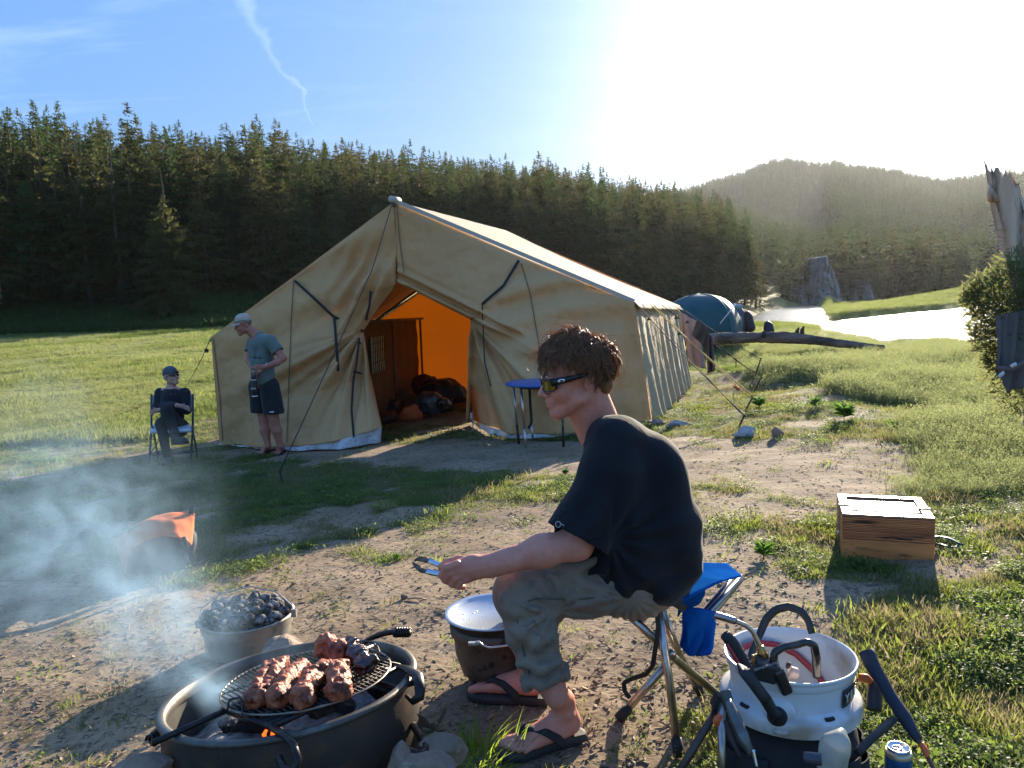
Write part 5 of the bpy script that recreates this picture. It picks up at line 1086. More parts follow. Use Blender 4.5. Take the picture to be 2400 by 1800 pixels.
M_tee2=mat('grey-green jersey',(.155,.195,.165),(.12,.155,.135),sc=5,rough=.9,bump=.5,bsc=9,bdist=.03,sheen=.2)
s=SDF(P(560,910,DM)-[.05,.45,.05],P(690,770,DM)+[.08,.45,.05],.0085)
s.cone(P(612,812,DM-.08),P(617,885,DM-.08),.125,.135,.06); s.cone(P(608,812,DM+.08),P(615,885,DM+.08),.125,.130,.06); s.cone(P(632,800,DM-.16),P(597,800,DM+.16),.078,.078,.05); s.cone(P(606,785,DM),P(612,805,DM),.066,.09,.04)
s.cone(shN,P(655,828,DM-.19),.070,.078,.03); s.cone(shF,P(586,828,DM+.14),.068,.072,.03)
for a in (((640,815,DM-.27),(610,850,DM-.24)),((640,820,DM-.27),(622,870,DM-.24)),((600,820,DM-.2),(596,850,DM-.2)),((648,800,DM-.26),(640,830,DM-.28)),((590,838,DM-.15),(620,842,DM-.22))): s.cone(P(*a[0]),P(*a[1]),.012,.012,.03,True)
s.noise(.003,16,6); s.shell(.014); q=P(655,828,DM-.19)-shN; q/=np.linalg.norm(q); s.cut(P(652,824,DM-.19),q,(P(657,832,DM-.19),.13)); q=P(586,828,DM+.14)-shF; q/=np.linalg.norm(q); s.cut(P(586,824,DM+.14),q,(P(586,832,DM+.14),.11)); s.cut(P(600,900,DM),(0,0,-1)); s.cut(P(601,783,DM),P(596,770,DM)-P(612,805,DM),(P(598,778,DM),.09))
s.build('tshirt',M_tee2,man)
M_sh=mat('black shorts cloth',(.012,.012,.013),(.02,.02,.02),sc=6,rough=.85,bump=.4,bsc=8,bdist=.03,sheen=.2)
s=SDF(P(570,975,DM)-[.05,.4,.05],P(680,885,DM)+[.05,.4,.05],.0085)
s.cone(P(632,905,DM-.08),P(642,965,DM-.08),.115,.125,.04); s.cone(P(605,905,DM+.09),P(612,965,DM+.09),.115,.12,.04); s.noise(.003,14,8); s.shell(.014); s.cut(P(620,968,DM),(0,0,-1)); s.build('shorts',M_sh,man)
ribbon([P(632,966,DM-.215),P(642,965,DM-.215)],.012,'shorts_label',mat('white print',(.8,.8,.8),rough=.6),man,nrm=(0,-1,0))
# cap with brim and glasses
def cap(H_,Fr,col,par,name,bl=72,tiltz=0):
    o_=H_(-6,0,38); G_=np.zeros((12,33,3))
    for j in range(12):
        v=j/11*math.pi/2*.98
        for i in range(33):
            a=i/32*2*math.pi; G_[j,i]=o_+Fr@np.array([.100*math.cos(a)*math.cos(v)**.8,.083*math.sin(a)*math.cos(v)**.8,-.008+.10*math.sin(v)**.9])
    c=MB().grid(G_).build(name,col,par,True,solid=.004)
    nb=17; ed=[];inn=[]
    for i in range(nb):
        a=-1+2*i/(nb-1); y=a*72; x0=math.sqrt(max(0,1-(y/83.5)**2))*100-7; x1=x0+bl*math.cos(a*1.45)**.8; inn.append(H_(x0-2,y,30)); ed.append(H_(x1,y*.96,18-10*a*a+tiltz))
    MB().strip(inn,ed).build('brim',col,c,True,solid=.005); return c
M_cap=mat('tan cap cloth',(.58,.47,.36),(.48,.39,.30),sc=8,rough=.9,bump=.2,bsc=40); cap(Hm,Fm,M_cap,man,'cap')
mb=MB()
for sg in (-1,1): mb.tube([Hm(84,sg*45,48),Hm(40,sg*82,52),Hm(-30,sg*88,44)],.0035,5); mb.tube([Hm(88+6*math.cos(a),sg*(28+18*math.cos(a)),52+12*math.sin(a)) for a in np.linspace(0,6.28,14)],.003,5)
mb.build('glasses',M_fr,man)
s=SDF(MH-.15,MH+.15,.007); s.ell(Hm(-30,0,18),np.array((72,78,46))/1000.,Fm); s.cut(Hm(5,0,0),Fm[:,0]); s.cut(Hm(0,0,-22),-Fm[:,2]); s.build('hair',mat('grey hair',(.22,.18,.15),rough=.8,bump=.5,bsc=200),man)
wt=[P(627+3.*math.cos(a)*.5,857+0*a,DM-.26)+np.array([0,.034*math.cos(a),.034*math.sin(a)]) for a in np.linspace(0,6.28,20)]
MB().tube(wt,.007,6).build('watch',mat('steel watch',(.5,.5,.5),rough=.3,metal=.9),man,True)
def sandals2(he,to,par):
    d=to-he; d[2]=0; d/=np.linalg.norm(d); w=np.array([-d[1],d[0],0]); mb=MB(); out_=[(-.01,.0),(0,.035),(.1,.036),(.2,.048),(.26,.035),(.28,0),(.26,-.035),(.2,-.045),(.1,-.036),(0,-.033)]
    n=10; V=[he+d*x+w*y+np.array([0,0,z]) for z in (0,.022) for x,y in out_]; mb.add(V,[(i,(i+1)%n,n+(i+1)%n,n+i) for i in range(n)]+[tuple(range(n))[::-1],tuple(range(n,2*n))]); o=mb.build('sole',M_sole,par)
    mb=MB()
    for x,hh_,ww in ((.20,.035,.046),(.16,.055,.044),(.06,.085,.036)): mb.tube([he+d*x+w*ww*math.cos(a)+np.array([0,0,.015+hh_*math.sin(a)]) for a in np.linspace(0,math.pi,9)],.008,5,flat=1.0)
    mb.tube([he+d*-.005+w*.0+np.array([0,0,.055]),he+d*.06+w*.036+np.array([0,0,.05]),he+d*.2+w*.04+np.array([0,0,.03])],.007,5); mb.build('strap',M_thong,o,True)
for he,to,t_ in ((G(664,1060),G(640,1073),'black strapped sandal on the right-hand foot of the standing man'),(G(630,1060),G(602,1072),'black strapped sandal on the left-hand foot of the standing man')): sandals2(he,to,thing('sandal',t_,'sandal',he))
# bottle (white rings, pale letters)
bo=thing('water_bottle','black insulated bottle with pale letters PRO hanging from the standing man’s hand'.replace('’',"'"),'bottle',P(598,930,DM-.30)); bc=P(597.5,930,DM-.30); hb=P(597.5,890,DM-.30)[2]-bc[2]
MB().lathe([(0,0),(.034,0),(.036,.006),(.036,hb*.86),(.030,hb*.96),(.024,hb),(0,hb)],bc,28).build('flask',mat('black powder coat',(.012,.012,.014),rough=.45,coat=.1),bo,True)
for z in (.004,hb*.98): MB().lathe([(.0362 if z<.1 else .026,z),(.0368 if z<.1 else .027,z+.004),(.0362 if z<.1 else .026,z+.012)],bc,28).build('steel_ring',mat('bright ring',(.8,.8,.8),rough=.35,metal=.3),bo,True)
MB().lathe([(.02,hb),(.029,hb+.01),(.029,hb+.055),(.022,hb+.06),(0,hb+.06)],bc,24).build('cap',M_fr,bo,True); MB().tube([bc+[-.02,0,hb+.05],bc+[-.02,0,hb+.08],bc+[.02,0,hb+.08],bc+[.02,0,hb+.05]],.006,6).build('handle',M_fr,bo,True)
def text(s_,size,loc,xdir,zdir,mt,par,name='lettering',ext=.0006,bold=False,align='CENTER'):
    cu=bpy.data.curves.new(name,'FONT'); cu.body=s_; cu.size=size; cu.extrude=ext; cu.align_x=align; cu.align_y='CENTER'; cu.resolution_u=3
    if bold: cu.offset=size*.02
    x=np.array(xdir,float);x/=np.linalg.norm(x); z=np.array(zdir,float); z-=x*(z@x); z/=np.linalg.norm(z); n=np.cross(x,z)
    oc_=bpy.data.objects.new(name,cu); COL.objects.link(oc_); me_=bpy.data.meshes.new_from_object(oc_.evaluated_get(bpy.context.evaluated_depsgraph_get())); bpy.data.objects.remove(oc_); me_.materials.clear(); me_.materials.append(mt)
    o=bpy.data.objects.new(name,me_); COL.objects.link(o); M=Matrix(((x[0],z[0],n[0],0),(x[1],z[1],n[1],0),(x[2],z[2],n[2],0),(0,0,0,1)))
    l_=np.array(loc,float)-(ORG[par.name] if par is not None else 0); M.translation=Vector(l_); o.parent=par; o.matrix_local=M; ORG[o.name]=np.zeros(3); return o
text('PRO',.030,bc+[0,-.0370,hb*.50],(1,0,0),(0,0,1),mat('pale print',(.65,.60,.52),rough=.6),bo,bold=True)
# ---------------- seated woman
DW=9.9; wo=G(400,1080); wom=thing('person','older woman in dark cap and black clothes sitting cross-legged on a white folding chair','person',wo)
s=SDF(P(335,1110,DW)-[.1,.55,.05],P(480,850,DW)+[.1,.5,.05],.0085)
fw=np.array([.80,-.52,.26]); Fw=frame(fw); WH=P(401,882,DW-.02); Hw=head(s,WH,Fw,k=.014,age=1)
s.cone(Hw(-22,0,-50),P(403,915,DW),.048,.055,.03); s.cone(P(404,930,DW-.02),P(404,990,DW+.02),.115,.12,.06); s.cone(P(374,920,DW),P(434,920,DW),.055,.055,.05)
e1=P(369,955,DW-.04); e2=P(437,962,DW-.04); s.cone(P(374,920,DW),e1,.042,.036,.03); s.cone(P(434,920,DW),e2,.042,.036,.03)
w1=P(415,950,DW-.22); s.cone(e1,w1,.036,.024,.02); w2=P(380,960,DW-.20); s.cone(e2,w2,.036,.024,.02)
for (w_,hx,sg) in ((w1,P(428,953,DW-.20),1),(w2,P(368,962,DW-.18),-1)):
    s.cone(w_,hx,.026,.026,.015)
    for i in range(4): a=hx+np.array([sg*.02,-.01,.018-i*.013]); s.cone(a,a+np.array([sg*.045,.0,-.012-.004*i]),.0095,.0085,.004); s.cone(a+np.array([sg*.045,0,-.012-.004*i]),a+np.array([sg*.065,.01,-.03-.004*i]),.0085,.008,.003)
    s.cone(hx+np.array([0,-.01,.02]),hx+np.array([sg*.03,-.02,.035]),.011,.009,.006)
s.cone(P(418,1000,DW),P(390,962,DW-.36),.075,.052,.04); s.cone(P(390,962,DW-.36),P(413,1025,DW-.42),.052,.033,.03); s.cone(P(390,1000,DW),P(378,992,DW-.36),.07,.052,.04); s.cone(P(378,992,DW-.36),P(391,1075,DW-.42),.05,.035,.03)
s.build('body',M_skin3,wom)
M_bk=mat('black knit',(.014,.014,.016),(.022,.022,.024),sc=6,rough=.85,bump=.4,bsc=12,bdist=.02,sheen=.25)
s=SDF(P(335,1025,DW)-[.1,.5,.05],P(480,895,DW)+[.1,.45,.05],.0085)
s.cone(P(404,930,DW),P(404,995,DW+.02),.135,.14,.06); s.cone(P(377,923,DW),P(431,923,DW),.055,.055,.05); s.cone(P(374,920,DW),e1,.06,.052,.03); s.cone(P(434,920,DW),e2,.06,.052,.03); s.cone(e1,P(410,949,DW-.2),.05,.036,.03); s.cone(e2,P(390,959,DW-.18),.05,.036,.03)
s.noise(.003,16,4); s.shell(.012); s.cone(P(404,905,DW-.15),P(399,938,DW-.17),.060,.012,.01,True); s.cut(P(404,909,DW),(0,0,1),(P(404,900,DW),.085)); s.build('top',M_bk,wom)
s=SDF(P(335,1110,DW)-[.1,.6,.05],P(480,940,DW)+[.1,.4,.05],.0085)
s.cone(P(390,1003,DW+.02),P(420,1003,DW+.02),.12,.12,.05); s.cone(P(420,1000,DW),P(391,962,DW-.38),.095,.072,.04); s.cone(P(391,962,DW-.38),P(411,1018,DW-.43),.068,.046,.03); s.cone(P(388,1003,DW),P(378,993,DW-.38),.09,.07,.04); s.cone(P(378,993,DW-.38),P(391,1068,DW-.43),.066,.045,.03)
s.noise(.003,14,9); s.build('trousers',mat('charcoal leggings',(.020,.021,.020),(.03,.031,.03),sc=6,rough=.9,bump=.4,bsc=9,bdist=.03),wom)
M_cw=mat('slate cap cloth',(.11,.12,.14),(.08,.09,.11),sc=9,rough=.9); cap(Hw,Fw,M_cw,wom,'cap',bl=66,tiltz=8)
mb=MB(); mb.strip([Hw(100-22*a*a,a*62,8) for a in np.linspace(-1,1,13)],[Hw(100-22*a*a,a*60,-20) for a in np.linspace(-1,1,13)]); 
for sg in (-1,1): mb.tube([Hw(78,sg*64,2),Hw(-20,sg*80,2)],.003,5)
mb.build('sunglasses',M_fr,wom,solid=.003)
s=SDF(WH-.16,WH+.16,.007); s.ell(Hw(-30,0,5),np.array((72,80,62))/1000.,Fw); s.cut(Hw(2,0,0),Fw[:,0]); s.cut(Hw(0,0,26),Fw[:,2]); s.build('hair',mat('silver hair',(.55,.50,.44),rough=.7,bump=.5,bsc=150),wom)
def boot(c,dirn,par,up,lab,cat):
    o=thing('hiking_boot',lab,cat,c); d=np.array(dirn,float); d/=np.linalg.norm(d); u_=np.array(up,float); u_-=d*(u_@d); u_/=np.linalg.norm(u_); w=np.cross(d,u_); a=lambda x,y,z: np.array(c)+d*x+w*y+u_*z
    s=SDF(np.array(c)-.3,np.array(c)+.35,.007); s.cone(a(.03,0,.06),a(.03,0,.14),.045,.046,.02); s.cone(a(.04,0,.05),a(.2,0,.04),.045,.038,.03); s.cone(a(.2,0,.04),a(.24,0,.038),.04,.034,.02); V,F=s.mesh(); mesh_obj('upper',V,F.tolist(),mat('boot leather',(.10,.075,.065),(.06,.045,.04),sc=30,rough=.8),o,True)
    ol=[(-.02,.0),(-.01,.038),(.1,.038),(.2,.048),(.26,.036),(.285,0),(.26,-.036),(.2,-.048),(.1,-.038),(-.01,-.038)]; V=[a(x,y,z) for z in (0,.028) for x,y in ol]; mesh_obj('sole',V,[(i,(i+1)%10,10+(i+1)%10,10+i) for i in range(10)]+[tuple(range(10))[::-1],tuple(range(10,20))],mat('boot sole',(.05,.045,.045),rough=.8),o)
    mb=MB()
    for i in range(4): mb.tube([a(.07+.028*i,-.03,.088-.012*i),a(.07+.028*i,.03,.088-.012*i)],.004,5)
    mb.build('lace',mat('lace',(.25,.22,.2),rough=.8),o)
ft=G(400,1086); boot(ft,G(368,1104)-ft,wom,(0,0,1),'brown hiking boot planted on the grass below the seated woman','boot')
boot(P(409,1042,DW-.44),P(444,1040,DW-.62)-P(409,1042,DW-.44),wom,(-.1,0,1),'brown hiking boot raised on the crossed leg of the seated woman','boot')
# folding chair
M_wp=mat('white plastic',(.62,.64,.68),(.54,.56,.60),sc=4,rough=.5); M_cf=mat('grey painted steel',(.045,.05,.06),rough=.45,metal=.4); ch=thing('folding_chair','white folding chair with dark metal frame under the seated woman','chair',wo)
def rect(a,b_,c_,d_,t): return (coons([a,b_],[d_,c_],[a,d_],[b_,c_],10,10))
zS=P(400,1004,DW-.15)[2]; sa_=P(352,1008,DW-.40); sb_=P(449,1006,DW-.40); sc_=P(446,996,DW+.12); sd2=P(358,998,DW+.12)
for q in (sa_,sb_,sc_,sd2): q[2]=zS
MB().grid(rect(sa_,sb_,sc_,sd2,0)).build('seat',M_wp,ch,True,solid=.035); MB().grid(rect(P(357,968,DW+.22),P(452,963,DW+.22),P(453,923,DW+.26),P(356,927,DW+.26),0)).build('backrest',M_wp,ch,True,solid=.02)
for px,tx,gx,gy in ((356,355,349,1094),(452,452,447,1084)):
    MB().tube([G(gx,gy),P(tx,1004,DW-.1),P(tx,925,DW+.24)],.013,8).build('leg',M_cf,ch,True)
for (a,b_) in ((G(370,1072),P(358,1000,DW-.25)),(G(464,1074),P(450,1000,DW-.25))): MB().tube([a,b_],.012,8).build('leg',M_cf,ch,True)
MB().tube([P(353,1066,DW-.40),P(447,1061,DW-.40)],.009,6).build('crossbar',M_cf,ch,True); MB().tube([G(370,1072)+[0,0,.08],G(464,1074)+[0,0,.08]],.009,6).build('crossbar',M_cf,ch,True); MB().tube([G(352,1085)+[0,0,.1],P(377,1025,DW-.1)],.006,6).build('brace',M_cf,ch,True)
# ================================================================ FIRE RING, GRILL, POTS
def esplit(o,a=34):
    md=o.modifiers.new('sharp edges','EDGE_SPLIT'); md.split_angle=R(a); return o
tx_,ty_=R(4.4),R(-5.3); RX=np.array([math.cos(tx_),0,math.sin(tx_)]); RY=np.array([0,math.cos(ty_),math.sin(ty_)]); RN=np.cross(RX,RY); RN/=np.linalg.norm(RN); RY=np.cross(RN,RX); RC=np.array([-.669,2.183,.261]); RM=np.stack([RX,RY,RN],1)
def RL(x,y,z=0): return RC+RX*x+RY*y+RN*z
def onring(px,py,off):
    d=P(px,py,1)-CAMP; t=((RC+RN*off-CAMP)@RN)/(d@RN); w=CAMP+t*d-RC; return w@RX,w@RY
M_ring=mat('weathered ring steel',(.050,.038,.030),(.085,.062,.048),sc=7,rough=.62,metal=.35,bump=.5,bsc=260,bdist=.0025,c3=(.12,.075,.045),sc3=14,rvar=.12)
M_ringin=mat('ring rim steel',(.16,.15,.13),(.09,.075,.06),sc=9,rough=.42,metal=.6,bump=.3,bsc=200,bdist=.002,c3=(.10,.06,.035),sc3=20)
fr=thing('fire_ring','round dark steel campfire ring with a rolled rim, holding grey ash under its grate','fire ring',(RC[0],RC[1],0))
Rr=.36
MB().lathe([(Rr-.012,-.006),(Rr-.004,-.34),(Rr,-.34),(Rr-.004,-.006)],RC,96,RM).build('wall',M_ring,fr,True)
MB().lathe([(Rr-.022,-.030),(Rr-.022,.001),(Rr-.012,.006),(Rr,.004),(Rr+.004,-.004),(Rr,-.012)],RC,96,RM).build('rim',M_ringin,fr,True)
MB().lathe([(Rr-.013,-.008),(Rr-.014,-.33)],RC,96,RM).build('inner_wall',mat('sooty inner steel',(.13,.125,.11),(.05,.046,.04),sc=6,rough=.6,metal=.4,bump=.3,bsc=120,bdist=.002),fr,True)
# grate: long bars, end plate, coiled handles
M_grate=mat('greasy black steel',(.020,.018,.017),(.045,.035,.03),sc=30,rough=.38,metal=.6,bump=.3,bsc=150,bdist=.0015)
gu=np.array([.64,.77]); gu/=np.linalg.norm(gu); gv=np.array([gu[1],-gu[0]])
def GRt_(u,c,z=0): q=gu*u+gv*c; return RL(q[0],q[1],z)
gt=thing('swing_grate','black steel swing-away cooking grate of thick bars with coiled handles across the fire ring','grate',RL(0,0,0))
bar=MB().tube([GRt_(-.415,.016,.012),GRt_(-.2,.016,.014),GRt_(.30,.016,.014)],.0085,10).build('handle_bar',M_grate,gt,True)
for c_ in (.045,.075,.105,.135,.165,.190,.214,.238): MB().tube([GRt_(-.215,c_,.014),GRt_(.205,c_,.014)],.0065 if c_<.18 else .0078,8).build('bar',M_grate,gt,True)
MB().tube([GRt_(.205,.0,.014),GRt_(.208,.10,.014),GRt_(.206,.24,.016)],.009,8).build('end_bar',M_grate,gt,True); MB().tube([GRt_(-.215,.0,.014),GRt_(-.215,.24,.014)],.009,8).build('end_bar',M_grate,gt,True)
MB().tube([GRt_(.206,.22,.016),GRt_(.200,.28,.018),GRt_(.180,.345,.016),GRt_(.150,.385,.004),GRt_(.135,.395,-.018),GRt_(.125,.375,-.030),GRt_(.13,.35,-.022)],[.010,.014,.017,.016,.014,.012,.010],10,flat=.6).build('hinge_plate',M_grate,gt,True)
MB().tube([GRt_(.12,.24,.0),GRt_(.14,.30,-.012),GRt_(.17,.34,.0)],.008,8).build('hinge_link',M_grate,gt,True)
MB().tube([GRt_(-.215,.238,.014),GRt_(-.225,.30,.014),GRt_(-.235,.355,.006),GRt_(-.245,.385,-.018),GRt_(-.262,.385,-.04),GRt_(-.27,.36,-.035),GRt_(-.262,.33,-.02)],.0095,10).build('hook',M_grate,gt,True)
def coil(a,b_,n,r_,th,nm,par):
    a=np.array(a);b_=np.array(b_); d=(b_-a); A_=np.cross(d,[0,0,1.]);A_/=np.linalg.norm(A_);B_=np.cross(d/np.linalg.norm(d),A_); t=np.linspace(0,1,n*14)
    return MB().tube([a+d*x+A_*r_*math.cos(x*n*6.283)+B_*r_*math.sin(x*n*6.283) for x in t],th,6).build(nm,M_grate,par,True)
coil(P(392,1712,2.15),P(352,1738,2.10),5,.0155,.0042,'coil_handle',gt)
k=[RL(.15,.235,.01),P(862,1500,2.50),P(890,1487,2.47),P(915,1482,2.45),P(962,1483,2.43)]; MB().tube(resamp(k,14),.0085,10).build('raised_handle',M_grate,gt,True); coil(P(926,1482,2.445),P(962,1482,2.43),6,.0125,.004,'coil_handle',gt)
# round wire grill
M_wire=mat('grill wire',(.10,.085,.07),(.04,.033,.028),sc=60,rough=.4,metal=.75)
gc=np.array([.062,-.045]); gr=.234; gl2=thing('wire_grill','round wire grill with two small loop handles lying on the swing grate','grill',RL(gc[0],gc[1],.03))
MB().tube([RL(gc[0]+gr*math.cos(a),gc[1]+gr*math.sin(a),.030) for a in np.linspace(0,6.283,90)],.0034,7,False).build('rim_wire',mat('bright rim wire',(.38,.32,.25),(.15,.11,.08),sc=20,rough=.35,metal=.85),gl2,True)
wd_=onring(1,1,0); a0=np.array(onring(640,1600,.03)); a1=np.array(onring(760,1690,.03)); 
wu=np.array(onring(905,1600,.03))-np.array(onring(800,1560,.03)); wu/=np.linalg.norm(wu); wv_=np.array([-wu[1],wu[0]])
for i in range(-15,16):
    o_=i*.0148; h=math.sqrt(max(0,gr**2-o_**2)); 
    if h<.03: continue
    p0=gc+wv_*o_-wu*h; p1=gc+wv_*o_+wu*h; MB().tube([RL(*p0,.0315),RL(*p1,.0315)],.0021,6).build('wire',M_wire,gl2,True)
for o_ in (-.12,0,.12):
    h=math.sqrt(gr**2-o_**2); p0=gc+wu*o_-wv_*h; p1=gc+wu*o_+wv_*h; MB().tube([RL(*p0,.027),RL(*p1,.027)],.0026,6).build('cross_wire',M_wire,gl2,True)
for (ps) in (((532,1668),(537,1640),(562,1634),(570,1650),(566,1682)),((852,1522),(855,1503),(870,1506),(884,1515),(890,1530))):
    q=[onring(*ps[0],.03),None,None,None,onring(*ps[4],.03)]; A_=RL(*q[0],.03); B_=RL(*q[4],.03); dd=Q(A_)[2]; MB().tube(resamp([A_,P(*ps[1],dd),P(*ps[2],dd),P(*ps[3],dd-.01),B_],16),.003,7).build('loop_handle',M_wire,gl2,True)
# seven glazed ribs of meat
M_meat=mat('glazed meat',(.40,.10,.040),(.10,.026,.014),sc=30,rough=.45,bump=1.,bsc=95,bdist=.007,coat=.0,spec=.35,c3=(.50,.20,.10),sc3=48,lo=.50,hi=.66,rvar=.15); M_meatd=mat('charred meat',(.085,.022,.014),(.02,.010,.009),sc=26,rough=.3,bump=1.,bsc=80,bdist=.006,coat=.5,c3=(.26,.07,.04),sc3=40)
MT=[((632,1568),(597,1640),.027,M_meat,'left-most glazed rib of the front row on the grill, nearest the thick smoke'.replace('left-most glazed rib of the front row on the grill','glazed rib at the smoky end of the front row')),
 ((664,1552),(612,1638),.024,M_meat,'narrow rib with a charred peaked top, second from the smoky end'),((712,1562),(650,1640),.027,M_meat,'third glazed rib of the front row counted from the smoky end'),
 ((762,1566),(712,1640),.029,M_meat,'fourth and broadest glazed rib of the front row on the grill'),((797,1566),(794,1622),.031,M_meat,'stubby light-brown rib standing apart at the end of the front row'),
 ((752,1520),(782,1540),.034,M_meat,'lumpy charred piece of meat behind the front row'),((820,1508),(860,1562),.026,M_meatd,'black-sided piece of meat with a red tip near the far grill handle')]
wvR=RX*.8-RY*.6
for i,(a,b_,w_,mt,lb) in enumerate(MT):
    A_=RL(*onring(a[0],a[1],.065),.062); B_=RL(*onring(b_[0],b_[1],.05),.058)
    if i in (5,): B_=A_+RX*.06-RY*.03
    c=(A_+B_)/2; s=SDF(np.minimum(A_,B_)-.07,np.maximum(A_,B_)+.075,.0033); rg=np.random.default_rng(i+3)
    L_=B_-A_; n=3
    M_=A_+L_*rg.uniform(.4,.6)+RN*w_*rg.uniform(.0,.35)+wvR*rg.normal()*.006
    s.cone(A_,M_,w_*rg.uniform(.65,.85),w_*.92,.012); s.cone(M_,B_,w_*.9,w_*.98,.012); s.cone(A_+RN*w_*.5+wvR*w_*.3,M_+RN*w_*.45-wvR*w_*.3,w_*.55,w_*.65,.012); s.ell(B_+wvR*w_*.2,(w_*.85,)*3,None,.02); s.ell(B_-wvR*w_*.2-RN*w_*.1,(w_*.8,)*3,None,.02)
    for j in range(22): s.ell(A_+L_*rg.random()+rg.normal(size=3)*w_*.50,np.array([w_*rg.uniform(.12,.38),w_*rg.uniform(.12,.3),w_*rg.uniform(.1,.25)]),rotm((rg.random(),rg.random(),1),rg.random()*3),.006)
    for j in range(7): s.ell(A_+L_*rg.random()+rg.normal(size=3)*w_*.8+RN*w_*.5,(w_*.2,)*3,None,.010,True)
    s.noise(.0030,70,i+40); s.noise(.0022,140,i+70); s.noise(.0020,95,i); s.noise(.0010,220,i+9); s.cut(RL(0,0,.034),-RN); V,F=s.mesh(); mesh_obj('meat_rib',V,F.tolist(),mt,None,True,c,label=lb,cat='meat',group='pieces of meat on the wire grill')
# ash and logs in the ring
M_ash=mat('ash',(.36,.34,.32),(.16,.145,.135),sc=14,rough=.98,bump=1,bsc=40,bdist=.02,c3=(.05,.045,.04),sc3=26)
G_=np.zeros((30,60,3))
for j in range(30):
    for i in range(60):
        r_=(Rr-.016)*j/29; a=i/59*6.283; x,y=r_*math.cos(a),r_*math.sin(a); z=-.115+.075*(float(fbm(x+3,y+3,4,9))-.5)+.03*math.exp(-((x+.15)**2+(y+.1)**2)/.02)-.03*(r_/Rr)**4; G_[j,i]=RL(x,y,z)
mo_=MB().grid(G_).build('ash',M_ash,None,True,kind='stuff'); mo_['label']='grey wood ash heaped inside the fire ring'
def mrock(name,c,r_,seed,mt,label,cat,sc_=(1,1,1),parent=None,group=None,cuts=16,sub=4):
    rg=np.random.default_rng(seed); import bmesh
    bm=bmesh.new(); bmesh.ops.create_icosphere(bm,subdivisions=sub,radius=1); V=np.array([v.co[:] for v in bm.verts]); F=[tuple(v.index for v in f.verts) for f in bm.faces]; bm.free()
    for i in range(cuts):
        n=rg.normal(size=3); n/=np.linalg.norm(n); d=rg.uniform(.55,.85); e=V@n-d; m_=e>0; V[m_]-=e[m_][:,None]*n*.93
    V*=np.array(sc_)*r_; _n=V/(r_*np.array(sc_)); V+=(r_*.05*(np.sin(_n@rg.normal(size=3)*7+1)+.7*np.sin(_n@rg.normal(size=3)*13)+.4*rg.normal(size=len(V))))[:,None]*_n*.5; V+=np.array(c)
    return mesh_obj(name,V,F,mt,parent,False,None if parent is not None else np.array([c[0],c[1],V[:,2].min()]),label=label,cat=cat,group=group)
M_char=mat('charred wood',(.025,.022,.020),(.16,.15,.14),sc=16,rough=.9,bump=1,bsc=30,bdist=.02,lo=.45,hi=.75)
for i,(px,py,l,off) in enumerate(((600,1695,.10,-.07),(770,1650,.10,-.08),(560,1700,.08,-.09),(900,1620,.08,-.09))):
    x,y=onring(px,py,off); c=RL(x,y,off); 
    if math.hypot(x,y)>.30: x*=.27/math.hypot(x,y); y*=.27/math.hypot(x,y); c=RL(x,y,off)
    mrock('charred_log',c,l*.55,i+60,M_char,['big black log end directly below the grill loop','charred log under the middle of the grill','small charred piece at the left of the ash','charred piece toward the far end of the ring'][i],'firewood',(1.5,.9,.8),group='burnt wood in the fire ring')
# small flames
M_fl=bpy.data.materials.new('flame'); M_fl.use_nodes=True; nt=M_fl.node_tree; nt.nodes.clear(); o_=nt.nodes.new('ShaderNodeOutputMaterial'); e_=nt.nodes.new('ShaderNodeEmission'); e_.inputs[0].default_value=(1,.16,.02,1); e_.inputs[1].default_value=.5; nt.links.new(e_.outputs[0],o_.inputs[0])
x,y=onring(636,1712,-.04); fp=RL(x,y,-.05)
for k_,dx in enumerate((-.016,.002,.018)):
    MB().tube([fp+[dx,0,-.02],fp+[dx*1.3,0,.0],fp+[dx*.8+.004,0,.02+.006*k_],fp+[dx*.9,0,.034+.008*k_]],[.003,.006,.004,.0008],6).build('flame',M_fl,None,True,label='small orange flame licking between the embers of the fire ring',cat='flame',group='small flames in the ash')
# charcoal pot
M_cast=mat('dusty cast aluminium',(.34,.31,.27),(.22,.20,.17),sc=8,rough=.55,metal=.45,bump=.3,bsc=90,bdist=.002,c3=(.12,.11,.10),sc3=12)
pc=np.array([-1.108,3.089,-.03]); pot=thing('dutch_oven','grey metal camp pot heaped with smoking charcoal beside the fire ring','pot',pc)
MB().lathe([(0,.0),(.150,.0),(.163,.012),(.172,.10),(.179,.104),(.1815,.138),(.1875,.144),(.183,.149),(.178,.145),(.175,.115),(0,.11)],pc,72).build('pot_body',M_cast,pot,True); esplit(pot.children[0],40)
hb_=[P(464,1462,3.13),P(472,1425,3.18),P(520,1390,3.25),P(590,1374,3.27),P(650,1388,3.24),P(685,1420,3.2),P(690,1440,3.15)]; MB().tube(resamp(hb_,40),.0028,7).build('bail_handle',mat('handle wire',(.45,.42,.38),rough=.35,metal=.8),pot,True)
for px,py in ((466,1462),(689,1436)): MB().box(P(px,py,3.14),(.02,.02,.03)).build('ear',M_cast,pot)
M_coal=mat('charcoal',(.035,.038,.045),(.26,.25,.24),sc=55,rough=.98,spec=.05,bump=.6,bsc=90,bdist=.003,lo=.44,hi=.62,rnd=.25)
import bmesh
bm=bmesh.new(); bmesh.ops.create_icosphere(bm,subdivisions=2,radius=1); V=np.array([v.co[:] for v in bm.verts]); F=[tuple(v.index for v in f.verts) for f in bm.faces]; bm.free()
V=np.sign(V)*np.abs(V)**.8*np.array([.0245,.0235,.0155]); cm=dmesh('charcoal_briquette',V,F,M_coal,True); rg=np.random.default_rng(12); got=[]
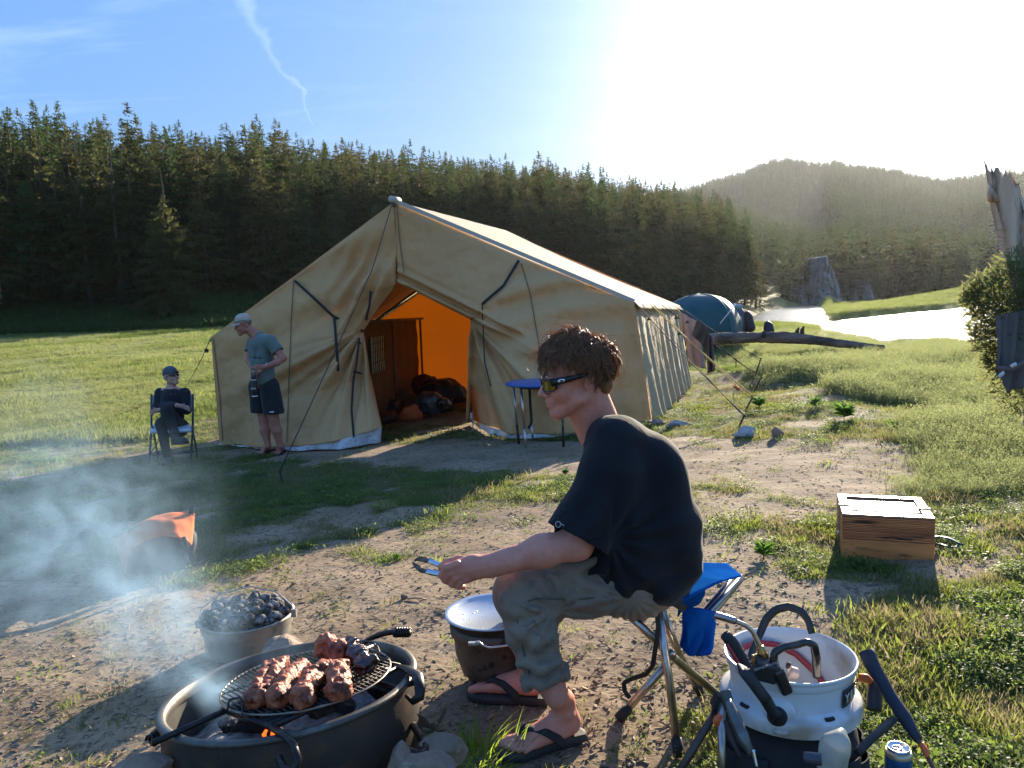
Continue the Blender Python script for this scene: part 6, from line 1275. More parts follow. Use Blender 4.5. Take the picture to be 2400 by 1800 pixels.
for i in range(4000):
    if len(got)>=92: break
    r_=.155*math.sqrt(rg.random()); a=rg.random()*6.283; x,y=r_*math.cos(a),r_*math.sin(a); z=.122
    for (qx,qy,qz) in got:
        dd=math.hypot(x-qx,y-qy)
        if dd<.040: z=max(z,qz+.030*(1-dd/.055))
    if z>.186-.3*max(0,r_-.09): continue
    got.append((x,y,z)); o=bpy.data.objects.new('charcoal_briquette',cm); COL.objects.link(o); o.location=(pc[0]+x,pc[1]+y,pc[2]+z); o.rotation_euler=(rg.normal()*.5,rg.normal()*.5,rg.random()*6.28); tag(o,'pillow-shaped charcoal briquette, black turning to grey ash, in the camp pot','charcoal','briquettes heaped in the camp pot')
# second pot with the pizza pan on it
M_pot2=mat('used cast iron',(.155,.125,.095),(.085,.07,.055),sc=6,rough=.6,metal=.3,bump=.4,bsc=120,bdist=.002,c3=(.03,.025,.02),sc3=28)
qc=np.array([-.085,2.715,-.02]); p2=thing('dutch_oven','brown-grey three-legged camp oven with white wire handle under the round pan','pot',qc)
MB().lathe([(0,.035),(.105,.035),(.130,.055),(.150,.12),(.156,.195),(.166,.198),(.168,.232),(.158,.236),(.152,.23),(0,.225)],qc,72).build('pot_body',M_pot2,p2,True)
for a in (-2.5,-.7,1.57): MB().tube([qc+[.105*math.cos(a),.105*math.sin(a),.06],qc+[.125*math.cos(a),.125*math.sin(a),.0]],[.016,.010],8).build('leg',M_pot2,p2,True)
M_ww=mat('whitened wire',(.75,.73,.68),rough=.35,metal=.4)
MB().tube(resamp([P(1108,1512,2.57),P(1120,1502,2.565),P(1132,1512,2.56),P(1146,1518,2.56),P(1180,1514,2.57),P(1215,1508,2.60)],20),.0032,7).build('bail_handle',M_ww,p2,True); MB().box(P(1110,1508,2.575),(.034,.014,.009)).build('ear',mat('bright ear',(.5,.48,.44),rough=.4,metal=.6),p2)
oc=np.array([-.0992,2.705,.25]); pn=thing('pizza_pan','round light steel pan with greasy drops resting on the camp oven','pan',oc-[0,0,.012])
M_pan=mat('brushed steel',(.50,.53,.56),(.42,.45,.48),sc=3,rough=.34,metal=.75,bump=.25,bsc=420,bdist=.0006)
MB().lathe([(0,-.010),(.143,-.010),(.150,-.004),(.166,.001),(.1705,-.0015),(.1695,-.004),(.150,-.008),(.143,-.014),(0,-.014)],oc,96).build('pan_disc',M_pan,pn,True)
mb=MB(); rg=np.random.default_rng(2)
for i in range(70): r_=.13*math.sqrt(rg.random()); a=rg.random()*6.28; mb.lathe([(0,.0012),(.0018*(.4+rg.random()),.0004),(.002,-.0002)],oc+[r_*math.cos(a)+(-.0),r_*math.sin(a),-.0098],6)
mb.build('fat_drops',mat('fat drops',(.8,.8,.78),rough=.2),pn,True,kind='stuff')
s=SDF(P(1172,1462,2.68)-.06,P(1172,1462,2.68)+.06,.004); s.ell(oc+[.055,-.055,.012],(.03,.02,.022)); s.ell(oc+[.065,-.06,.02],(.02,.02,.02)); s.noise(.002,90,3); V,F=s.mesh(); mesh_obj('meat_rib',V,F.tolist(),M_meatd,None,True,oc+[.055,-.055,-.01],label='red glazed piece of meat on the round pan by the knee',cat='meat')
# rocks 
M_stone=mat('pale stone',(.33,.22,.145),(.18,.125,.085),sc=9,rough=.9,bump=.8,bsc=40,bdist=.01,c3=(.42,.32,.23),sc3=18); M_lime=mat('limestone',(.52,.50,.47),(.30,.28,.26),sc=6,rough=.9,bump=.8,bsc=20,bdist=.02)
def stone(px,py,r_,seed,label,sc_=(1,1,.8),mt=None,up=.35): c=G(px,py); c=c+[0,0,r_*up]; return mrock('stone',c,r_,seed,mt or M_stone,label,'stone',sc_)
c=np.array(onring(640,1560,0)); mrock('stone',np.array([-.81,2.62,.11]),.115,5,M_stone,'big pale pointed stone between the fire ring and charcoal pot','stone',(1.1,.8,1.0))
mrock('stone',P(330,1810,2.0),.07,6,M_stone,'pale stone at the near left foot of the fire ring','stone',(1.3,1,.8))
mrock('stone',P(935,1800,2.02),.055,7,M_stone,'grey-brown stone leaning on the right side of the fire ring','stone',(.8,.8,1.3))
mrock('stone',P(980,1805,2.0),.05,8,M_stone,'second brown stone right of the fire ring','stone',(1,.8,1)); mrock('stone',P(1035,1765,2.12),.055,9,M_stone,'pale chipped stone beside the grass tuft','stone',(1.3,1,.9)); mrock('stone',P(1000,1812,1.98),.06,10,M_stone,'rounded reddish stone at the bottom between ring and grass','stone',(1.4,1,.8))
stone(1747,1025,.115,11,'white angular rock at the foot of the nearest guy stake',(1.1,.8,.9),M_lime); stone(1824,1026,.085,12,'small tan rock right of the white angular rock',(.8,.8,1),M_stone); stone(1592,999,.085,13,'long whitish stone before the tent side wall',(2.0,.8,.75),M_lime,.2); stone(1541,994,.07,14,'reddish stone at the tent corner',(1.2,.9,.9),mat('reddish stone',(.38,.25,.20),(.3,.2,.16),sc=9,rough=.9),.2)
stone(1915,880,.07,15,'small pale block lying in the grass beyond the stakes',(.9,.9,1.1),M_lime)
# iron foot of the ring
MB().tube(resamp([P(968,1700,2.2),P(985,1725,2.15),P(1000,1755,2.1),P(990,1770,2.08),P(960,1762,2.08),P(945,1750,2.1)],16),.011,8).build('anchor_chain',M_iron,fr,True)
# ================================================================ STOOL
so=G(1560,1720); st=thing('camp_stool','folding camp stool with blue sling seat, hanging blue pouch and aluminium legs','stool',so)
M_alu=mat('scuffed aluminium',(.55,.52,.48),(.36,.33,.30),sc=25,rough=.30,metal=.95,bump=.15,bsc=100,bdist=.001); M_bl=mat('blue nylon',(.010,.11,.42),(.008,.085,.34),sc=8,rough=1.,bump=.4,bsc=14,bdist=.01,trans=.30,tcol=(.02,.20,.66),spec=.0); M_rub=mat('black rubber foot',(.02,.02,.02),rough=.7)
def sleg(pts,r_=.0125,foot_=None):
    o=MB().tube(pts,r_,12).build('leg',M_alu,st,True)
    if foot_ is not None: a=np.array(pts[-1]); b_=np.array(pts[-2]); d=(a-b_)/np.linalg.norm(a-b_); MB().tube([a-d*.045,a+d*.006],r_*1.3,12).build('foot_cap',M_rub,o,True)
f1,f2,f3,f4=G(1722,1672),G(1590,1784),G(1452,1697),G(1640,1632)
sleg([P(1468,1434,2.34),P(1572,1536,2.40),f1+[0,0,.01]],.0125,1); sleg([P(1540,1412,2.36),P(1568,1590,2.36),f2+[0,0,.012]],.0125,1)
sleg([P(1738,1352,2.72),P(1648,1462,2.62),P(1555,1566,2.56),f3+[0,0,.012]],.0135,1); sleg([P(1545,1414,2.42),P(1590,1530,2.50),f4+[0,0,.012]],.0125,1)
MB().tube([P(1723,1350,2.72),P(1632,1462,2.58)],.0125,12).build('frame_tube',M_alu,st,True); MB().tube([P(1730,1362,2.66),P(1668,1428,2.58),P(1600,1510,2.50)],.011,12).build('frame_tube',M_alu,st,True)
MB().lathe([(0,-.012),(.012,-.012),(.014,0),(.012,.012),(0,.012)],P(1574,1533,2.385),16,rotm((1,0,0),R(90))).build('pivot_bolt',M_alu,st,True)
text('timberline'[:0] or 'rimrock'[:0] or ' ',.01,P(1578,1640,2.33),(0.1,0,-1),(1,0,0),M_rub,st) if False else None
G_=coons([P(1478,1426,2.32),P(1540,1420,2.30),P(1610,1402,2.31),P(1690,1362,2.42),P(1738,1350,2.60)],[P(1440,1400,2.74),P(1540,1345,2.78),P(1640,1320,2.80),P(1705,1322,2.78)],[P(1478,1426,2.32),P(1455,1420,2.5),P(1440,1400,2.74)],[P(1738,1350,2.60),P(1705,1322,2.78)],30,20)
MB().grid(G_).build('seat_sling',M_bl,st,True,solid=.006)
def flap(pix,dd,nm,amp=.012,mt=None):
    bot,top=pix; b_=resamp([P(a,c_,d_) for a,c_,d_ in bot],18); t_=resamp([P(a,c_,d_) for a,c_,d_ in top],18); G_=coons(b_,t_,[b_[0],t_[0]],[b_[-1],t_[-1]],18,18); U=np.linspace(0,1,18)[None];V_=np.linspace(1,0,18)[:,None]; G_=G_+(amp*np.sin(U*7+V_*3)*V_)[...,None]*np.array([.2,-1,0]); return MB().grid(G_).build(nm,mt or M_bl,st,True,solid=.005)
flap([((1594,1510,2.37),(1612,1535,2.36),(1634,1530,2.35)),((1600,1424,2.36),(1636,1424,2.34),(1672,1432,2.36))],0,'pouch'); flap([((1606,1522,2.36),(1640,1544,2.35),(1658,1530,2.34),(1673,1488,2.35)),((1604,1428,2.36),(1640,1426,2.34),(1674,1432,2.36))],0,'pouch',.02); flap([((1588,1445,2.5),(1650,1400,2.55)),((1590,1385,2.42),(1650,1372,2.5))],0,'pouch_back')
ribbon([P(1552,1392,2.33),P(1580,1412,2.31),P(1606,1428,2.33)],.022,'strap',M_strap,st,nrm=(0,-1,0)); ribbon([P(1538,1424,2.33),P(1543,1470,2.33),P(1536,1520,2.35),P(1530,1560,2.38),P(1515,1580,2.42),P(1478,1592,2.46),P(1462,1600,2.46),P(1464,1620,2.47),P(1476,1636,2.47)],.014,'strap',M_strap,st,nrm=(0.2,-1,.2))
# second folded stool frame at the bucket
s2=thing('stool_frame','small folding tripod frame with one bright and one dark leg left of the bucket','stool frame',G(1695,1800)); MB().tube([P(1690,1642,1.98),P(1693,1830,1.90)],.0105,12).build('leg',M_alu,s2,True); MB().tube([P(1686,1652,1.99),P(1580,1830,1.92)],.010,12).build('leg',mat('brown tube',(.09,.065,.05),rough=.4,metal=.4),s2,True); MB().box(P(1688,1645,1.985),(.035,.03,.035),rotm((0,1,0),.4)).build('joint',M_rub,s2)
# ================================================================ BUCKET
bC=np.array([.705,1.985,-.01]); bk_=thing('bucket','white plastic bucket full of camp tools with a black handle strap and side badge','bucket',bC)
M_white=mat('dirty white plastic',(.74,.75,.75),(.64,.64,.62),sc=5,rough=.38,bump=.1,bsc=60,bdist=.001,c3=(.42,.35,.26),sc3=7,lo=.3,hi=.8)
MB().lathe([(0,.02),(.130,.02),(.140,.03),(.146,.25),(.150,.268),(.174,.268),(.1775,.270),(.1785,.275),(.1785,.298),(.1765,.305),(.171,.310),(.155,.315),(.1515,.318),(.1505,.324),(.153,.372),(.158,.378),(.1615,.384),(.1615,.396),(.166,.400),(.1675,.405),(.166,.409),(.162,.408),(.158,.400),(.155,.380),(.149,.32),(.143,.2),(.13,.05),(0,.045)],bC,96).build('tub',M_white,bk_,True); esplit(bpy.data.objects['tub'])
fa=lambda ang,r_,z: bC+np.array([r_*math.cos(ang),r_*math.sin(ang),z])
def angpx(px,py,r_,z):
    best=min(np.linspace(-math.pi,0,721),key=lambda a: (Q(fa(a,r_,z))[0]-px)**2); return best
for px,z,sc_ in ((1739,.274,1),(1950,.274,1)):
    a=angpx(px,0,.176,z); mb=MB(); mb.tube([fa(a-.07,.1665,.3135),fa(a,.1675,.3135),fa(a+.07,.1665,.3135)],.0055,8,flat=.9); mb.build('rubber_slot',M_rub,bk_,True)
a=angpx(1831,0,.178,.25); MB().tube([fa(a-.085,.1775,.284),fa(a,.1795,.284),fa(a+.085,.1775,.284)],.008,10).build('tie_slot',M_white,bk_,True); MB().tube([fa(a-.06,.181,.285),fa(a,.1835,.285),fa(a+.06,.181,.285)],.0038,8).build('slot_hole',mat('grey slot',(.25,.24,.23),rough=.6),bk_,True)
ap=angpx(1822,0,.165,.30); pv=fa(ap,.168,.318); n_=np.array([math.cos(ap),math.sin(ap),0])
FM=frame(n_); MB().lathe([(.0,.016),(.020,.016),(.0235,.012),(.024,0),(0,0)],pv-n_*.004,32,np.stack([FM[:,1],FM[:,2],FM[:,0]],1)).build('handle_pivot',M_rub,bk_,True)
MB().lathe([(.0,.006),(.034,.004),(.042,-.012)],pv-n_*.008,32,np.stack([FM[:,1],FM[:,2],FM[:,0]],1)).build('pivot_boss',M_white,bk_,True)
M_hs=mat('black moulded strap',(.022,.022,.022),(.035,.034,.033),sc=30,rough=.6)
hd1=[pv+n_*.012,P(1795,1640,1.79),P(1765,1600,1.79),P(1745,1575,1.80),P(1738,1560,1.83)]
def bandz(pts,w,nm,nr,mt,par): 
    pts=resamp(pts,26); T_=np.gradient(pts,axis=0); sd_=np.cross(T_,np.array(nr,float)); sd_/=np.linalg.norm(sd_,axis=1)[:,None]; mb=MB(); ww=np.broadcast_to(w,(26,))[:,None] if np.ndim(w)==0 else np.interp(np.linspace(0,1,26),np.linspace(0,1,len(w)),w)[:,None]; mb.strip(pts-sd_*ww/2,pts+sd_*ww/2); return mb.build(nm,mt,par,True,solid=.006)
bandz(hd1,[.034,.026,.027,.027,.025],'handle_strap',(0,-1,.1),M_hs,bk_)
bandz([P(1757,1562,2.02),P(1762,1530,2.04),P(1780,1488,2.09),P(1796,1450,2.11),P(1818,1428,2.12),P(1848,1421,2.12),P(1878,1433,2.12),P(1895,1455,2.12),P(1903,1485,2.11)],[.018,.018,.018,.020,.022,.022,.020,.018,.018],'handle_arch',(.3,-1,.2),M_hs,bk_)
# badge, letters wrapped on the curve
a0=angpx(1974,0,.1545,.345); M_bd=mat('black badge',(.02,.018,.015),rough=.5); G_=np.array([[fa(a0+.62*u,.1545+.006*(.5-v)*-.5+.0015,.375-.052*(1-v)*1.) if 0 else fa(a0+.62*u,.1535+(v*.0035)+.002,.323+.046*v) for u in np.linspace(0,1,16)] for v in np.linspace(0,1,4)])
bd=MB().grid(G_).build('badge',M_bd,bk_,True,solid=.002)
M_lt=mat('ivory letters',(.72,.68,.58),rough=.5)
for i,ch_ in enumerate('YETI'):
    a=a0+.085+.145*i; t_=np.array([-math.sin(a),math.cos(a),0]); text(ch_,.030,fa(a,.1605,.346),t_,(0,0,1),M_lt,bk_,bold=True)
# gear belt
M_belt=mat('black canvas belt',(.014,.014,.015),(.024,.023,.023),sc=12,rough=.9,bump=.5,bsc=200,bdist=.002)
MB().lathe([(.150,.262),(.158,.264),(.174,.17),(.180,.02),(.17,.0),(.15,.0)],bC,72).build('gear_belt',M_belt,bk_,True)
for i,a in enumerate(np.linspace(-math.pi*1.02,.25,8)):
    G_=np.array([[fa(a+.52*u,.178+.018*math.sin(math.pi*u)*(1.2-.5*v)+.004*i%.003,.02+(.165+.02*math.sin(i*2.1))*v) for u in np.linspace(0,1,12)] for v in np.linspace(0,1,8)]); MB().grid(G_).build('pocket',M_belt,bk_,True,solid=.004)
# things in and on it
def tool(name,label,cat,parts,loc=None):
    o=thing(name,label,cat,loc if loc is not None else parts[0][1][0])
    for nm,pts,r_,mt,seg in parts: MB().tube(resamp(pts,max(8,len(pts)*4)),np.interp(np.linspace(0,1,max(8,len(pts)*4)),np.linspace(0,1,len(np.atleast_1d(r_))),np.atleast_1d(r_)),seg).build(nm,mt,o,True)
    return o
M_red=mat('red hose',(.40,.035,.04),(.33,.03,.035),sc=20,rough=.4); M_brass=mat('brass',(.55,.36,.14),(.35,.22,.09),sc=40,rough=.3,metal=.9); M_gl=mat('scuffed gloss black',(.02,.016,.014),(.14,.09,.06),sc=24,rough=.22,coat=.4,lo=.5,hi=.7)
tool('gas_hose','red rubber hose looped round the inside of the white bucket','hose',[('hose',[fa(a,.138,.335+z) for a,z in ((3.5,-.03),(3.1,.015),(2.7,.035),(2.3,.045),(1.9,.045),(1.5,.035),(1.1,.01),(.7,-.03),(.3,-.08),(0,-.12))],.0085,M_red,12)])
tr=tool('blow_torch','blow torch with bent steel nozzle and glossy black hand guard in the bucket','blow torch',[('nozzle',[P(1674,1441,1.96),P(1700,1448,1.955),P(1724,1456,1.95)],[.0095,.0095,.009],mat('heat-tinted steel',(.30,.20,.20),(.45,.38,.36),sc=20,rough=.25,metal=.9),14),
 ('tube',[P(1724,1456,1.95),P(1748,1466,1.95),P(1764,1480,1.95),P(1776,1505,1.95),P(1784,1524,1.95)],[.0065,.0060,.0060,.0065,.007],mat('straw steel',(.50,.40,.32),rough=.25,metal=.9),12),('neck',[P(1781,1515,1.95),P(1787,1530,1.95),P(1792,1542,1.95)],[.009,.013,.012],M_brass,14),
 ('hand_guard',[P(1812,1570,1.93),P(1815,1530,1.93),P(1835,1517,1.93),P(1870,1510,1.93),P(1892,1504,1.93),P(1908,1512,1.93),P(1913,1540,1.94),P(1914,1585,1.96)],[.011,.010,.0095,.0095,.0095,.0105,.011,.010],M_gl,12),('trigger',[P(1764,1535,1.93),P(1768,1552,1.93),P(1776,1560,1.93)],.004,M_brass,8)])
bevel(MB().box(P(1792,1568,1.94),(.062,.045,.05),rotm((0,1,0),R(16))@rotm((1,0,0),R(12))).build('torch_body',mat('black plastic',(.03,.03,.03),rough=.5),tr),.006)
bevel(MB().box(P(1832,1595,1.93),(.03,.03,.07),rotm((0,1,0),R(-22))).build('grip',M_gl,tr),.008)
text('BERNZOMATIC',.0085,P(1795,1562,1.905),(1,0,.30),(-.25,0,1),mat('grey print',(.45,.45,.45),rough=.6),tr)
tool('grip_handle','ribbed black and red tool handle leaning out of the left side of the bucket','tool',[('handle',[P(1699,1487,1.90),P(1712,1502,1.90),P(1738,1545,1.90),P(1758,1580,1.90)],[.013,.0165,.0155,.013],M_rub,14),('red_stripe',[P(1703,1510,1.885),P(1722,1540,1.885),P(1740,1570,1.885)],.005,M_red,8)]+[('rib',[P(1722+6*i-7,1512+9*i+5,1.897),P(1722+6*i+10,1512+9*i-5,1.897)],.0025,M_strap,6) for i in range(7)])
tool('axe','dark navy wrapped handle with a thin rusty shaft leaning right of the bucket','tool',[('handle',[P(2030,1526,2.02),P(2045,1560,2.0),P(2080,1620,1.96),P(2125,1690,1.90),P(2152,1735,1.86)],[.020,.0175,.0150,.0175,.010],mat('navy rubber',(.014,.018,.034),(.03,.03,.045),sc=9,rough=.7),14),('shaft',[P(2150,1732,1.86),P(2170,1765,1.84),P(2195,1815,1.8)],[.006,.005,.005],mat('rusty rod',(.16,.08,.05),rough=.6,metal=.4),8),('orange_tag',[P(2158,1742,1.85),P(2168,1758,1.84),P(2174,1775,1.83)],[.006,.008,.005],mat('orange tape',(.75,.14,.04),rough=.6),8)])
tool('flashlight','black cylinder with an orange clip in the right rear pocket of the belt','tool',[('barrel',[P(2052,1604,2.02),P(2050,1625,2.0),P(2048,1665,1.98)],[.017,.018,.018],mat('matte black',(.03,.025,.022),(.06,.045,.04),sc=12,rough=.6),16),('clip',[P(2014,1588,2.03),P(2030,1590,2.02),P(2045,1600,2.01)],[.011,.012,.006],mat('orange plastic',(.80,.16,.03),rough=.45),8)])
tool('hammer','grey steel hatchet and pliers poking from the left pockets of the belt','tool',[('head',[P(1700,1618,1.88),P(1706,1640,1.87),P(1712,1660,1.86)],[.013,.013,.010],mat('green-grey iron',(.10,.11,.09),rough=.6,metal=.3),8),('blade',[P(1706,1640,1.86),P(1725,1690,1.83),P(1745,1735,1.80),P(1762,1770,1.79)],[.008,.015,.015,.008],mat('dull steel',(.20,.20,.19),(.12,.12,.11),sc=30,rough=.45,metal=.7),8),('pliers',[P(1702,1690,1.84),P(1715,1735,1.80),P(1735,1775,1.78)],[.007,.007,.004],M_iron,8),('screwdriver',[P(1765,1757,1.78),P(1770,1780,1.775),P(1774,1798,1.77)],[.0045,.004,.003],M_ss,8),('orange_tip',[P(1682,1700,1.9),P(1678,1690,1.9),P(1690,1675,1.9)],[.006,.01,.006],mat('orange cap',(.78,.15,.04),rough=.5),8)])
tool('rasp','black ribbed tool handle sticking up from the front right pocket of the belt','tool',[('handle',[P(2094,1686,1.90),P(2075,1702,1.86),P(2045,1728,1.80),P(2010,1765,1.76)],[.008,.010,.0095,.009],M_rub,10)])
s=SDF(P(1955,1755,1.76)-[.06,.05,.07],P(1955,1755,1.76)+[.06,.05,.08],.004); s.cone(P(1950,1790,1.76),P(1960,1745,1.76),.030,.028); s.cone(P(1960,1745,1.76),P(1976,1716,1.77),.026,.008); s.noise(.003,60,4); V,F=s.mesh(); mesh_obj('plastic_bag',V,F.tolist(),mat('frosted plastic',(.60,.62,.56),(.45,.48,.42),sc=12,rough=.3,trans=.45,alpha=.9),None,True,P(1955,1790,1.76),label='crumpled frosted plastic bag stuffed in the front pocket of the belt',cat='bag')
tool('spray_can','dark round bottle end in the middle front pocket of the belt','bottle',[('body',[P(1882,1775,1.74),P(1905,1778,1.735),P(1925,1780,1.73)],[.012,.014,.013],mat('dark grey gloss',(.05,.05,.06),rough=.3),14)])
tool('lighter','small black lighter lying in the bottom of the bucket','lighter',[('case',[P(1845,1558,2.03),P(1850,1560,2.03)],[.009,.009],M_rub,8),('clear_box',[P(1852,1575,2.03),P(1868,1580,2.03)],[.016,.016],mat('cloudy plastic',(.55,.45,.42),rough=.2,trans=.3),6)])
cn=P(2106,1750,2.05); cn0=G(2112,1810); ca_=thing('drink_can','blue drink can with silver top standing beside the bucket','can',[cn[0],cn[1],cn[2]-.122]); cb_=cn-[0,0,.122]
MB().lathe([(0,0),(.026,0),(.033,.01),(.033,.105),(.028,.118)],cb_,40).build('can_body',mat('blue can print',(.02,.10,.32),(.05,.22,.50),sc=18,rough=.28,metal=.5),ca_,True); MB().lathe([(.0272,.1165),(.0275,.1225),(.026,.1225),(.025,.117),(0,.117)],cb_,40).build('can_lid',mat('can aluminium',(.75,.75,.76),rough=.25,metal=.95),ca_,True); MB().lathe([(.0335,.1),(.0335,.106),(.029,.117),(.0285,.112)],cb_,40).build('gold_rim',mat('gold band',(.62,.48,.30),rough=.35,metal=.6),ca_,True)
MB().tube([cb_+[.012*math.cos(a)-.004,.009*math.sin(a),.120] for a in np.linspace(0,6.283,16)],.002,6).build('pull_tab',M_ss,ca_,True)
text('lite',.022,cb_+[.006,-.0338,.035],(1,.12,0),(0,0,1),mat('white print can',(.85,.85,.85),rough=.5),ca_,bold=True)
# ================================================================ WOODEN BOX
A0=G(1973,1312); B0=G(2190,1319); A0[2]=B0[2]=min(A0[2],B0[2])-.01; zt_=zat(2080,1215,(A0[1]+B0[1])/2); 
def onz(px,py,z): d=P(px,py,1)-CAMP; t=(z-CH)/d[2]; return CAMP+t*d
X_=B0-A0; W_=np.linalg.norm(X_); X_/=W_; FLt=onz(1973,1211,zt_); BLt=onz(1937,1163,zt_); Y_=BLt-FLt; Y_-=X_*(Y_@X_); D_=np.linalg.norm(Y_); Y_/=D_; Z_=np.array([0,0,1.]); BMx=np.stack([X_,Y_,Z_],1); Hb=zt_-A0[2]
bx=thing('wooden_box','scorched wooden box with framed lid and blue strap standing on the grass','box',A0)
def bl(x,y,z): return A0+X_*x+Y_*y+Z_*z
def plank(nm,x0,x1,y0,y1,z0,z1,mt,par=bx): o=MB().box(bl((x0+x1)/2,(y0+y1)/2,(z0+z1)/2),(x1-x0,y1-y0,z1-z0),BMx).build(nm,mt,par); bevel(o,.003); return o
def woodm(nm,sc_): return mat(nm,(.72,.24,.07),(.46,.14,.045),sc=5,rough=.5,stretch=sc_,bump=.3,bsc=30,bdist=.003,wave=(5.5,'Z',3.5,(.16,.06,.025),.55,.9),c3=(.030,.014,.009),sc3=6,coat=.15)
M_w1=woodm('scorched pine',(.8,.8,7)); M_w2=mat('smooth scorched board',(.76,.28,.08),(.56,.19,.055),sc=5,rough=.45,stretch=(.7,.7,4),bump=.15,bsc=30,bdist=.002,c3=(.05,.022,.012),sc3=9,coat=.2); M_w3=mat('lid board',(.42,.22,.12),(.30,.14,.075),sc=6,rough=.42,stretch=(.6,4,4),coat=.12,bump=.2,bsc=40,bdist=.002)
hs_=Hb*.50; t_=.02
plank('front_board',0,W_,0,t_,0,hs_-.0015,M_w2); plank('front_board',0,W_,0,t_,hs_,Hb-.0,M_w1)
for i in range(5): plank('groove_ridge',.002,W_-.002,-.003,.001,hs_+.018+.014*i,hs_+.025+.014*i,M_w1)
for x0 in (0,W_-t_): plank('side_board',x0,x0+t_,t_+.001,D_,0,hs_-.0015,M_w1); plank('side_board',x0,x0+t_,t_+.001,D_,hs_,Hb,M_w1)
plank('back_board',t_,W_-t_,D_-t_,D_-.001,0,Hb-.002,M_w2)
rim=.045
plank('lid_frame',0,W_,0,rim,Hb+.0005,Hb+.013,M_w3); plank('lid_frame',0,W_,D_-rim,D_,Hb+.0005,Hb+.013,M_w3); plank('lid_frame',0,rim,rim+.0005,D_-rim-.0005,Hb+.0005,Hb+.013,M_w3); plank('lid_frame',W_-rim,W_,rim+.0005,D_-rim-.0005,Hb+.0005,Hb+.013,M_w3)
for i in range(3): y0=rim+.002+(D_-2*rim-.004)/3*i; plank('lid_board',rim+.001,W_-rim-.001,y0,y0+(D_-2*rim-.004)/3-.004,Hb-.012,Hb+.002,M_w3)
M_bs=mat('blue grey strap',(.10,.16,.21),(.07,.12,.16),sc=30,rough=.6)
yy=D_*.42; ribbon([bl(-.006,yy,.0),bl(-.006,yy,Hb+.026),bl(.002,yy,Hb+.026),bl(rim,yy,Hb+.022),bl(W_/2,yy,Hb+.012),bl(W_-rim,yy,Hb+.025),bl(W_+.004,yy,Hb+.025),bl(W_+.006,yy,Hb*.3)],.026,'strap',M_bs,bx,nrm=Y_*0+np.array([.02,.0,1]) if 0 else Y_,th=.003) if 0 else None
mb=MB(); ln=[(-.004,0),(-.004,Hb+.0165),(rim,Hb+.0165),(W_-rim,Hb+.0165),(W_+.004,Hb+.0165),(W_+.004,.02)]; mb.strip([bl(x,yy-.013,z) for x,z in ln],[bl(x,yy+.013,z) for x,z in ln]); mb.build('strap',M_bs,bx,solid=.003)
tl_=[bl(W_+.006,yy,Hb*.42),onz(2200,1257,T(2.1,3.95)+.04),onz(2225,1262,T(2.2,4.0)+.05),onz(2252,1276,T(2.2,4.0)+.03),onz(2235,1284,T(2.2,4.0)+.012),onz(2200,1275,T(2.2,4.)+.012)]
bandz(tl_,.028,'strap_tail',(0,.2,1),mat('teal strap',(.035,.12,.14),rough=.6),bx)
MB().tube([bl(-.012,D_*.12,Hb*.62),bl(-.016,D_*.12,Hb*.55),bl(-.016,D_*.12,Hb*.40),bl(-.010,D_*.12,Hb*.35)],.004,6).build('latch',M_ss,bx,True)
# ================================================================ ORANGE BAG
bgc=G(375,1345); db=Q(bgc)[2]+.05; bg_=thing('backpack','open orange and black pack slumped on the grass in the smoke','backpack',bgc)
top=[P(268,1268,db),P(275,1262,db),P(300,1250,db-.02),P(325,1228,db-.03),P(360,1211,db-.03),P(405,1203,db-.02),P(440,1201,db),P(456,1206,db+.02)]
bot=[P(296,1348,db-.12),P(297,1315,db-.14),P(312,1284,db-.18),P(345,1263,db-.21),P(385,1256,db-.22),P(420,1262,db-.20),P(438,1268,db-.14),P(448,1280,db-.08)]
t1=resamp(top,40); b1=resamp(bot,40); G_=coons(b1,t1,[b1[0],t1[0]],[b1[-1],t1[-1]],40,20); U=np.linspace(0,1,40)[None];V_=np.linspace(0,1,20)[:,None]
G_=G_+((.055*np.sin(math.pi*V_)*np.sin(math.pi*U)**.5+.004*np.sin(U*21+V_*5)*(1-V_*.3)+.003*np.sin(V_*14+U*9)))[...,None]*np.array([0,-.75,.55]); MB().grid(G_).build('orange_panel',M_or,bg_,True,solid=.008)
MB().tube(t1-[0,0,.004],.008,6).build('rim_piping',mat('dark red piping',(.30,.06,.03),rough=.7),bg_,True)
s=SDF(P(375,1310,db)-[.35,.3,.22],P(375,1310,db)+[.35,.35,.25],.011); c=P(375,1305,db+.02); s.ell(c,(.20,.17,.13)); s.cone(P(330,1290,db),P(420,1270,db+.03),.09,.10); s.cone(P(430,1320,db+.05),P(470,1318,db+.1),.05,.03); s.noise(.007,24,3); s.cut((0,0,T(c[0],c[1])-.01),(0,0,-1)); V,F=s.mesh(); mesh_obj('mesh_lining',V,F.tolist(),mat('black mesh',(.022,.022,.024),(.04,.04,.042),sc=30,rough=.85,bump=.6,bsc=60,bdist=.004),bg_,True)
bandz([P(446,1204,db),P(449,1195,db),P(453,1186,db+.01)],.026,'pull_tab',(0,-1,0),M_strap,bg_); bandz([P(264,1258,db),P(275,1254,db-.01),P(292,1252,db-.02)],.028,'strap',(0,-.3,1),M_strap,bg_); bandz([P(455,1325,db-.1),P(475,1320,db-.1),P(488,1308,db-.08)],.02,'strap',(0,-.3,1),M_strap,bg_)
bandz([P(430,1258,db-.23),P(438,1285,db-.22),P(432,1300,db-.21),P(440,1320,db-.18)],.02,'buckle_strap',(0,-1,0),M_strap,bg_)
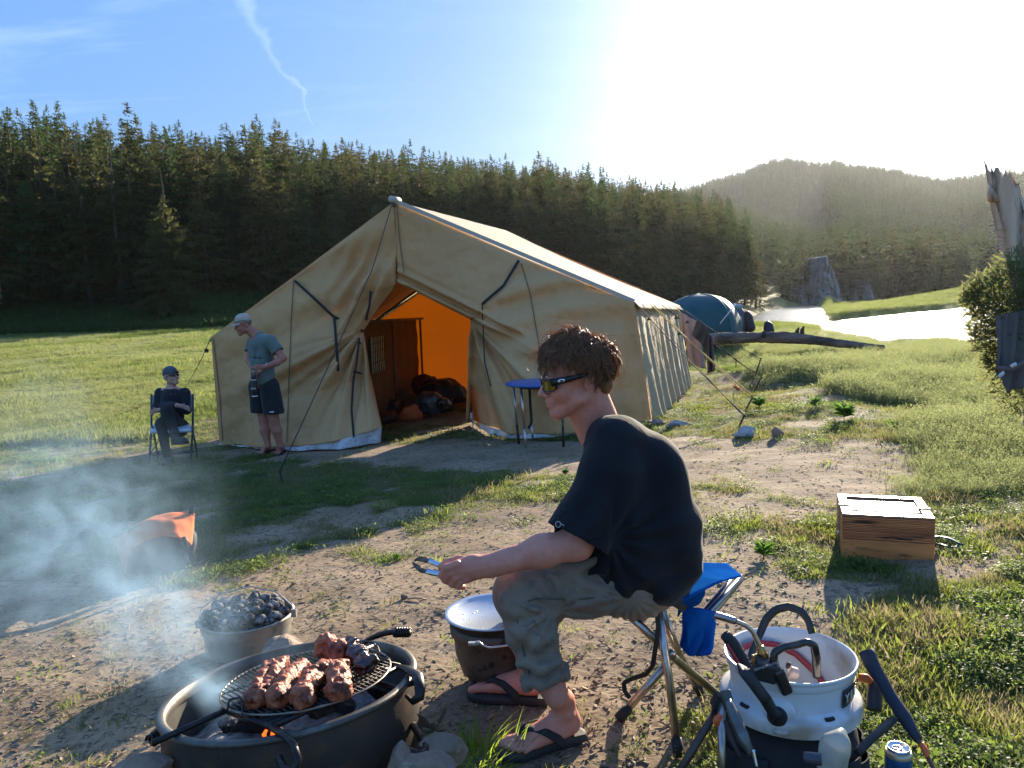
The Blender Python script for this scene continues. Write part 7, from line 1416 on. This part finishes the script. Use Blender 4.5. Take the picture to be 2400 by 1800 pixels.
# ================================================================ DEAD TREE WITH JUNIPER AND HUNG JACKET (right edge)
DT=6.0; tr_=thing('dead_tree','broken pale dead tree trunk leaning in at the right edge above a juniper','tree',(P(2440,900,DT)[0],DT,-.2))
M_dw=mat('weathered wood',(.78,.56,.38),(.48,.33,.21),sc=6,rough=.85,stretch=(1,1,.22),bump=1,bsc=22,bdist=.02,c3=(.12,.07,.04),sc3=9)
ctr=[P(2460,1000,DT),P(2440,820,DT),P(2418,690,DT),P(2392,590,DT),P(2368,500,DT),P(2352,450,DT)]; ctr=resamp(ctr,50); rad=np.interp(np.linspace(0,1,50),[0,.45,.8,1],[.16,.145,.115,.10]); V=[];rg=np.random.default_rng(9)
for i in range(50):
    for j in range(36):
        a=j/36*6.283; r_=rad[i]*(1+.10*math.sin(j*.9+i*.03)+.05*math.sin(j*2.7+i*.1)+.02*rg.normal()); V.append(ctr[i]+np.array([r_*math.cos(a),r_*math.sin(a)*.9,-.25*r_*math.cos(a)*0]))
V=np.array(V); topn={}
for j in range(36):
    a=j/36*6.283; x=math.cos(a); h=.10*max(0,math.sin(j*.55))+.06*rg.random()+(.14 if x<-.6 else 0); V[49*36+j]+=np.array([-.12*h,0,h]); V[48*36+j]+=np.array([-.04*h,0,h*.5])
F=[(i*36+j,i*36+(j+1)%36,(i+1)*36+(j+1)%36,(i+1)*36+j) for i in range(49) for j in range(36)]; mesh_obj('trunk',V,F,M_dw,tr_,True)
for a,b_,c_ in (((2362,470),(2356,425),(2357,398)),((2362,470),(2348,440),(2340,425)),((2330,470),(2322,445),(2319,432)),((2376,470),(2366,430),(2362,410))): MB().tube([P(*a,DT),P(*b_,DT-.02),P(*c_,DT)],[.07,.035,.006],8,flat=.5).build('splinter',M_dw,tr_,True)
None if 1 else MB().tube(resamp([P(2388,485,DT-.1),P(2380,505,DT-.13),P(2392,512,DT-.14),P(2410,508,DT-.14)],10),[.03]*10,8).build('pale_scar',mat('silver scar',(.60,.56,.52),rough=.7),tr_,True)
for i in range(26):
    a=P(2352+rg.uniform(-6,12),525+rg.uniform(-30,60),DT-.05); MB().tube([a,a+[-.05-.06*rg.random(),-.03,.02*rg.normal()],a+[-.10-.05*rg.random(),-.04,-.04-.04*rg.random()]],[.003,.002,.0008],4).build('bark_shred',M_dw,tr_) if i<12 else None
# juniper sprays
M_jun=mat('juniper needles',(.085,.10,.04),(.16,.16,.07),sc=9,rough=.8,trans=.55,tcol=(.24,.26,.10),lo=.35,hi=.65)
jt=thing('juniper_bush','dark green juniper with ragged sprays hanging round the dead trunk at the right edge','shrub',(P(2390,900,5.7)[0],5.7,-.2))
V=[];F=[]; rg=np.random.default_rng(31); cl=[(2375,660,.16),(2350,690,.17),(2310,690,.13),(2285,700,.08),(2400,720,.2),(2350,750,.18),(2300,750,.10),(2390,800,.2),(2340,800,.13),(2300,790,.07),(2365,850,.16),(2330,850,.08),(2400,880,.2),(2385,620,.10),(2420,780,.25),(2275,680,.05),(2268,700,.04),(2290,725,.06),(2278,770,.04),(2300,670,.07),(2345,640,.08),(2310,820,.06),(2380,930,.12)]
for (px,py,r_) in cl:
    c=P(px,py,5.75)
    for i in range(int(430*(r_/.15)**1.5)):
        n_=rg.normal(size=3); n_/=np.linalg.norm(n_); p=c+n_*r_*(.35+.95*rg.random()); d=n_*.5+rg.normal(size=3)*.5+np.array([-.35,0,.05]); d/=np.linalg.norm(d); l=rg.uniform(.03,.075); w_=np.cross(d,rg.normal(size=3)); w_/=np.linalg.norm(w_); w_*=rg.uniform(.002,.005)
        b0=len(V); V+= [p-w_,p+d*l*.5-w_*1.4,p+d*l,p+d*l*.5+w_*1.4,p+w_]; F.append((b0,b0+1,b0+2,b0+3,b0+4))
mesh_obj('foliage',V,F,M_jun,jt)
for i in range(14):
    a=cl[i][:2]; MB().tube(resamp([P(2415,760,5.85),P((a[0]+2415)/2,(a[1]+760)/2+10,5.8),P(a[0],a[1],5.75)],8),np.linspace(.014,.004,8),6).build('branch',M_bark,jt,True)
# hung jacket
M_jk=mat('brown work cloth',(.15,.12,.10),(.11,.085,.07),sc=5,rough=.9,bump=.4,bsc=12,bdist=.02,trans=.08)
jk=thing('jacket','dark brown jacket with small white tags hanging below the juniper','jacket',P(2370,920,5.5)); Gj=coons([P(2333,850,5.5),P(2346,885,5.5),P(2358,922,5.5),P(2400,905,5.5),P(2440,880,5.5)],[P(2332,740,5.6),P(2440,720,5.6)],[P(2333,850,5.5),P(2334,790,5.55),P(2332,740,5.6)],[P(2440,880,5.5),P(2440,720,5.6)],40,34)
U=np.linspace(0,1,40)[None];V_=np.linspace(1,0,34)[:,None]; Gj=Gj+(.025*np.sin(U*16+V_*2)*(.3+.7*V_)+.01*np.sin(U*31))[...,None]*np.array([0,-1,0]); MB().grid(Gj).build('cloth',M_jk,jk,True,solid=.012)
for q in ([(2341,884),(2353,873)],[(2369,860),(2382,853)]): bandz([P(q[0][0],q[0][1],5.44),P((q[0][0]+q[1][0])/2,(q[0][1]+q[1][1])/2-1,5.43),P(q[1][0],q[1][1],5.44)],.025,'white_tag',(0,-1,0),mat('white tag',(.7,.68,.65),rough=.6),jk)
bandz([P(2338,862,5.45),P(2370,866,5.45),P(2410,845,5.45)],.035,'strap',(0,-1,.1),mat('tan tape',(.14,.11,.09),rough=.8),jk)
# ================================================================ GRASS, TWIGS, WEEDS
def blades(seed,n,rad,h0,h1,w,bend,mt,name,heads=False):
    rg=np.random.default_rng(seed); V=[];F=[]
    for i in range(n):
        a=rg.random()*6.283; r_=rad*math.sqrt(rg.random()); b_=np.array([r_*math.cos(a),r_*math.sin(a),-.004]); h=rg.uniform(h0,h1); d=a+rg.normal()*.9; o_=np.array([math.cos(d),math.sin(d),0])*bend*h*rg.uniform(.4,1.4); tw=rg.random()*3.14; wv=np.array([math.cos(tw),math.sin(tw),0])*w*rg.uniform(.7,1.3)
        p1=b_+o_*.3+[0,0,h*.55]; p2=b_+o_+[0,0,h]; k=len(V); V+=[b_-wv,b_+wv,p1+wv*.8,p1-wv*.8,p2]; F+=[(k,k+1,k+2,k+3),(k+3,k+2,k+4)]
        if heads and rg.random()<.5:
            for q in range(5):
                c=p2+o_*.05*q+[0,0,.006*q]+rg.normal(size=3)*.003; k=len(V); V+=[c,c+rg.normal(size=3)*.006+[0,0,.006],c+rg.normal(size=3)*.006+[.003,0,.008]]; F.append((k,k+1,k+2))
    return dmesh(name,np.array(V),F,mt)
def gmat(nm,c1,c2,tc_,tr=.5): return mat(nm,c1,c2,sc=1.2,rough=.6,trans=tr,tcol=tc_,rnd=.3,spec=.3)
M_g1=gmat('turf grass',(.085,.105,.03),(.14,.15,.055),(.25,.29,.07)); M_g2=gmat('fresh grass',(.085,.12,.025),(.12,.155,.035),(.30,.36,.06)); M_g3=gmat('dry seeding grass',(.14,.17,.07),(.22,.235,.12),(.34,.38,.16)); M_g4=gmat('meadow grass',(.10,.13,.03),(.17,.175,.07),(.34,.37,.12))
M_g6=gmat('dry turf',(.19,.16,.085),(.26,.22,.12),(.34,.29,.15)); M_lf0=gmat('clover leaf',(.07,.12,.03),(.10,.15,.04),(.24,.34,.07))
def leafy(seed,n,rad):
    rg=np.random.default_rng(seed); V=[];F=[]
    for i in range(n):
        a=rg.random()*6.283; r_=rad*math.sqrt(rg.random()); c=np.array([r_*math.cos(a),r_*math.sin(a),rg.uniform(.004,.024)])
        d=rg.random()*6.283; l=rg.uniform(.006,.013); dv=np.array([math.cos(d),math.sin(d),rg.uniform(-.2,.6)])*l; w_=np.array([-math.sin(d),math.cos(d),rg.normal()*.3])*l*.38; k=len(V); V+=[c,c+dv*.5-w_,c+dv,c+dv*.5+w_]; F.append((k,k+1,k+2,k+3))
    return dmesh('leafy_tuft',np.array(V),F,M_lf0)
turf=[blades(i,34,.06,.008,.022,.0017,.9,M_g1,'turf_tuft') for i in range(4)]+[blades(10+i,30,.055,.012,.032,.0022,.8,M_g2,'green_tuft') for i in range(3)]+[leafy(80+i,60,.06) for i in range(3)]+[blades(90+i,30,.06,.006,.03,.0016,1.1,M_g6,'dry_tuft') for i in range(2)]
tall=[blades(20+i,42,.12,.06,.19,.0020,.6,M_g3,'seed_tuft',True) for i in range(4)]
M_g5=gmat('dark meadow grass',(.06,.10,.025),(.09,.13,.035),(.20,.27,.06)); mead=[blades(30+i,46,.22,.05,.17,.006,.6,[M_g4,M_g5,M_g3,M_g4][i],'meadow_tuft') for i in range(4)]  # dark variant puts the meadow's shadow patches into colour, along with varied greens
rg=np.random.default_rng(77)
def pts_in(n,ylo,yhi,pw,pl=-200,pr=2600):
    u=rg.random(n); y=(ylo**(1-pw)+(yhi**(1-pw)-ylo**(1-pw))*u)**(1/(1-pw)); px=rg.uniform(pl,pr,n); return sl(px)*y*1.03,y
def put(name,x,y,scl,idx,srcs,label,cat,tilt=.25):
    n=len(x); z=terrain(x,y); near=(np.abs(x)<8)&(y<15); gm=grassmask(x,y); z=z+np.where(near,(fbm(x,y,4,4.)-.5)*.030*(1-gm*.4)*smooth(15,9,y),0)
    rr=np.c_[rg.normal(size=n)*tilt,rg.normal(size=n)*tilt,rg.random(n)*6.28]; ok=z>WZ+.03
    return scatter(name,np.c_[x,y,z][ok],rr[ok],np.asarray(scl)[ok],np.asarray(idx)[ok],srcs,label=label,cat=cat)
def clearzones(x,y):
    ok=np.hypot(x+.669,y-2.183)>.40; ok&=np.hypot(x+1.108,y-3.089)>.19; ok&=np.hypot(x-.705,y-1.985)>.2
    q=np.c_[x,y]-A0[:2]; lx=q@X_[:2]; ly=q@Y_[:2]; ok&=~((lx>0)&(lx<W_)&(ly>0)&(ly<D_)); return ok
x,y=pts_in(150000,1.5,17,1.45); gm=grassmask(x,y); pat=smooth(.35,.62,fbm(x,y,3,5.)); keep=rg.random(len(x))<gm*(.25+.75*pat)+.006+.05*smooth(3.,5.,y)*smooth(.52,.66,fbm(x+3,y+60,4,2.4)); keep&=clearzones(x,y)
x,y=x[keep],y[keep]; print('turf',len(x))
fresh=(fbm(x+50,y,3,1.4)>.5)|((x>.9)&(y<4)); idx=np.where(fresh&(rg.random(len(x))<.35),rg.integers(4,7,len(x)),rg.integers(0,4,len(x))); f3=fbm(x+5,y+80,3,2.6); idx=np.where((f3>.52)&(rg.random(len(x))<.6),rg.integers(7,10,len(x)),idx); idx=np.where((f3<.46)&(rg.random(len(x))<.55),rg.integers(10,12,len(x)),idx)
put('grass',x,y,rg.uniform(.5,1.45,len(x))*(.8+.45*smooth(.35,.65,fbm(x,y+30,3,3.)))*(1+.25*smooth(4,12,y)),idx,turf,'short trampled turf growing in patches over the camp dirt','grass')
x,y=pts_in(95000,5,48,1.5,900,2700); s=x/y; w=smooth(2.2,4.2,x)*smooth(6,9,y)*smooth(.42,.60,fbm(x+31,y,3,.45)+.10*smooth(9,16,y)); w=np.maximum(w,smooth(sl(1500),sl(1700),s)*smooth(13,17,y)*.9); w=np.maximum(w,smooth(2.6,3.4,x)*smooth(4.5,7,y)*smooth(.5,.6,fbm(x,y,3,.8))*.6)
zz_=terrain(x,y); v_=np.stack([x,y,zz_-CH],-1); zc_=v_@_f; PX=1200+FPX*(v_@_r)/zc_; PY=900-FPX*(v_@_u)/zc_; nn_=fbm(x+31,y,3,.45)-.5
lim=np.interp(PX,[1550,1700,1900,2000,2150,2400],[800,835,850,925,960,1010])+nn_*150; w=smooth(25,-15,PY-lim)*.9+smooth(2080,2300,PX+nn_*260)*smooth(1260,1080,PY+nn_*120)*.55; w=w*(.25+.75*smooth(-.18,.12,nn_+.35*(fbm(x,y+9,3,2.2)-.5)))
keep=(rg.random(len(x))<w); x,y=x[keep],y[keep]; print('tall',len(x)); put('seed_grass',x,y,rg.uniform(.35,1.15,len(x))*np.interp(PY[keep],[900,1000,1150],[1,.8,.5]),rg.integers(0,4,len(x)),tall,'pale feathery seeding grass on the river bank hummocks','grass',.2)
x,y=pts_in(120000,12,95,1.35,-300,1900); keep=~((x/y>sl(1500))&(y<14)); tentb=(x>-5.6)&(x<4)&(y<17); keep&=~tentb; x,y=x[keep],y[keep]; f1=fbm(x,y*.6,4,.22)+.10*rg.normal(size=len(x)); f2=fbm(x+70,y*.5,3,.5); put('meadow_grass',x,y,(.5+1.1*smooth(.35,.65,f2))*rg.uniform(.7,1.2,len(x))*(.9+.02*y)*.42,np.where(f1<.44,1,np.where(f1<.60,np.where(f2>.5,0,3),2)),mead,'sunlit meadow grass stretching to the wood','grass')
x,y=pts_in(26000,90,190,1.2,1880,2700); put('island_grass',x,y,rg.uniform(1.5,3,len(x)),rg.integers(0,3,len(x)),mead,'green grass on the far river bank','grass')
# undergrowth on the shaded slope
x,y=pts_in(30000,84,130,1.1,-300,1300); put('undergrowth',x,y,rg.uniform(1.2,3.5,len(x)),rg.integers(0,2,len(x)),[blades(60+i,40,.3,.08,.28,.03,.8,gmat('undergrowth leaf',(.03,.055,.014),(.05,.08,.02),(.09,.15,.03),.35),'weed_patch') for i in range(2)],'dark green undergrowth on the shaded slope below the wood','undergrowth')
# litter: twigs, chips and pebbles on the dirt
M_tw=mat('twig',(.30,.22,.15),(.14,.095,.06),sc=20,rough=.9,rnd=.5); M_pb=mat('pebble',(.27,.21,.15),(.15,.115,.085),sc=20,rough=.9,rnd=.4)
def twig(seed):
    rg2=np.random.default_rng(seed); mb=MB(); l=rg2.uniform(.012,.045); mb.tube([(-l/2,0,.002),(0,rg2.normal()*.003,.004),(l/2,0,.002)],[.0014,.0018,.0008],4); return dmesh('twig',np.concatenate(mb.V),mb.F,M_tw)
def chip(seed):
    rg2=np.random.default_rng(seed); mb=MB(); mb.box((0,0,.002),(rg2.uniform(.01,.022),rg2.uniform(.004,.008),.003),rotm((1,.3,0),.3)); return dmesh('chip',np.concatenate(mb.V),mb.F,M_tw)
def peb(seed):
    rg2=np.random.default_rng(seed); import bmesh; bm=bmesh.new(); bmesh.ops.create_icosphere(bm,subdivisions=1,radius=1); V=np.array([v.co[:] for v in bm.verts])*(1+.2*rg2.normal(size=(12*3+6,1))[:len(bm.verts)])*[.006,.005,.003]; F=[tuple(v.index for v in f.verts) for f in bm.faces]; bm.free(); return dmesh('pebble',V,F,M_pb)
x,y=pts_in(20000,1.4,11,1.7); keep=(grassmask(x,y)<.6)&clearzones(x,y); x,y=x[keep],y[keep]; n=len(x)
put('litter',x,y,rg.uniform(.5,1.5,n),rg.integers(0,9,n),[twig(i) for i in range(4)]+[chip(i) for i in range(2)]+[peb(i) for i in range(3)],'twigs, bark chips and small pebbles strewn over the trodden dirt','litter',.2)
# single sticks
M_fp=None
for i,(a,b_,lb) in enumerate((((955,1408),(992,1411),'flat dark chip of wood on the dirt below the tongs'),((880,1365),(905,1358),'thin stick on the dirt left of the tongs'),((1140,1700),(1165,1685),'charred twig beside the far flip-flop'),((680,1380),(705,1365),'thin stick behind the charcoal pot'))):
    p=G(*a)+[0,0,.008]; q=G(*b_)+[0,0,.012]; MB().tube([p,(p+q)/2+[0,0,.004],q],[.004,.005,.002],6).build('stick',M_tw,None,True,label=lb,cat='stick')
mrock('wood_chunk',G(1040,1395)*0+G(948,1405)+[0,0,.012],.018,3,M_pb,'small pale pebble left of the flat wood chip','stone')
M_dl=mat('dry leaf',(.16,.07,.04),(.10,.05,.03),sc=30,rough=.8,trans=.2)
q=P(1020,1712,2.18); mb=MB(); 
for i in range(7):
    a=i*.9; v=np.array([math.cos(a)*.035,math.sin(a)*.02,.02+.02*math.sin(i*2)]); mb.add([q,q+v+[.008,.004,0],q+v*1.5,q+v-[.008,0,.006]],[(0,1,2,3)])
mb.build('dry_leaf',M_dl,None,solid=.001,label='curled brown dry leaf lying in the ash beside the fire ring',cat='leaf')
# ash spill round the ring
# big near tuft by the ring
M_gn=gmat('backlit grass',(.09,.16,.02),(.12,.20,.03),(.40,.55,.06)); rg=np.random.default_rng(55); V=[];F=[]; gb=G(1130,1790)
for i in range(300):
    a=rg.random()*6.283; r_=.10*math.sqrt(rg.random()); b_=gb+[r_*math.cos(a)*1.5-.02,r_*math.sin(a)*.8,-.005]; h=rg.uniform(.03,.16)*(1 if rg.random()<.5 else .55); d=a+rg.normal()*.7; o_=np.array([math.cos(d),math.sin(d),0])*h*rg.uniform(.2,1.0); wv=np.array([rg.normal(),rg.normal()*.4,0]); wv*=rg.uniform(.0013,.003)/np.linalg.norm(wv)
    k=len(V); n=5
    for j in range(n+1):
        t=j/n; c=b_+o_*t**1.8+np.array([0,0,h*(t-.25*t*t*(np.linalg.norm(o_)/h))]); w_=wv*(1-t**2.2)*(.7+.3*math.sin(t*3)); V+=[c-w_,c+w_]
    F+=[(k+2*j,k+2*j+1,k+2*j+3,k+2*j+2) for j in range(n)]
gt_=mesh_obj('grass_clump',V,F,M_gn,None,False,gb,label='bright backlit clump of long grass between fire ring and sandal',cat='grass')
# leafy weeds set one by one
M_lf=mat('weed leaf',(.05,.11,.025),(.08,.15,.04),sc=10,rough=.55,trans=.4,tcol=(.20,.38,.06))
def weed(px,py,h,n,label,seed,wl=.022):
    n=int(n*1.6); wl=wl*.6
    rg=np.random.default_rng(seed); b_=G(px,py); mb=MB()
    for i in range(n):
        a=rg.random()*6.283; hh=h*(.25+.75*rg.random()); d=np.array([math.cos(a),math.sin(a),0]); l=h*rg.uniform(.35,.7); w_=np.array([-d[1],d[0],0])*wl*rg.uniform(.6,1.2); p=b_+[0,0,hh*.6]; t=p+d*l+[0,0,l*rg.uniform(.0,.8)]; m_=(p+t)/2+[0,0,l*.15]; mb.add([p,m_-w_,t,m_+w_],[(0,1,2),(0,2,3)])
    mb.tube([b_,b_+[0,0,h*.8]],.004,5); return mb.build('weed',M_lf,None,label=label,cat='weed')
weed(1905,845,.20,34,'bright leafy weed standing in the grass beyond the stakes',1,.03); weed(1978,985,.20,60,'dark leafy weed in the middle of the right-hand grass',2,.03); weed(1912,1018-60,.16,30,'low dark weed patch left of the leafy weed',3,.025); weed(1780,958,.16,40,'green low weed beside the stake with yellow ropes',4,.03); weed(2090,1010,.12,24,'small weed on the hummock at the right',5,.02)
weed(1325,1115,.06,60,'bright grass tuft lit by the sun just left of the T-shirt sleeve',6,.010); weed(1790,1310,.10,50,'light green grass tuft left of the wooden box',7,.008); weed(930,1315,.05,30,'small green tuft on the dirt above the tongs',8,.006)
# ================================================================ SMOKE
def smoke():
    m=bpy.data.materials.new('smoke'); m.use_nodes=True; nt=m.node_tree; nt.nodes.clear(); N=nt.nodes.new; L=nt.links.new
    out=N('ShaderNodeOutputMaterial'); v=N('ShaderNodeVolumePrincipled'); v.inputs['Color'].default_value=(.50,.76,1.0,1); v.inputs['Anisotropy'].default_value=.35
    geo=N('ShaderNodeNewGeometry')
    def M2(op,a,b_=0.,c=None):
        x=N('ShaderNodeMath'); x.operation=op
        for i,q in enumerate((a,b_)+((c,) if c is not None else ())):
            if isinstance(q,(int,float)): x.inputs[i].default_value=q
            else: L(q,x.inputs[i])
        return x.outputs[0]
    def VM(op,a,b_):
        x=N('ShaderNodeVectorMath'); x.operation=op
        for i,q in enumerate((a,b_)):
            if isinstance(q,(tuple,list,np.ndarray)): x.inputs[i].default_value=tuple(map(float,q))
            else: L(q,x.inputs[i])
        return x
    pos=geo.outputs['Position']
    n1=N('ShaderNodeTexNoise'); n1.inputs['Scale'].default_value=1.6; n1.inputs['Detail'].default_value=2; L(pos,n1.inputs['Vector'])
    wv=VM('SUBTRACT',n1.outputs['Color'],(.5,.5,.5)); ws=N('ShaderNodeVectorMath'); ws.operation='SCALE'; L(wv.outputs[0],ws.inputs[0]); ws.inputs['Scale'].default_value=.55
    wp=VM('ADD',pos,ws.outputs[0]).outputs[0]
    tot=None
    # puffs of the plume: (point, radius, strength)
    for c,r_,s_ in PUFFS:
        d=VM('DISTANCE',wp,c).outputs['Value']; q=N('ShaderNodeMapRange'); q.interpolation_type='SMOOTHSTEP'; L(d,q.inputs[0]); q.inputs[1].default_value=r_; q.inputs[2].default_value=r_*.15; q.inputs[3].default_value=0; q.inputs[4].default_value=s_
        tot=q.outputs[0] if tot is None else M2('ADD',tot,q.outputs[0])
    n2=N('ShaderNodeTexNoise'); n2.inputs['Scale'].default_value=5.5; n2.inputs['Detail'].default_value=5; n2.inputs['Roughness'].default_value=.6; n2.inputs['Distortion'].default_value=1.1; L(wp,n2.inputs['Vector'])
    q=N('ShaderNodeMapRange'); L(n2.outputs['Fac'],q.inputs[0]); q.inputs[1].default_value=.42; q.inputs[2].default_value=.66; q.inputs[3].default_value=.04; q.inputs[4].default_value=2.2
    L(M2('MULTIPLY',M2('MULTIPLY',tot,q.outputs[0]),SMK),v.inputs['Density']); L(v.outputs[0],out.inputs['Volume'])
    mb=MB(); mb.box((-1.85,3.35,.62),(3.0,3.6,1.5)); o=mb.build('smoke',m,loc=(-1.85,3.35,0),kind='stuff'); o['label']='pale blue smoke drifting left from the fire ring'
SMK=.30
PUFFS=[(P(560,1640,2.25),.12,8.),(P(520,1590,2.3),.14,7.),(P(470,1520,2.45),.22,3.),(P(420,1440,2.6),.30,2.4),(P(350,1400,2.8),.36,1.8),(P(250,1400,3.0),.42,1.2),(P(270,1280,3.2),.42,.7),(P(150,1300,3.3),.5,.9),(P(120,1180,3.6),.55,1.2),(P(330,1170,3.8),.55,.5),(P(60,1330,3.3),.5,.8),(P(480,1300,3.2),.3,.7),(P(60,1080,4.2),.6,.7),(P(880,1500,2.5),.12,1.4),(P(700,1560,2.35),.2,1.0)]
smoke()
HAZE=.000042
# ================================================================ AIR
mh=bpy.data.materials.new('air'); mh.use_nodes=True; nt=mh.node_tree; nt.nodes.clear(); o_=nt.nodes.new('ShaderNodeOutputMaterial'); v_=nt.nodes.new('ShaderNodeVolumePrincipled')
v_.inputs['Color'].default_value=(.86,.90,.98,1); v_.inputs['Density'].default_value=HAZE; v_.inputs['Anisotropy'].default_value=.55; nt.links.new(v_.outputs[0],o_.inputs['Volume'])
mb=MB(); mb.box((0,1520,145),(6900,3300,302)); mb.build('haze',mh,loc=(0,0,0),kind='stuff')
